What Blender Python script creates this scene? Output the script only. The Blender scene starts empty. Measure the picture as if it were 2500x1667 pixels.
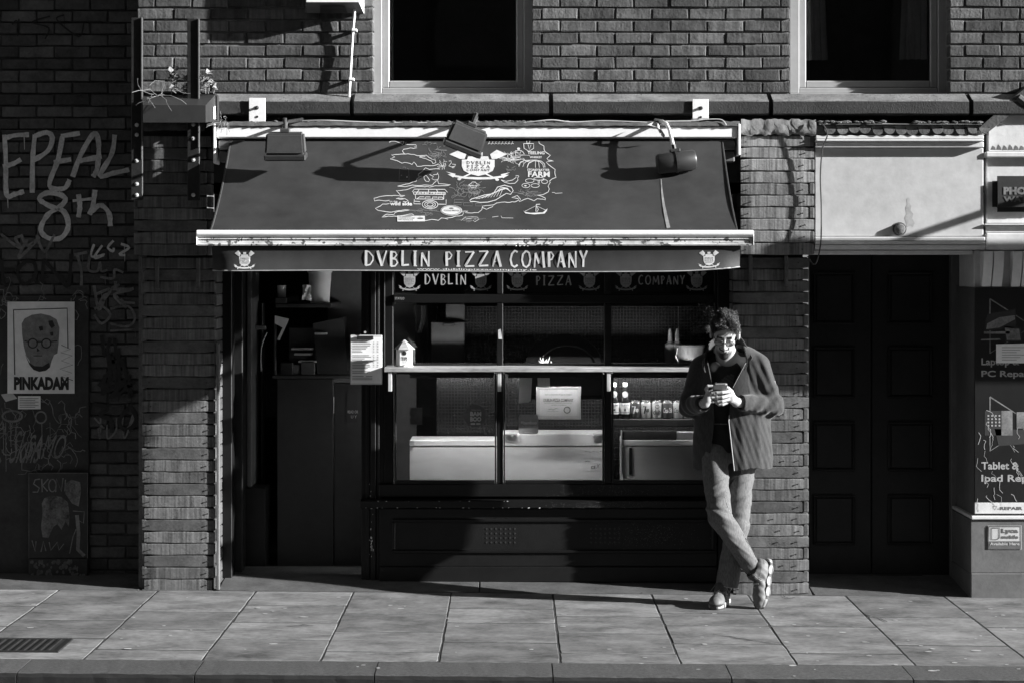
import bpy, bmesh, math, random
import numpy as np
from mathutils import Vector, Matrix
random.seed(7)
R = math.radians
scene = bpy.context.scene
COL = scene.collection

# ------------------------------------------------------------------ camera
CAM_H, CAM_D, FPX = 1.995, 12.0, 4800.0
cam_d = bpy.data.cameras.new('camera')
cam = bpy.data.objects.new('camera', cam_d); COL.objects.link(cam)
cam.location = (0, -CAM_D, CAM_H); cam.rotation_euler = (R(90), 0, 0)
cam_d.sensor_width = 36.0; cam_d.lens = FPX / 2500 * 36.0
cam_d.shift_y = -(833.5 - 648) / 2500
cam_d.clip_end = 400
scene.camera = cam

# ------------------------------------------------------------------ sky, sun, exposure
SUN = Vector((-4.0, 1.0, -1.34)).normalized()          # direction the light travels
elev = math.asin(-SUN.z)
world = bpy.data.worlds.new('World'); scene.world = world; world.use_nodes = True
nt = world.node_tree
bg = nt.nodes['Background']
sky = nt.nodes.new('ShaderNodeTexSky'); sky.sky_type = 'NISHITA'; sky.sun_disc = False
sky.sun_elevation = elev; sky.sun_rotation = math.atan2(-SUN.x, -SUN.y)
bw = nt.nodes.new('ShaderNodeRGBToBW')                  # black and white photograph: neutral daylight
nt.links.new(sky.outputs[0], bw.inputs[0]); nt.links.new(bw.outputs[0], bg.inputs[0])
bg.inputs[1].default_value = 0.05
sd = bpy.data.lights.new('sun', 'SUN'); sd.energy = 5.0; sd.angle = R(0.7)
sun = bpy.data.objects.new('sun', sd); COL.objects.link(sun)
sun.rotation_euler = SUN.to_track_quat('-Z', 'Y').to_euler(); sun.location = (20, -10, 12)
vs = scene.view_settings
vs.view_transform = 'Standard'; vs.look = 'None'; vs.exposure = 1.5; vs.gamma = 1.0; vs.use_curve_mapping = False
scene.cycles.max_bounces = 6
scene.cycles.use_denoising = True

# ------------------------------------------------------------------ helpers
def at(px, py, y=0.0):
    """point seen at photo pixel (px, py) that lies at depth y"""
    d = CAM_D + y
    return Vector(((px - 1250) * d / FPX, y, CAM_H - (py - 648) * d / FPX))
def xs(px, y=0.0): return (px - 1250) * (CAM_D + y) / FPX
def zs(py, y=0.0): return CAM_H - (py - 648) * (CAM_D + y) / FPX
def gz(x): return -0.0075 * x                          # the pavement falls gently to the right

class MB:
    def __init__(s): s.v = []; s.f = []; s.m = []; s.smooth = False
    def add(s, verts, faces, mi=0):
        o = len(s.v); s.v += [tuple(v) for v in verts]
        s.f += [tuple(i + o for i in f) for f in faces]; s.m += [mi] * len(faces); return s
    def box(s, x0, x1, y0, y1, z0, z1, mi=0):
        if x0 > x1: x0, x1 = x1, x0
        if y0 > y1: y0, y1 = y1, y0
        if z0 > z1: z0, z1 = z1, z0
        v = [(x0,y0,z0),(x1,y0,z0),(x1,y1,z0),(x0,y1,z0),(x0,y0,z1),(x1,y0,z1),(x1,y1,z1),(x0,y1,z1)]
        return s.add(v, [(0,3,2,1),(4,5,6,7),(0,1,5,4),(1,2,6,5),(2,3,7,6),(3,0,4,7)], mi)
    def cbox(s, x0, x1, y0, y1, z0, z1, c=0.005, jit=0.0, mi=0, rnd=random):
        """box with chamfered edges"""
        bm = bmesh.new(); bmesh.ops.create_cube(bm, size=1)
        for v in bm.verts:
            v.co = ((x0+x1)/2 + v.co.x*abs(x1-x0), (y0+y1)/2 + v.co.y*abs(y1-y0), (z0+z1)/2 + v.co.z*abs(z1-z0))
        bmesh.ops.bevel(bm, geom=bm.edges[:], offset=c, segments=1, affect='EDGES', profile=0.5)
        if jit:
            for v in bm.verts: v.co += Vector((rnd.uniform(-jit,jit), rnd.uniform(-jit,jit)*.4, rnd.uniform(-jit,jit)))
        bm.verts.index_update()
        s.add([v.co[:] for v in bm.verts], [[v.index for v in f.verts] for f in bm.faces], mi); bm.free(); return s
    def prism(s, pts, y0, y1, mi=0):
        """outline pts (x, z) pulled from y0 to y1"""
        n = len(pts)
        v = [(p[0], y0, p[1]) for p in pts] + [(p[0], y1, p[1]) for p in pts]
        f = [tuple(range(n)), tuple(range(2*n-1, n-1, -1))] + [((i+1)%n, i, n+i, n+(i+1)%n) for i in range(n)]
        return s.add(v, f, mi)
    def prismx(s, pts, x0, x1, mi=0):
        """outline pts (y, z) pulled along x"""
        n = len(pts)
        v = [(x0, p[0], p[1]) for p in pts] + [(x1, p[0], p[1]) for p in pts]
        f = [tuple(range(n)), tuple(range(2*n-1, n-1, -1))] + [((i+1)%n, i, n+i, n+(i+1)%n) for i in range(n)]
        return s.add(v, f, mi)
    def tube(s, path, r, n=8, cap=True, mi=0):
        path = [Vector(p) for p in path]; rr = r if isinstance(r, (list, tuple)) else [r]*len(path)
        v = []; f = []
        up = Vector((0,0,1))
        prev = None
        for i, p in enumerate(path):
            d = (path[min(i+1, len(path)-1)] - path[max(i-1, 0)]).normalized()
            if prev is None:
                a = d.cross(up)
                if a.length < 1e-3: a = d.cross(Vector((1,0,0)))
            else: a = prev - d * prev.dot(d)
            a.normalize(); prev = a; b = d.cross(a)
            for k in range(n):
                t = 2*math.pi*k/n; v.append(p + (a*math.cos(t) + b*math.sin(t))*rr[i])
        for i in range(len(path)-1):
            for k in range(n):
                f.append((i*n+k, i*n+(k+1)%n, (i+1)*n+(k+1)%n, (i+1)*n+k))
        if cap: f.append(tuple(range(n-1,-1,-1))); f.append(tuple((len(path)-1)*n+k for k in range(n)))
        return s.add(v, f, mi)
    def lathe(s, prof, c=(0,0,0), n=16, axis='z', mi=0):
        """prof: (r, h) pairs turned about an axis through c"""
        v = []; f = []; c = Vector(c)
        for r, h in prof:
            for k in range(n):
                t = 2*math.pi*k/n; a, b = r*math.cos(t), r*math.sin(t)
                v.append(c + (Vector((a,b,h)) if axis == 'z' else Vector((a,h,b)) if axis == 'y' else Vector((h,a,b))))
        for i in range(len(prof)-1):
            for k in range(n): f.append((i*n+k, i*n+(k+1)%n, (i+1)*n+(k+1)%n, (i+1)*n+k))
        f.append(tuple(range(n-1,-1,-1))); f.append(tuple((len(prof)-1)*n+k for k in range(n)))
        return s.add(v, f, mi)
    def mesh(s, name):
        me = bpy.data.meshes.new(name); me.from_pydata(s.v, [], s.f); me.update()
        if any(s.m): me.polygons.foreach_set('material_index', s.m)
        bm = bmesh.new(); bm.from_mesh(me); bmesh.ops.recalc_face_normals(bm, faces=bm.faces[:]); bm.to_mesh(me); bm.free()
        if s.smooth: smooth(me)
        return me
    def build(s, name, mats, parent=None, sm=False, ang=40):
        me = s.mesh(name)
        if sm: smooth(me, ang)
        return link(name, me, mats, parent)

def smooth(me, ang=40):
    me.polygons.foreach_set('use_smooth', [True]*len(me.polygons))
    try: me.set_sharp_from_angle(angle=R(ang))
    except Exception: pass
def link(name, me, mats=None, parent=None):
    o = bpy.data.objects.new(name, me); COL.objects.link(o)
    if mats is not None and not me.materials:
        for m in (mats if isinstance(mats, (list, tuple)) else [mats]): me.materials.append(m)
    if parent is not None: o.parent = parent
    return o
def empty(name, label=None, cat=None, group=None, loc=(0,0,0)):
    """things are built in world coordinates; the empty sits at the origin of the place unless moved"""
    o = bpy.data.objects.new(name, None); COL.objects.link(o); o.location = loc; o.empty_display_size = 0.1
    if label: tag(o, label, cat, group)
    return o
def tag(o, label, cat, group=None):
    o['label'] = label; o['category'] = cat
    if group: o['group'] = group
    return o
def structure(o): o['kind'] = 'structure'; return o
def base_at(root):
    """move an empty to the base of its parts without moving the parts"""
    bpy.context.view_layer.update()
    lo = Vector((1e9,)*3); hi = Vector((-1e9,)*3)
    def walk(o):
        for c in o.children:
            if c.type == 'MESH':
                for b in c.bound_box:
                    w = c.matrix_world @ Vector(b)
                    for i in range(3): lo[i] = min(lo[i], w[i]); hi[i] = max(hi[i], w[i])
            walk(c)
    walk(root)
    p = Vector(((lo.x+hi.x)/2, (lo.y+hi.y)/2, lo.z))
    d = p - root.location
    root.location = p
    for c in root.children: c.location = c.location - d

# ------------------------------------------------------------------ materials (all neutral greys: black and white photograph)
def mat(name, base, rough=0.7, var=0.15, scale=6.0, bump=0.0, bscale=60.0, metal=0.0, spec=0.5,
        stretch=(1,1,1), rnd=0.0, spots=0.0, spot_scale=40.0, spot_col=0.6, coat=0.0, streak=0.0, streak_scale=60.0, emit=0.0, fine=0.5):
    m = bpy.data.materials.new(name); m.use_nodes = True
    t = m.node_tree; N = t.nodes; L = t.links; b = N['Principled BSDF']
    b.inputs['Roughness'].default_value = rough; b.inputs['Metallic'].default_value = metal
    b.inputs['Specular IOR Level'].default_value = spec; b.inputs['Coat Weight'].default_value = coat
    tc = N.new('ShaderNodeTexCoord'); mp = N.new('ShaderNodeMapping'); mp.inputs['Scale'].default_value = stretch
    oi = N.new('ShaderNodeObjectInfo')
    vm = N.new('ShaderNodeVectorMath'); vm.operation = 'MULTIPLY_ADD'
    cx = N.new('ShaderNodeCombineXYZ')
    for i in range(3): L.new(oi.outputs['Random'], cx.inputs[i])
    vm.inputs[1].default_value = (31.7, 17.3, 23.9)
    L.new(cx.outputs[0], vm.inputs[0]); L.new(tc.outputs['Object'], vm.inputs[2]); L.new(vm.outputs[0], mp.inputs[0])
    def math_(op, a, bb):
        n = N.new('ShaderNodeMath'); n.operation = op
        for i, x in enumerate((a, bb)):
            if isinstance(x, (int, float)): n.inputs[i].default_value = x
            else: L.new(x, n.inputs[i])
        return n.outputs[0]
    def noise(sc, det=4.0, vec=None, rg=0.6):
        n = N.new('ShaderNodeTexNoise'); n.inputs['Scale'].default_value = sc; n.inputs['Detail'].default_value = det
        n.inputs['Roughness'].default_value = rg; L.new(vec or mp.outputs[0], n.inputs['Vector']); return n.outputs['Fac']
    n1 = noise(scale, 5); n2 = noise(scale*7, 3)
    s = math_('ADD', math_('MULTIPLY', math_('SUBTRACT', n1, 0.5), 2*var*3.6), math_('MULTIPLY', math_('SUBTRACT', n2, 0.5), 2*var*3.6*fine))
    k = math_('MAXIMUM', math_('ADD', s, 1.0), 0.25)
    if streak:
        mp2 = N.new('ShaderNodeMapping'); mp2.inputs['Scale'].default_value = (streak_scale, 1.0, 2.0)
        L.new(vm.outputs[0], mp2.inputs[0])
        st = noise(1.0, 3, mp2.outputs[0])
        k = math_('ADD', k, math_('MULTIPLY', math_('SUBTRACT', st, 0.5), 8*streak))
        k = math_('MAXIMUM', k, 0.2)
    if rnd:
        k = math_('MULTIPLY', k, math_('ADD', math_('MULTIPLY', oi.outputs['Random'], 2*rnd), 1-rnd))
    val = math_('MULTIPLY', k, base)
    if spots:
        ns = noise(spot_scale, 2, tc.outputs['Object'])
        msk = math_('GREATER_THAN', ns, 1-spots)
        mx = N.new('ShaderNodeMix'); mx.data_type = 'FLOAT'
        L.new(msk, mx.inputs[0]); L.new(val, mx.inputs[2]); mx.inputs[3].default_value = spot_col
        val = mx.outputs[0]
    val = math_('MAXIMUM', val, 0.004)
    L.new(val, b.inputs['Base Color'])
    if bump:
        bp = N.new('ShaderNodeBump'); bp.inputs['Strength'].default_value = bump; bp.inputs['Distance'].default_value = 0.004
        L.new(noise(bscale, 4), bp.inputs['Height']); L.new(bp.outputs[0], b.inputs['Normal'])
    if emit:
        L.new(val, b.inputs['Emission Color']); b.inputs['Emission Strength'].default_value = emit
    m.diffuse_color = (base, base, base, 1)
    return m
M = {}
M['brick'] = mat('brick', 0.078, 0.9, 0.28, 9, 1.0, 60, rnd=0.42, streak=0.26, streak_scale=45)
M['brick_dark'] = mat('brick_dark', .08, 0.9, 0.25, 7, 0.9, 70, rnd=0.45)
M['mortar'] = mat('mortar', 0.15, 0.95, 0.2, 20, 0.8, 120)
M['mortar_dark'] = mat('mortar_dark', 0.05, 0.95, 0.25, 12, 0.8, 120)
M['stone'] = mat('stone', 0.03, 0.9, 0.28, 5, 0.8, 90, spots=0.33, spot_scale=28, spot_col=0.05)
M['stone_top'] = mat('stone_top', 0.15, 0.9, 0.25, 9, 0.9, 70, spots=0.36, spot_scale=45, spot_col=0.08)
M['slab'] = mat('slab', 0.15, 0.75, 0.36, 3.5, 0.6, 130, rnd=0.22, stretch=(1,1.6,1), spots=0.27, spot_scale=9, spot_col=0.11)
M['joint'] = mat('joint', 0.02, 0.95, 0.3, 30, 0.6, 90)
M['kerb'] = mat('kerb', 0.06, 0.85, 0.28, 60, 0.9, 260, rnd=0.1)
M['kerb_face'] = mat('kerb_face', 0.006, 0.9, 0.4, 40, 0.9, 200)  # grime plus the shade on the kerb front, both put into the colour
M['road'] = mat('road', 0.025, 0.85, 0.3, 60, 1.0, 200)
M['concrete'] = mat('concrete', 0.07, 0.85, 0.25, 6, 0.6, 120)
M['wood'] = mat('wood', 0.105, 0.65, 0.20, 5, 0.5, 60, rnd=0.25, streak=0.32, streak_scale=70, stretch=(1,1,1.6), spots=0.26, spot_scale=22, spot_col=0.10)
M['wood_b'] = mat('wood_b', 0.085, 0.6, 0.26, 7, 0.5, 45, rnd=0.25, streak=0.06, streak_scale=30, stretch=(1,1,1.6))
M['wood_pale'] = mat('wood_pale', 0.17, 0.65, 0.16, 5, 0.5, 60, rnd=0.22, streak=0.34, streak_scale=75, stretch=(1,1,1.6), spots=0.24, spot_scale=22, spot_col=0.07)  # lit copy of the wood, stronger sun put into its colour
M['wood_end'] = mat('wood_end', 0.12, 0.8, 0.25, 30, 0.4, 90)
M['nail'] = mat('nail', 0.05, 0.45, 0.1, 30, metal=0.6)
M['cassette'] = mat('cassette', 0.86, 0.45, 0.05, 5, 0.1, 60, spots=0.22, spot_scale=14, spot_col=0.6)
M['bar'] = mat('bar', 0.84, 0.4, 0.06, 6, 0.15, 60)
M['bar_dirty'] = mat('bar_dirty', 0.50, 0.55, 0.30, 14, 0.2, 60, stretch=(0.3,1,1), spots=0.40, spot_scale=26, spot_col=0.10)
M['canopy'] = mat('canopy', 0.034, 0.65, 0.22, 1.3, 0.2, 300, spec=0.3)
M['print'] = mat('print', 0.5, 0.6, 0.12, 20)
M['print_faint'] = mat('print_faint', 0.16, 0.6, 0.2, 30)
M['print_dim'] = mat('print_dim', 0.34, 0.7, 0.15, 25)
M['ink'] = mat('ink', 0.02, 0.6, 0.1, 20)
M['ink_grey'] = mat('ink_grey', 0.10, 0.6, 0.1, 20)
M['frame_dark'] = mat('frame_dark', 0.006, 0.42, 0.15, 5, 0.10, 50, spots=0.0, spec=0.35)
M['riser'] = mat('riser', 0.006, 0.5, 0.25, 3, 0.15, 90, spec=0.35)
M['chip'] = mat('chip', 0.6, 0.7, 0.2, 40)
M['dust'] = mat('dust', 0.11, 0.9, 0.3, 40)
M['upvc'] = mat('upvc', 0.34, 0.45, 0.06, 4)
M['white_paint'] = mat('white_paint', 0.62, 0.55, 0.10, 3, 0.2, 50, spots=0.25, spot_scale=10, spot_col=0.52)
M['fascia'] = mat('fascia', 0.47, 0.55, 0.12, 2.0, 0.12, 40, spots=0.24, spot_scale=6, spot_col=0.5)
M['grey_paint'] = mat('grey_paint', 0.11, 0.6, 0.15, 4, 0.2, 60, spots=0.26, spot_scale=16, spot_col=0.15)
M['door_black'] = mat('door_black', 0.013, 0.45, 0.2, 4, 0.1, 60, spec=0.3)
M['steel_dark'] = mat('steel_dark', 0.018, 0.5, 0.25, 20, 0.3, 80, spec=0.4, spots=0.2, spot_scale=30, spot_col=0.07)
M['plastic_black'] = mat('plastic_black', 0.03, 0.45, 0.1, 12, 0.08, 80)
M['plastic_grey'] = mat('plastic_grey', 0.06, 0.5, 0.12, 10, 0.15, 150)
M['lamp_glass'] = mat('lamp_glass', 0.012, 0.15, 0.05, 5)
M['zinc'] = mat('zinc', 0.55, 0.5, 0.12, 10, 0.1, 60, metal=0.2)
M['steel'] = mat('steel', 0.85, 0.42, 0.07, 3, 0.05, 60, metal=0.85, stretch=(0.4,1,3))
M['paper'] = mat('paper', 0.85, 0.8, 0.04, 6)
M['poster'] = mat('poster', 0.82, 0.85, 0.08, 4)
M['card'] = mat('card', 0.5, 0.8, 0.08, 6)
M['board_black'] = mat('board_black', 0.03, 0.7, 0.3, 4, 0.2, 30)
M['spray'] = mat('spray', 0.62, 0.8, 0.2, 12)
M['spray_dim'] = mat('spray_dim', 0.17, 0.8, 0.3, 12)
M['spray_black'] = mat('spray_black', 0.015, 0.7, 0.2, 12)
M['rust'] = mat('rust', 0.12, 0.85, 0.5, 12, 0.5, 50)
M['felt'] = mat('felt', 0.07, 0.9, 0.3, 12, 0.7, 60)
M['lead'] = mat('lead', 0.22, 0.55, 0.22, 8, 0.9, 25)
M['cable'] = mat('cable', 0.03, 0.5, 0.1, 10)
M['cable_white'] = mat('cable_white', 0.5, 0.6, 0.1, 10)
M['moss'] = mat('moss', 0.10, 0.95, 0.4, 40, 0.8, 80)
M['leaf'] = mat('leaf', 0.25, 0.6, 0.25, 20)
M['twig'] = mat('twig', 0.24, 0.8, 0.2, 20)
M['tile'] = mat('tile', 0.1, 0.7, 0.35, 14, 0.5, 50, rnd=0.35)
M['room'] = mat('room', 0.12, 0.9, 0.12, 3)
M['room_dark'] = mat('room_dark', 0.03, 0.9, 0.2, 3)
M['shelf'] = mat('shelf', 0.36, 0.65, 0.3, 9, 0.3, 60, stretch=(0.35,1,2))
M['curtain'] = mat('curtain', 0.85, 0.9, 0.1, 10)
M['tub'] = mat('tub', 0.6, 0.5, 0.04, 6)
M['skin'] = mat('skin', 0.50, 0.5, 0.07, 20, 0.1, 150)
def glass(name, tint, rough=0.02, refl=0.5):
    m = bpy.data.materials.new(name); m.use_nodes = True
    t = m.node_tree; N = t.nodes; L = t.links; N.clear()
    o = N.new('ShaderNodeOutputMaterial'); mx = N.new('ShaderNodeMixShader')
    tr = N.new('ShaderNodeBsdfTransparent'); tr.inputs[0].default_value = (tint, tint, tint, 1)
    gl = N.new('ShaderNodeBsdfGlossy'); gl.inputs['Roughness'].default_value = rough; gl.inputs[0].default_value = (refl*2,)*3 + (1,)
    fr = N.new('ShaderNodeFresnel'); fr.inputs[0].default_value = 1.5
    L.new(fr.outputs[0], mx.inputs[0]); L.new(tr.outputs[0], mx.inputs[1]); L.new(gl.outputs[0], mx.inputs[2]); L.new(mx.outputs[0], o.inputs[0])
    return m
M['glass'] = glass('glass', 0.86)
M['glass_dark'] = glass('glass_dark', 0.85)

# ------------------------------------------------------------------ flat print: 2D shapes in photo pixels laid on a surface
_fc = {}
def glyphs(txt, bold=0.0):
    """text as flat 2D mesh, x 0..1, y 0..1 (y up)"""
    key = (txt, bold)
    if key in _fc: return _fc[key]
    c = bpy.data.curves.new('t', 'FONT'); c.body = txt; c.resolution_u = 3; c.offset = bold
    o = bpy.data.objects.new('t', c); COL.objects.link(o)
    dg = bpy.context.evaluated_depsgraph_get(); me = bpy.data.meshes.new_from_object(o.evaluated_get(dg))
    v = np.array([vv.co[:2] for vv in me.vertices]); f = [tuple(p.vertices) for p in me.polygons]
    bpy.data.objects.remove(o); bpy.data.curves.remove(c); bpy.data.meshes.remove(me)
    v -= v.min(0); v /= np.maximum(v.max(0), 1e-6)
    _fc[key] = (v, f); return v, f
class Print:
    def __init__(s, fmap): s.m0 = fmap; s.mb = MB(); s.n = 0; s.o = 0.0
    def map(s, a, b): return s.m0(a, b) + Vector((0, -s.o, 0))
    def nxt(s): s.n += 1; s.o = .00012*(s.n % 12)            # overlapping strokes never share a plane
    def poly(s, pts):
        s.nxt(); s.mb.add([s.map(*p) for p in pts], [tuple(range(len(pts)))]); return s
    def line(s, pts, w=2.0, close=False):
        pts = [Vector((p[0], p[1])) for p in pts]
        if close: pts = pts + [pts[0]]
        n = len(pts); ww = w if isinstance(w, (list, tuple)) else [w]*n
        V = []
        for i, p in enumerate(pts):
            d = pts[min(i+1, n-1)] - pts[max(i-1, 0)]
            if d.length < 1e-6: d = Vector((1,0))
            d.normalize(); q = Vector((-d.y, d.x))*ww[i]/2
            V += [p+q, p-q]
        s.nxt(); o0 = s.o
        for i in range(n-1):
            s.o = o0 + .00009*(i % 5); s.mb.add([s.map(v.x, v.y) for v in (V[2*i], V[2*i+1], V[2*i+3], V[2*i+2])], [(0,1,2,3)])
        s.o = o0; return s
    def text(s, txt, x0, y0, x1, y1, bold=0.0, slant=0.0, rot=0.0):
        """y0 top, y1 bottom"""
        v, f = glyphs(txt, bold); cx, cy = (x0+x1)/2, (y0+y1)/2; ca, sa = math.cos(rot), math.sin(rot)
        P = []; s.nxt()
        for a, b in v:
            x = x0 + a*(x1-x0) + slant*b*(y1-y0) - cx; y = y1 - b*(y1-y0) - cy
            P.append(s.map(cx + x*ca - y*sa, cy + x*sa + y*ca))
        s.mb.add(P, f); return s
    def oval(s, cx, cy, rx, ry, n=20): return s.poly([(cx+rx*math.cos(2*math.pi*i/n), cy+ry*math.sin(2*math.pi*i/n)) for i in range(n)])
    def ring(s, cx, cy, rx, ry, w, n=24): return s.line([(cx+rx*math.cos(2*math.pi*i/n), cy+ry*math.sin(2*math.pi*i/n)) for i in range(n+1)], w)
    def build(s, name, m, parent=None):
        me = bpy.data.meshes.new(name); me.from_pydata([tuple(v) for v in s.mb.v], [], s.mb.f); me.update()
        return link(name, me, m, parent)
def flat(y): return lambda px, py: at(px, py, y)
# hand-lettered capitals: strokes in a unit box (x right, y down), thick and thin
HL = {
 'D': (.62, [([(.05,0),(.05,1)],1.3),([(.0,.03),(.45,.1),(.95,.4),(.95,.65),(.6,.93),(.0,1)],.75)]),
 'V': (.72, [([(0,0),(.52,1)],1.3),([(.5,1),(1,0)],.7)]),
 'B': (.58, [([(.1,0),(.1,1)],1.3),([(.05,.03),(.65,.08),(.85,.25),(.55,.45),(.1,.48)],.75),([(.1,.48),(.75,.55),(.98,.76),(.65,.97),(.05,1)],.8)]),
 'L': (.58, [([(.1,0),(.1,1)],1.2),([(.05,.97),(1,.93)],.9)]),
 'I': (.30, [([(.5,0),(.5,1)],1.2),([(0,.02),(1,.02)],.55),([(0,.98),(1,.98)],.55)]),
 'N': (.66, [([(.06,1),(.1,.12)],.8),([(.08,.1),(.95,.98)],1.1),([(.95,1),(.95,.0)],.75)]),
 'P': (.48, [([(.15,.08),(.2,1)],1.3),([(.05,.12),(.6,.1),(.98,.3),(.7,.52),(.2,.58)],.75)]),
 'Z': (.72, [([(.02,.06),(.95,.04)],.75),([(.95,.04),(.03,.96)],1.05),([(.03,.97),(1,.94)],.85)]),
 'A': (.62, [([(.5,0),(.0,1)],.75),([(.5,0),(.98,1)],1.3),([(.18,.68),(.8,.64)],.7)]),
 'C': (.66, [([(.95,.1),(.6,.0),(.2,.2),(.03,.55),(.2,.9),(.55,1),(.95,.88)],1.0)]),
 'O': (.74, [([(.5,0),(.12,.2),(.02,.55),(.2,.9),(.52,1),(.85,.85),(1,.5),(.85,.12),(.5,0)],.95)]),
 'M': (.86, [([(.02,1),(.12,.12)],.75),([(.12,.1),(.5,.75)],1.1),([(.5,.75),(.86,.02)],.7),([(.86,.02),(1,1)],1.2)]),
 'Y': (.6, [([(0,0),(.5,.52)],1.1),([(1,0),(.5,.52),(.45,1)],1.0)]),
 ' ': (.5, []),
}
def hand_text(pr, txt, x0, x1, y0, y1, w):
    ww = [HL[c][0] for c in txt]; gap = .34; tot = sum(ww) + gap*(len(txt)-1); sc = (x1-x0)/tot; x = x0
    for i, c in enumerate(txt):
        lw = HL[c][0]*sc; dy = ((i*7) % 3 - 1)*.02*(y1-y0)
        for st, k in HL[c][1]:
            pr.line([(x+p[0]*lw, y0+dy+p[1]*(y1-y0)) for p in st], w*k)
        x += lw + gap*sc
# ================================================================== GROUND
Y_KERB0, Y_KERB1 = -2.44, -2.12
def groundY(py, px): return FPX*CAM_H/(py - 648 - (px-1250)*.0075) - CAM_D
pav = MB()
XG = 14
def sheet(mb, x0, x1, y0, y1, z): mb.add([(x0,y0,gz(x0)+z),(x1,y0,gz(x1)+z),(x1,y1,gz(x1)+z),(x0,y1,gz(x0)+z)], [(0,1,2,3)])
sheet(pav, -14, 60, Y_KERB1, 2.9, -0.0012)
pavement = structure(pav.build('pavement', M['joint']))
# paving slabs, each one an object; joints read off the photograph (metres along x, rows by photo pixel at that column)
lines = [-3.36,-2.76,-2.155,-1.56,-0.965,-0.37,0.245,0.85,1.435,2.03,2.63,3.23]
rows = {0:[1478,1528,1582],1:[1473,1513,1558],2:[1492,1536,1586],3:[1477,1519,1562],4:[1498,1542,1590],5:[1485,1520,1568],6:[1504,1545,1595],7:[1497,1527,1570],8:[1529,1594],9:[1506,1574],10:[1531,1604]}
rs = random.Random(3)
def slab(x0, x1, y0, y1, nm='paving_slab', m=None, parent=pavement, th=0.06, h=0.0, j=0.004, sl=0.0):
    mb = MB(); g = rs.choice([.003,.0045,.006]); gy = rs.choice([.006,.010,.014])
    a = [(x0+g,y0+gy),(x1-g,y0+gy),(x1-g,y1-gy),(x0+g,y1-gy)]
    n = 6; out = []
    for i in range(4):
        p, q = a[i], a[(i+1)%4]
        for k in range(n):
            t = k/n; jx, jy = (rs.uniform(-j,j)*.5, rs.uniform(-j,j)*.5) if k else (rs.uniform(0,j)*(1 if i in (0,3) else -1), rs.uniform(0,j)*(1 if i < 2 else -1))
            out.append((p[0]+(q[0]-p[0])*t+jx, p[1]+(q[1]-p[1])*t+jy))
    zt = h + rs.uniform(.0004,.0018); tx, ty = rs.uniform(-.001,.001), rs.uniform(-.001,.001)
    cx, cy = (x0+x1)/2, (y0+y1)/2; N = len(out); ch = .003
    ins = [(x + (cx-x)*ch/max(abs(cx-x),.05), y + (cy-y)*ch/max(abs(cy-y),.05)) for x, y in out]
    z = lambda x, y: gz(x)+zt+tx*(x-cx)+ty*(y-cy)+sl*max(0, y-y0)
    v = [(x,y,z(x,y)) for x,y in ins] + [(x,y,z(x,y)-.0016) for x,y in out] + [(x,y,z(x,y)-th) for x,y in out]
    f = [tuple(range(N))] + [(i,(i+1)%N,N+(i+1)%N,N+i) for i in range(N)] + [(N+i,N+(i+1)%N,2*N+(i+1)%N,2*N+i) for i in range(N)]
    v = [(p[0]-cx, p[1]-cy, p[2]) for p in v]
    o = mb.add(v, f).build(nm, m or M['slab'], parent); o.location = (cx, cy, 0); return o
YB = groundY(1447, 1250)
for ci in range(len(lines)-1):
    x0, x1 = lines[ci], lines[ci+1]; pxm = 1250 + (x0+x1)/2*405
    ys = [YB] + [groundY(r, pxm) for r in rows.get(ci, [1500,1550])] + [Y_KERB1]
    sk = -0.0
    for a, b in zip(ys[:-1], ys[1:]): slab(x0, x1, b, a)
# slabs out of frame, joined
far = MB()
for side in (-1, 1):
    for k in range(16):
        x0 = -3.36-.6*(k+1) if side < 0 else 3.23+.6*k
        for b, a in ((-2.12,-1.5),(-1.5,-.9),(-.9,-.3),(-.3,YB)):
            far.add([(x0+.004,b+.004,gz(x0)),(x0+.596,b+.004,gz(x0+.6)),(x0+.596,a-.004,gz(x0+.6)),(x0+.004,a-.004,gz(x0))], [(0,1,2,3)])
fo = far.build('distant_paving', M['slab'], pavement); fo['kind'] = 'stuff'
# strip of worn concrete between the slabs and the shopfronts
th = MB()
for x0, x1 in ((-7,-2.27),(-2.27,-1.8),(-1.8,-.2),(-.2,1.36),(1.36,1.84),(1.84,2.9),(2.9,9)):
    o = slab(x0, x1, YB, .62, 'threshold', M['concrete'], pavement, .05, .0, .006, .09)
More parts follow.
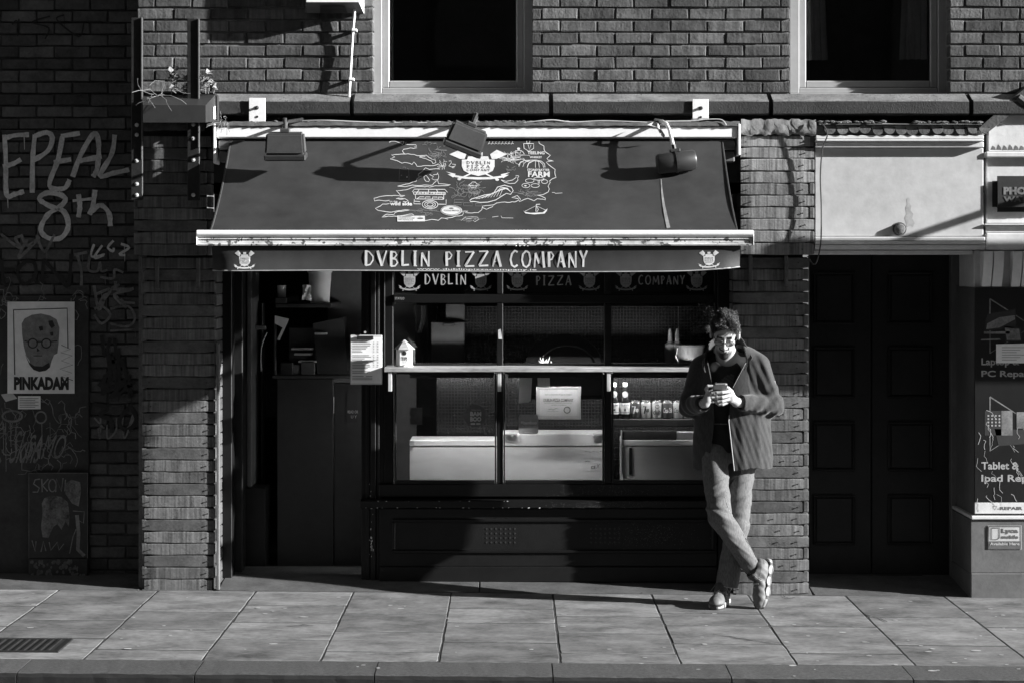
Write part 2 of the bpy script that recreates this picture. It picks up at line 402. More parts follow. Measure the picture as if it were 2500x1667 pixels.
# chewing gum trodden into the slabs
gum = MB(); rg = random.Random(11)
for i in range(105):
    x, y = rg.uniform(-3.2,3.2), rg.uniform(-2.4,-.15)
    if rg.random() < .35: x = rg.uniform(.6,3.2)
    r = rg.uniform(.006,.017); n = 9; s = rg.uniform(.8,1.6)
    c = [(x+r*s*math.cos(t*2*math.pi/n)*rg.uniform(.8,1.1), y+r*math.sin(t*2*math.pi/n)*rg.uniform(.8,1.1)) for t in range(n)]
    gum.add([(p[0],p[1],gz(p[0])+.0035) for p in c], [tuple(range(n))])
M['gum'] = mat('gum', 0.36, 0.7, 0.2, 30)
g = gum.build('chewing_gum', M['gum'], pavement); g['kind'] = 'stuff'
cr_ = MB(); rk = random.Random(9)
for P in ([(1740,1549),(1790,1556),(1850,1566),(1890,1571)], [(1565,1437),(1568,1446),(1562,1452)], [(1905,1452),(1925,1462),(1945,1458)], [(1060,1432),(1064,1440)], [(700,1530),(742,1526),(770,1529)], [(2110,1500),(2150,1511),(2170,1520)]):
    Q = []
    for a, b in zip(P[:-1], P[1:]):
        for k in range(5): t = k/5; px, py = a[0]+(b[0]-a[0])*t, a[1]+(b[1]-a[1])*t+rk.uniform(-.8,.8); y = groundY(py, px); Q.append(Vector((xs(px,y), y, gz(xs(px,y))+.0045)))
    for a, b in zip(Q[:-1], Q[1:]):
        n_ = Vector((-(b-a).y,(b-a).x,0)).normalized()*rk.uniform(.002,.006); cr_.add([a+n_,a-n_,b-n_,b+n_], [(0,1,2,3)])
o = cr_.build('cracks', M['joint'], pavement); o['kind'] = 'stuff'
# kerb
kerb = structure(empty('kerb'))
kx = [-6.6,-5.7,-4.8,-3.9,-3.02,-2.41,-1.545,-.67,.20,1.07,1.955,2.83,3.7,4.6,5.5,6.4]
for a, b in zip(kx[:-1], kx[1:]):
    mb = MB(); n = 14; V = []; F = []
    prof = [(-2.125,-.12),(-2.123,.0),(-2.13,.003),(-2.40,.0),(-2.425,-.006),(-2.438,-.022),(-2.445,-.14)]
    for i in range(n+1):
        x = a+.003+(b-a-.006)*i/n
        for k, (y, z) in enumerate(prof):
            q = .003 if 0 < k < 6 else 0
            V.append((x-a, y+rs.uniform(-q,q), gz(x)+z+rs.uniform(-q,q)*.5))
    m = len(prof)
    for i in range(n):
        for k in range(m-1): F.append((i*m+k,(i+1)*m+k,(i+1)*m+k+1,i*m+k+1))
    F += [tuple(range(m)), tuple(n*m+k for k in range(m-1,-1,-1))]
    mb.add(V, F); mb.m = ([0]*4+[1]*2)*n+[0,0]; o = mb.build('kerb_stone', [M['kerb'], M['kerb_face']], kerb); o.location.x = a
rd = MB(); rd.add([(-80,-70,-.13),(120,-70,-.13),(120,-2.43,-.13),(-80,-2.43,-.13)], [(0,1,2,3)])
road = structure(rd.build('road', M['road']))
# drain grating
gr = empty('drain_grating', 'dark iron drain grating set flush in the pavement slabs', 'drain')
gx0, gx1, gy0, gy1 = -3.6, xs(162, groundY(1575,80)), groundY(1592,80), groundY(1560,80)
fm = MB(); 
for q in ((gx0,gx1,gy0,gy0+.025),(gx0,gx1,gy1-.025,gy1),(gx0,gx0+.025,gy0+.025,gy1-.025),(gx1-.025,gx1,gy0+.025,gy1-.025)):
    fm.cbox(q[0],q[1],q[2],q[3],gz(-3)-.03,gz(-3)+.004,.002)
fm.build('rim', M['steel_dark'], gr)
MB().add([(gx0,gy0,gz(-3)+.0015),(gx1,gy0,gz(-3)+.0015),(gx1,gy1,gz(-3)+.0015),(gx0,gy1,gz(-3)+.0015)], [(0,1,2,3)]).build('pit', M['ink'], gr)
k = 0
x = gx0+.03
while x < gx1-.04:
    MB().cbox(x, x+.022, gy0+.026, gy1-.026, gz(-3)-.02, gz(-3)+.006, .003).build('bar', M['steel_dark'], gr); x += .042

# ================================================================== BRICKS
BL, BH, BD, JT = 0.215, 0.0645, 0.10, 0.0105
def brick_mesh(nm, L, H, m, seed):
    r = random.Random(seed); mb = MB(); mb.cbox(-L/2, L/2, 0, BD, -H/2, H/2, .0045, .003, rnd=r)
    me = mb.mesh(nm); me.materials.append(m); return me
BR = {}
for key in ('brick', 'brick_dark'):
    BR[key] = [brick_mesh(key, BL, BH, M[key], i) for i in range(8)]
    BR[key+'_h'] = [brick_mesh(key+'_half', (BL-JT)/2, BH, M[key], 20+i) for i in range(4)]
    BR[key+'_s'] = [brick_mesh(key+'_soldier', BH, .15, M[key], 40+i) for i in range(3)]
rb = random.Random(5)
def lay(parent, key, yface, x0, x1, z0, holes, frame, far_mb, nrows, course=.075, ph=0.0, skip_rows=()):
    """stretcher bond; bricks inside `frame` (x0,x1,z0,z1) are objects, the rest goes into far_mb"""
    for r in range(nrows):
        z = z0 + r*course + course/2
        if r in skip_rows: continue
        x = x0 + (-(BL+JT)/2 if (r % 2) else 0) + ph
        cuts = []
        while x < x1:
            cuts.append((x, x+BL)); x += BL+JT
        for a, b in cuts:
            segs = [(max(a,x0), min(b,x1))]
            for h in holes:
                if z > h[2] and z < h[3]:
                    ns = []
                    for s in segs:
                        if s[1] <= h[0] or s[0] >= h[1]: ns.append(s)
                        else:
                            if s[0] < h[0]: ns.append((s[0], h[0]))
                            if s[1] > h[1]: ns.append((h[1], s[1]))
                    segs = ns
            for s in segs:
                w = s[1]-s[0]
                if w < .035: continue
                jy = rb.uniform(-.003,.004); jz = rb.uniform(-.002,.002)
                cx = (s[0]+s[1])/2
                if frame[0] < cx < frame[1] and frame[2] < z < frame[3]:
                    me = rb.choice(BR[key]) if w > .14 else rb.choice(BR[key+'_h'])
                    o = bpy.data.objects.new('brick', me); COL.objects.link(o); o.parent = parent
                    o.location = (cx, yface+jy, z+jz); L0 = BL if w > .14 else (BL-JT)/2
                    o.scale = (w/L0, 1, rb.uniform(.97,1.02)); o.rotation_euler = (0, rb.uniform(-.006,.006), 0)
                else: far_mb.box(s[0], s[1], yface+jy, yface+BD, z-BH/2, z+BH/2)

# ------------------------------------------------------------------ upper storey of the pizza shop's building
YU = 0.05
bld = empty('brick_building', 'brick upper storey with stone ledge and two windows above the pizza shop', 'building')
W1 = (xs(911,YU), xs(1300,YU), zs(246,YU), 5.2); W2 = (xs(1928,YU), xs(2320,YU), zs(246,YU), 5.2)
XL, XR = xs(336,YU), 6.0
zb = zs(229, YU); farb = MB()
lay(bld, 'brick', YU, XL, XR, zb, [W1, W2], (XL-.1, 3.25, zb-.1, 3.75), farb, 22)
o = farb.build('brickwork', M['brick'], bld); o['kind'] = 'stuff'
w = MB()
for a, b in ((XL+.004, W1[0]-.004), (W1[1]+.004, W2[0]-.004), (W2[1]+.004, XR)):
    w.box(a, b, YU+.012, YU+.4, 2.5, 4.7)
w.box(XL+.01, XR, YU+.16, YU+.39, 2.45, zs(238,YU)); w.box(XL+.012, XR, YU+.17, YU+.38, 4.2, 6.0)
w.box(XL+.004, XL+.2, YU+.012, .5, 0, 2.5)
w.build('wall', M['mortar'], bld)
# side return of the building towards the recessed neighbour
# stone ledge
YS = -0.07
js = [336-40, 858, 1345, 1882, 2371, 2800, 3300]
for i in range(len(js)-1):
    a, b = xs(js[i]+6, YS), xs(js[i+1]-5, YS)
    if i == 0: a = xs(352, YS)
    z1, z0 = zs(247, YS), zs(281, YS); mb = MB(); n = 10; V = []; F = []
    prof = [(YU+.1, z0), (YS+.012, z0), (YS, z0+.008), (YS, z1-.004), (YS+.008, z1+.006), (YS+.03,z1+.010), (YU-.0, z1+.052), (YU+.1, z1+.055)]
    for k in range(n+1):
        x = a+(b-a)*k/n
        for (y, z) in prof: V.append((x, y+rs.uniform(-.002,.002), z+rs.uniform(-.0015,.0015)))
    m = len(prof)
    for k in range(n):
        for q in range(m-1): F.append((k*m+q,(k+1)*m+q,(k+1)*m+q+1,k*m+q+1))
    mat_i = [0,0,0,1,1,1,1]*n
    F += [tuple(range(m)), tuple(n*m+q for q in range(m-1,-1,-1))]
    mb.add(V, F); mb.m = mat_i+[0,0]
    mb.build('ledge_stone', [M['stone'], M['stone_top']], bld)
lb = MB(); lb.box(xs(345,.0), 6.0, .06, .3, 2.44, zs(278,0)); lb.build('lintel', M['room_dark'], bld)

def window(px0, px1, pyb, gl0, gl1, curt):
    root = empty('window')
    root.parent = bld
    YF = YU + .15
    x0, x1, z0, z1 = xs(px0, YF)-.0, xs(px1, YF)+.0, zs(pyb, YF), 4.6
    fr = MB()
    o = .060; i2 = .045
    # outer frame, then sash frame set back
    fr.cbox(x0, x0+o, YF, YF+.07, z0, z1, .004); fr.cbox(x1-o, x1, YF, YF+.07, z0, z1, .004)
    fr.cbox(x0+o+.001, x1-o-.001, YF+.002, YF+.07, z0, z0+.035, .004)
    fr.cbox(x0+o, x0+o+i2, YF+.02, YF+.06, z0+.036, z1, .006); fr.cbox(x1-o-i2, x1-o, YF+.02, YF+.06, z0+.036, z1, .006)
    fr.cbox(x0+o+i2-.002, x1-o-i2+.002, YF+.021, YF+.06, z0+.036, z0+.036+i2, .006)
    fr.build('frame', M['upvc'], root)
    pn = MB(); pn.box(x0+o+i2-.01, x1-o-i2+.01, YF+.04, YF+.045, z0+.08, z1); pn.build('pane', M['glass_dark'], root)
    sl = MB(); sl.cbox(x0-.0, x1+.0, YF-.02, YF+.05, z0-.012, z0-.001, .003); sl.build('sill', M['upvc'], root)
    if curt:
        for ci, (a, b, hem) in enumerate(curt):
            n = 26; V = []; F = []; xa, xb = xs(a, YF+.09), xs(b, YF+.09); zb_ = zs(hem, YF+.09)
            for lvl, z in ((0, zb_), (1, zb_+.5), (2, 4.5)):
                for k in range(n+1):
                    t = k/n; sq = 1 - .18*lvl if ci == 0 else 1
                    x = xa + (xb-xa)*t*(1-.12*lvl) if ci == 0 else xb - (xb-xa)*(1-t)*(1-.12*lvl)
                    V.append((x, YF+.085+.015*math.sin(t*24+lvl*.4)+.006*math.sin(t*57), z))
            for lvl in range(2):
                for k in range(n): F.append((lvl*(n+1)+k, lvl*(n+1)+k+1, (lvl+1)*(n+1)+k+1, (lvl+1)*(n+1)+k))
            mb = MB().add(V, F); mb.build('curtain', M['curtain'], root, sm=True)
    # dark room behind
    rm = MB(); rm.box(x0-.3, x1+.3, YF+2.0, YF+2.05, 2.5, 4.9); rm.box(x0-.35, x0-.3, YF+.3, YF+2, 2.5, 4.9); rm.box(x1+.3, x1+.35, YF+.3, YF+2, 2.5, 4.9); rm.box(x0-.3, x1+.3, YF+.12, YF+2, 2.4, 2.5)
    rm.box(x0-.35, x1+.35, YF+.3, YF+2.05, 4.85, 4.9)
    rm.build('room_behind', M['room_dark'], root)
window(909, 1302, 229, 963, 1271, [(930,968,640),(1252,1290,640)])
window(1928, 2314, 229, 1953, 2258, [(1953,2020,148),(2195,2262,146)])

# ------------------------------------------------------------------ left neighbour, set back, covered in graffiti
YL = 0.40
lbd = empty('graffiti_building', 'shaded brick wall covered in graffiti at the left edge', 'building')
XLE = xs(338, YL); fl = MB()
board = (xs(-420,YL), xs(217,YL), zs(1440,YL), zs(722,YL))
lay(lbd, 'brick_dark', YL, -7.0, XLE+.05, 0.0, [board], (xs(0,YL)-.12, XLE+.1, 0.02, 3.75), fl, 60, ph=.06)
o = fl.build('brickwork', M['brick_dark'], lbd); o['kind'] = 'stuff'
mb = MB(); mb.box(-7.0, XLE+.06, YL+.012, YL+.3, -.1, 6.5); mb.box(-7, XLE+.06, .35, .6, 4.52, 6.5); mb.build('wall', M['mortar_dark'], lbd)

# ------------------------------------------------------------------ buildings across the street (behind the camera): they close the street and keep the glass dark
opp = empty('opposite_terrace', 'plain brick terrace on the far side of the street behind the viewer', 'building')
mb = MB(); mb.box(-30, 34, -17, -13.5, -.1, 13.5); mb.build('wall', M['brick_dark'], opp)
ow = MB()
for i in range(20):
    for z in (1.0, 4.2, 7.0, 10.0):
        x = -28+i*3.0
        o = MB().box(x, x+1.1, -13.52, -13.4, z, z+1.7).build('window', M['glass_dark'], opp)
MB().box(-40,80,-13.5,-11.2,-.13,-.01).build('footpath', M['slab'], opp)
# ================================================================== AWNING
aw = empty('awning', 'dark fabric awning with a white coastline map print and DVBLIN PIZZA COMPANY lettering', 'awning')
CXL, CXR = -1.703, 1.272
CY0, CY1, CZ0, CZ1 = -.10, -.88, 2.752, 2.197
def cprof(s): return (CY0 + (CY1-CY0)*s, CZ0 + (CZ1-CZ0)*s - .17*s*(1-s))
_ss = np.linspace(-.05, 1.02, 200)
_py = np.array([648 + (CAM_H-cprof(s)[1])*FPX/(CAM_D+cprof(s)[0]) for s in _ss])
def cwave(u, s):
    e = max(0, 1-u*9) + max(0, 1-(1-u)*9)
    return .006*math.sin(u*9+s*3)*s, .007*math.sin(u*14+1.3*s*4)*s*(1-s)*2 - .02*e*e*s*(1-s)*2
def canopy_pt(px, py, off=.0022):
    s = float(np.interp(py, _py, _ss)); y, z = cprof(s); x = (px-1250)*(CAM_D+y)/FPX
    wy, wz = cwave((x-CXL)/(CXR-CXL), s)
    return Vector((x, y + wy - off*.58, z + wz + off*.81))
n, m = 60, 40; V = []; F = []
for j in range(m+1):
    s = j/m; y, z = cprof(s)
    for i in range(n+1):
        u = i/n; x = CXL+(CXR-CXL)*u
        e = max(0, 1-u*9) + max(0, 1-(1-u)*9)
        V.append((x, y + .006*math.sin(u*9+s*3)*s, z + .007*math.sin(u*14+1.3*s*4)*s*(1-s)*2 - .02*e*e*s*(1-s)*2))
for j in range(m):
    for i in range(n): F.append((j*(n+1)+i, j*(n+1)+i+1, (j+1)*(n+1)+i+1, (j+1)*(n+1)+i))
cm = MB().add(V, F); can = cm.build('canopy', M['canopy'], aw, sm=True)
# hems down both sides
for x in (CXL, CXR):
    MB().tube([Vector((x, cprof(k/12)[0], cprof(k/12)[1]-.004)) for k in range(13)], .006, 6).build('side_hem', M['canopy'], aw, sm=True)
# cassette (white box at the top)
YC = -.13
cx0, cx1 = xs(528,YC), xs(1800,YC); cz0, cz1 = zs(338,YC), zs(308,YC)
mb = MB(); mb.cbox(cx0, cx1, YC, .045, cz0, cz1, .008); mb.build('cassette', M['cassette'], aw)
mb = MB(); mb.box(cx0+.03, cx1-.03, YC+.03, .045, zs(347,YC), cz0-.002); mb.build('cassette_slot', M['ink'], aw)
for x, nm in ((cx0, 0), (cx1, 1)):
    sgn = -1 if nm == 0 else 1
    mb = MB(); mb.cbox(x+sgn*.003, x+sgn*.018, YC-.01, .04, zs(400 if nm == 0 else 380,YC), cz1+.012, .004); mb.build('end_cap', M['cassette'], aw)
    mb = MB(); a = x-sgn*.01; mb.cbox(a, a-sgn*.16, YC+.02, .04, zs(366,YC), zs(342,YC), .006); mb.cbox(a, a-sgn*.14, YC+.05, .04, zs(395,YC), zs(368,YC), .006); mb.build('bracket', M['grey_paint'], aw)
# folding arms under the canopy
for x in (-1.2, .8):
    mb = MB(); mb.tube([(x,-.02,2.55),(x+.35,-.42,2.30),(x,-.85,2.12)], .018, 8); mb.build('folding_arm', M['grey_paint'], aw)
# front bar: round nose on top, ribbed gutter below
YB_ = -.93; bx0, bx1 = xs(482,YB_), xs(1838,YB_); zt = zs(562,YB_); zm = zs(579,YB_); zl = zs(600,YB_)
prof = [(YB_+.05, zt-.006)] + [(YB_-.012-.012*math.sin(math.pi*k/8), zt-.001-(zt-zm)*k/8) for k in range(9)]
prof += [(YB_-.006, zm-.001),(YB_-.010, zm-.012),(YB_-.002,zm-.014),(YB_-.004, zl+.012),(YB_-.014, zl+.008),(YB_-.012, zl),(YB_+.04, zl+.004)]
mb = MB().prismx(prof, bx0, bx1); mm = [0]*len(mb.f)
for fi in range(2, len(mb.f)):
    if 10 <= fi-2 <= 15: mm[fi] = 1
mb.m = mm
fb = mb.build('front_bar', [M['bar'], M['bar_dirty']], aw, sm=True, ang=25)
for x in (bx0, bx1): MB().cbox(x-.004 if x < 0 else x+.001, x-.001 if x < 0 else x+.004, YB_-.016, YB_+.045, zl+.002, zt-.004, .001).build('end_cap', M['bar'], aw)
pr = Print(flat(YB_-.018)); pr.text('PROMISHADES', 1768, 583, 1828, 587); pr.build('maker_name', M['ink'], fb)
# valance
YV = -.925; vx0, vx1 = xs(516,YV), xs(1808,YV); n = 60; V = []; F = []; L_ = 6
def val_pt(u, t, off=0):
    x = vx0+(vx1-vx0)*u; z1 = zs(602,YV); zb_ = zs(662.5,YV) + .004*math.sin(u*7) + .022*max(0,(u-.86)/.14)**2 + .004*max(0,1-u*20)
    y = YV + .012*math.sin(t*2.2) - .03*t*t*(1-.3*u) + .008*math.sin(u*11+2*t)*t + (.07*t*max(0,1-u*25)**2) + .05*t*max(0,1-(1-u)*25)**2
    return Vector((x, y-off, z1+(zb_-z1)*t))
for j in range(L_+1):
    for i in range(n+1): V.append(val_pt(i/n, j/L_))
for j in range(L_):
    for i in range(n): F.append((j*(n+1)+i, j*(n+1)+i+1, (j+1)*(n+1)+i+1, (j+1)*(n+1)+i))
val = MB().add(V, F).build('valance', M['canopy'], aw, sm=True)
MB().tube([val_pt(i/40, 1) for i in range(41)], .0035, 5).build('valance_piping', M['print_dim'], val)
def val_map(px, py):
    u = (px-516)/(1808-516); t = (py-602)/(662.5-602)
    u = min(max(u,0),1); p = val_pt(u, t, .0012)
    return p
for wd, a, b, c_, d in (('DVBLIN',893,1048,613,651),('PIZZA',1088,1223,613,651),('COMPANY',1246,1433,613,652)):
    pr = Print(val_map); hand_text(pr, wd, a, b, c_, d, 4.8); pr.build('lettering', M['print'], val)
pr = Print(val_map); pr.text('www.dublinpizzacompany.ie', 1018, 655.5, 1310, 661, .01); pr.build('web_address', M['print'], val)
def crest(pr, cx, cy, s, ink=None, lantern=True, sy=None):
    """shield with castle, two lanterns and a ribbon; drawn in units of the canopy crest"""
    sy = sy or s
    T = lambda P: [(cx+(x-1258)*s, cy+(y-350)*sy) for x, y in P]
    pr.poly(T([(1070,292),(1130,292),(1142,255),(1372,255),(1385,292),(1446,292),(1446,372),(1425,420),(1350,458),(1258,480),(1165,458),(1092,420),(1070,372)]))
    pr.poly(T([(1210,250),(1206,208),(1226,214),(1240,206),(1258,214),(1276,206),(1292,214),(1310,208),(1306,250)]))
    for sg in (1, -1):
        G = lambda P: T([(1258+sg*(x-1258), y) for x, y in P])
        if lantern: pr.poly(G([(925,230),(1045,178),(1122,230),(1102,284),(1050,284)]))
        pr.poly(G([(890,432),(1000,458),(972,500),(905,462),(950,462)]))
        pr.line(G([(1040,515),(1170,455)]), 16*s); pr.oval(cx+sg*(1040-1258)*s, cy+(517-350)*sy, 22*s, 14*sy, 8)
    pr.poly(T([(985,472),(1110,490),(1258,494),(1406,490),(1531,472),(1540,492),(1406,514),(1258,520),(1110,514),(976,492)]))
    if ink:
        hand_text(ink, 'DVBLIN', *[cx+(1130-1258)*s, cx+(1395-1258)*s], cy+(312-350)*sy, cy+(348-350)*sy, 9*s)
        hand_text(ink, 'PIZZA', *[cx+(1130-1258)*s, cx+(1390-1258)*s], cy+(358-350)*sy, cy+(392-350)*sy, 9*s)
        hand_text(ink, 'COMPANY', *[cx+(1130-1258)*s, cx+(1390-1258)*s], cy+(402-350)*sy, cy+(426-350)*sy, 6*s)
for cx in (597, 1731):
    ink = Print(lambda px, py: val_map(px, py) - Vector((0,.001,0))); pr = Print(val_map)
    crest(pr, cx, 635, .073, ink, sy=.132); pr.build('crest', M['print'], val); ink.build('crest_lettering', M['ink_grey'], val)
# map of the coast and farm drawings on the canopy
K = 0.2126
def C(P): return [(900+x*K, 330+y*K) for x, y in P]
pr = Print(canopy_pt); pf = Print(canopy_pt); pi = Print(lambda a, b: canopy_pt(a, b, .0036))
coast = [
 [(230,85),(300,75),(375,105),(385,120),(400,100),(405,80)],
 [(430,80),(420,95),(425,115),(480,120),(545,115),(550,135),(525,145),(555,155),(480,155),(400,165),(385,185),(415,220),(520,228),(560,240),(660,238),(690,260),(725,285),(770,300),(770,330),(735,340),(720,310),(660,280),(590,262),(580,255),(650,252)],
 [(415,220),(340,230),(265,228),(305,258),(250,275),(330,300),(385,325),(420,318),(500,345),(520,320),(560,370),(640,362),(740,360),(800,345),(825,360),(790,372),(825,380),(790,395),(820,405),(770,400),(700,405),(655,390),(620,430),(575,460),(570,480),(610,482),(560,510),(545,540),(500,555),(465,572),(335,602),(420,605),(500,585),(560,598),(640,590),(735,588),(740,570),(775,545),(795,530),(800,570),(870,575),(945,583),(880,592),(740,600),(700,607),(560,605),(490,615),(430,645),(315,652),(350,680),(370,707),(420,712),(380,718),(290,705),(270,710),(200,708),(130,720),(60,740),(65,768),(150,762),(200,770),(240,762)],
 [(240,800),(160,805),(130,830),(75,850),(110,875),(200,890),(260,893),(350,875),(470,865),(465,875),(380,882),(300,900),(290,920),(210,920),(155,950),(230,940),(320,942),(400,930),(500,910),(520,925)],
 [(650,985),(720,975),(800,980),(835,955),(910,970),(880,955),(960,950),(1000,935),(1080,920),(1090,900),(1080,880),(1140,875),(1100,890),(1180,898),(1260,890),(1300,860),(1305,820),(1340,810),(1430,800),(1420,820),(1350,850),(1300,830)],
 [(1430,800),(1470,780),(1560,770),(1680,770),(1720,745),(1715,730),(1640,720),(1690,700),(1710,695),(1740,740),(1730,770),(1790,740),(1830,730),(1900,755),(1940,735),(2030,745),(2030,725),(1985,705),(1930,690),(2000,685),(2060,650),(2075,620),(2060,590),(2090,535),(2070,530),(2110,505),(2150,490),(2140,430),(2140,400),(2100,370),(2070,340),(2040,315),(2125,300),(2060,290),(2050,275),(2090,240),(2060,220),(2030,200),(2015,170),(2010,130),(1955,105),(1955,80)]]
rc = random.Random(2)
for c in coast:
    P = []
    for a, b in zip(c[:-1], c[1:]):
        k = max(1, int(math.dist(a, b)/28))
        for q in range(k): P.append((a[0]+(b[0]-a[0])*q/k + rc.uniform(-4,4), a[1]+(b[1]-a[1])*q/k + rc.uniform(-4,4)))
    P.append(c[-1]); pr.line(C(P), 1.45)
crest(pr, 900+1258*K, 330+350*K, K, pi)
# market trailer
for L in ([(500,668),(525,635),(875,635),(905,668)], [(515,668),(880,668)], [(515,692),(880,692)], [(515,668),(515,692)], [(880,668),(880,692)], [(535,692),(540,745)], [(862,692),(862,745)], [(545,745),(860,745)], [(555,745),(585,722),(640,722)], [(645,745),(655,722),(710,722)], [(730,745),(735,722),(790,722)], [(800,745),(800,722),(845,722),(860,745)], [(525,748),(520,800),(600,800)], [(890,748),(890,800),(800,800)], [(580,640),(560,668)], [(690,640),(685,668)], [(780,640),(795,668)], [(520,770),(590,775)]):
    pr.line(C(L), 1.5)
for r_ in (75, 52, 30): pr.ring(900+705*K, 330+805*K, r_*K*1.2, r_*.62*K, 1.5)
pr.text('FARM FRESH', *C([(545,672),(870,690)])[0], *C([(545,672),(870,690)])[1], .01)
def box_text(p, t, x0, y0, x1, y1, bold=0.02, **k): p.text(t, 900+x0*K, 330+y0*K, 900+x1*K, 330+y1*K, bold, **k)
box_text(pr, 'wild side', 245, 778, 500, 820, .04); box_text(pr, 'on the', 240, 765, 330, 782, .01)
box_text(pr, 'TEELING', 1825, 195, 2020, 228, .03); box_text(pr, 'WHISKEY', 1850, 250, 1990, 272, .02)
box_text(pr, 'STONEYBATTER', 1822, 390, 2078, 416, .02); box_text(pr, 'FARM', 1830, 420, 2080, 482, .03)
# shield flask
pr.line(C([(1780,105),(1895,105),(1895,160),(1840,195),(1785,160),(1780,105)]), 1.5); pr.line(C([(1815,75),(1815,100),(1850,100),(1850,75)]), 1.3); pr.line(C([(1830,115),(1845,175),(1865,120)]), 1.2)
# polytunnel
pr.line(C([(1720,355),(1745,315),(1800,298),(1920,292),(1985,305),(2020,335),(2025,375)]), 1.4)
for x in (1745, 1790, 1840): pr.line(C([(x-20,370),(x-5,330),(x+30,305),(x+60,300)]), 1.1)
pr.line(C([(1820,380),(1840,330),(1900,300),(1965,310),(2000,340),(2010,378)]), 1.4); pr.line(C([(1915,298),(1915,378)]), 1.2); pr.line(C([(1950,300),(1960,378)]), 1.2)
# oval dairy label and product label
for q in (pr,):
    q.oval(900+950*K, 330+868*K, 124*K, 58*K, 28)
pi.ring(900+950*K, 330+868*K, 112*K, 50*K, 1.0); box_text(pi, 'TOONS BRIDGE', 862, 862, 1040, 880, .01); pi.oval(900+950*K, 330+846*K, 28*K, 10*K, 8)
pr.poly(C([(330,932),(645,932),(648,995),(330,998)])); box_text(pi, 'GUBBEEN', 345, 938, 490, 950, .01); box_text(pi, 'FARMHOUSE', 345, 955, 530, 968, .01); box_text(pi, 'PRODUCTS', 345, 974, 510, 986, .01); pi.oval(900+595*K, 330+962*K, 38*K, 10*K, 8)
# boat
pr.poly(C([(1775,870),(1790,885),(1860,900),(2000,895),(2055,850),(2045,880),(2020,910),(1900,918),(1800,905)])); pr.line(C([(1925,800),(1920,885)]), 1.6); pr.line(C([(1925,800),(1970,798)]), 1.8); pr.line(C([(1795,880),(1922,815),(2035,870)]), 1.0); pr.line(C([(1925,820),(1950,860),(1930,890)]), 1.4)
# pheasant
pr.line(C([(1160,755),(1185,735),(1240,720),(1330,690),(1430,675),(1480,600),(1560,578),(1640,600),(1660,640),(1630,680),(1580,670),(1530,700),(1460,745),(1370,770),(1280,775),(1220,765),(1165,765)]), 1.7)
for k in range(9):
    a = k*38; pr.line(C([(1230+a*.9,735-a*.10),(1300+a*.8,720-a*.35),(1390+a*.6,690-a*.25)]), 1.0)
for k in range(5): pr.line(C([(1470+k*18,650-k*6),(1520+k*16,600+k*4),(1600+k*8,612+k*10)]), 1.1)
# mushrooms, ducks, scarecrow, goose, gardener, tractor, pears, birds, wheat: loose sketches
def sketch(cx, cy, rx, ry, n, sd, w=.9, p=pf, seg=5):
    r = random.Random(sd)
    for _ in range(n):
        a = r.uniform(0, 6.28); q = r.uniform(.2,.95); P = []
        x, y = cx+rx*q*math.cos(a), cy+ry*q*math.sin(a); d = a+1.57+r.uniform(-.5,.5)
        for k in range(seg):
            P.append((x, y)); d += r.uniform(-.9,.9); x += rx*.28*math.cos(d); y += ry*.28*math.sin(d)
        p.line(C(P), w)
def blob(P, w=1.3, p=pr, close=False): p.line(C(P + ([P[0]] if close else [])), w)
sketch(770,205,100,50,26,1); sketch(700,105,55,25,8,2); sketch(930,105,60,28,10,3); sketch(850,345,35,50,14,4,p=pr,w=.8); sketch(1075,650,95,70,24,5); sketch(1210,625,90,60,24,6); sketch(1680,270,110,55,34,7,p=pr,w=.8)
sketch(640,890,140,35,14,8); sketch(1830,665,120,35,16,9); sketch(1160,965,100,30,10,10); sketch(1190,590,60,35,10,12); sketch(1640,395,60,25,7,13)
blob([(1145,585),(1180,560),(1190,548),(1225,548),(1240,565),(1280,580),(1230,588),(1145,585)]); blob([(1165,590),(1180,610),(1225,612),(1240,590)])
blob([(920,310),(945,305),(950,330),(935,350),(920,365),(950,378),(990,370),(1000,350),(960,345)]); blob([(960,378),(965,392)]); blob([(975,375),(980,392)])
blob([(1520,520),(1580,535),(1650,520),(1695,490),(1690,470),(1720,470),(1725,480),(1710,495),(1715,520),(1680,555),(1620,560),(1560,545),(1520,520)])
blob([(635,490),(660,475),(680,500),(700,530),(690,548),(660,545),(640,520),(635,490)]); blob([(740,470),(800,460),(805,490),(800,520),(760,530),(725,515),(745,490),(700,465)]); blob([(780,470),(795,445)])
for a in ((1805,580,45,25),(1912,580,48,22),(1955,503,60,16),(1850,525,50,22),(2020,535,35,22)): pr.ring(900+a[0]*K, 330+a[1]*K, a[2]*K, a[3]*K, 1.2, 16)
blob([(1945,515),(1948,555),(1960,555),(1962,515)]); pr.oval(900+1800*K, 330+582*K, 15*K, 8*K, 8)
blob([(1690,245),(1685,190),(1705,185),(1750,185),(1770,200),(1790,230)]); pr.oval(900+1722*K, 330+165*K, 18*K, 14*K, 10); blob([(1700,190),(1705,215),(1745,215),(1750,190)])
for k in range(8): x = 1370+k*38; blob([(x,115),(x+20,80),(x+8,100),(x+30,108)], 1.1)
blob([(355,395),(372,390),(378,405),(440,405),(445,390),(460,395),(465,530),(350,530),(355,395)], 1.0, pf); blob([(390,390),(400,375),(418,375),(425,390)], 1.0, pf); pr.poly(C([(434,485),(448,485),(448,500),(434,500)])); pf.poly(C([(370,465),(384,465),(384,480),(370,480)]))
blob([(315,745),(340,738),(420,745),(455,765),(430,780),(395,775)], 1.4); blob([(330,742),(360,752),(400,748)], 1.2)
for a in ((985,745,1085,775),(980,780,1065,805),(1090,780,1190,815),(1225,790,1300,815)): blob([(a[0],a[1]),(a[2],a[1]),(a[2],a[3]),(a[0],a[3])], .8, pf, True)
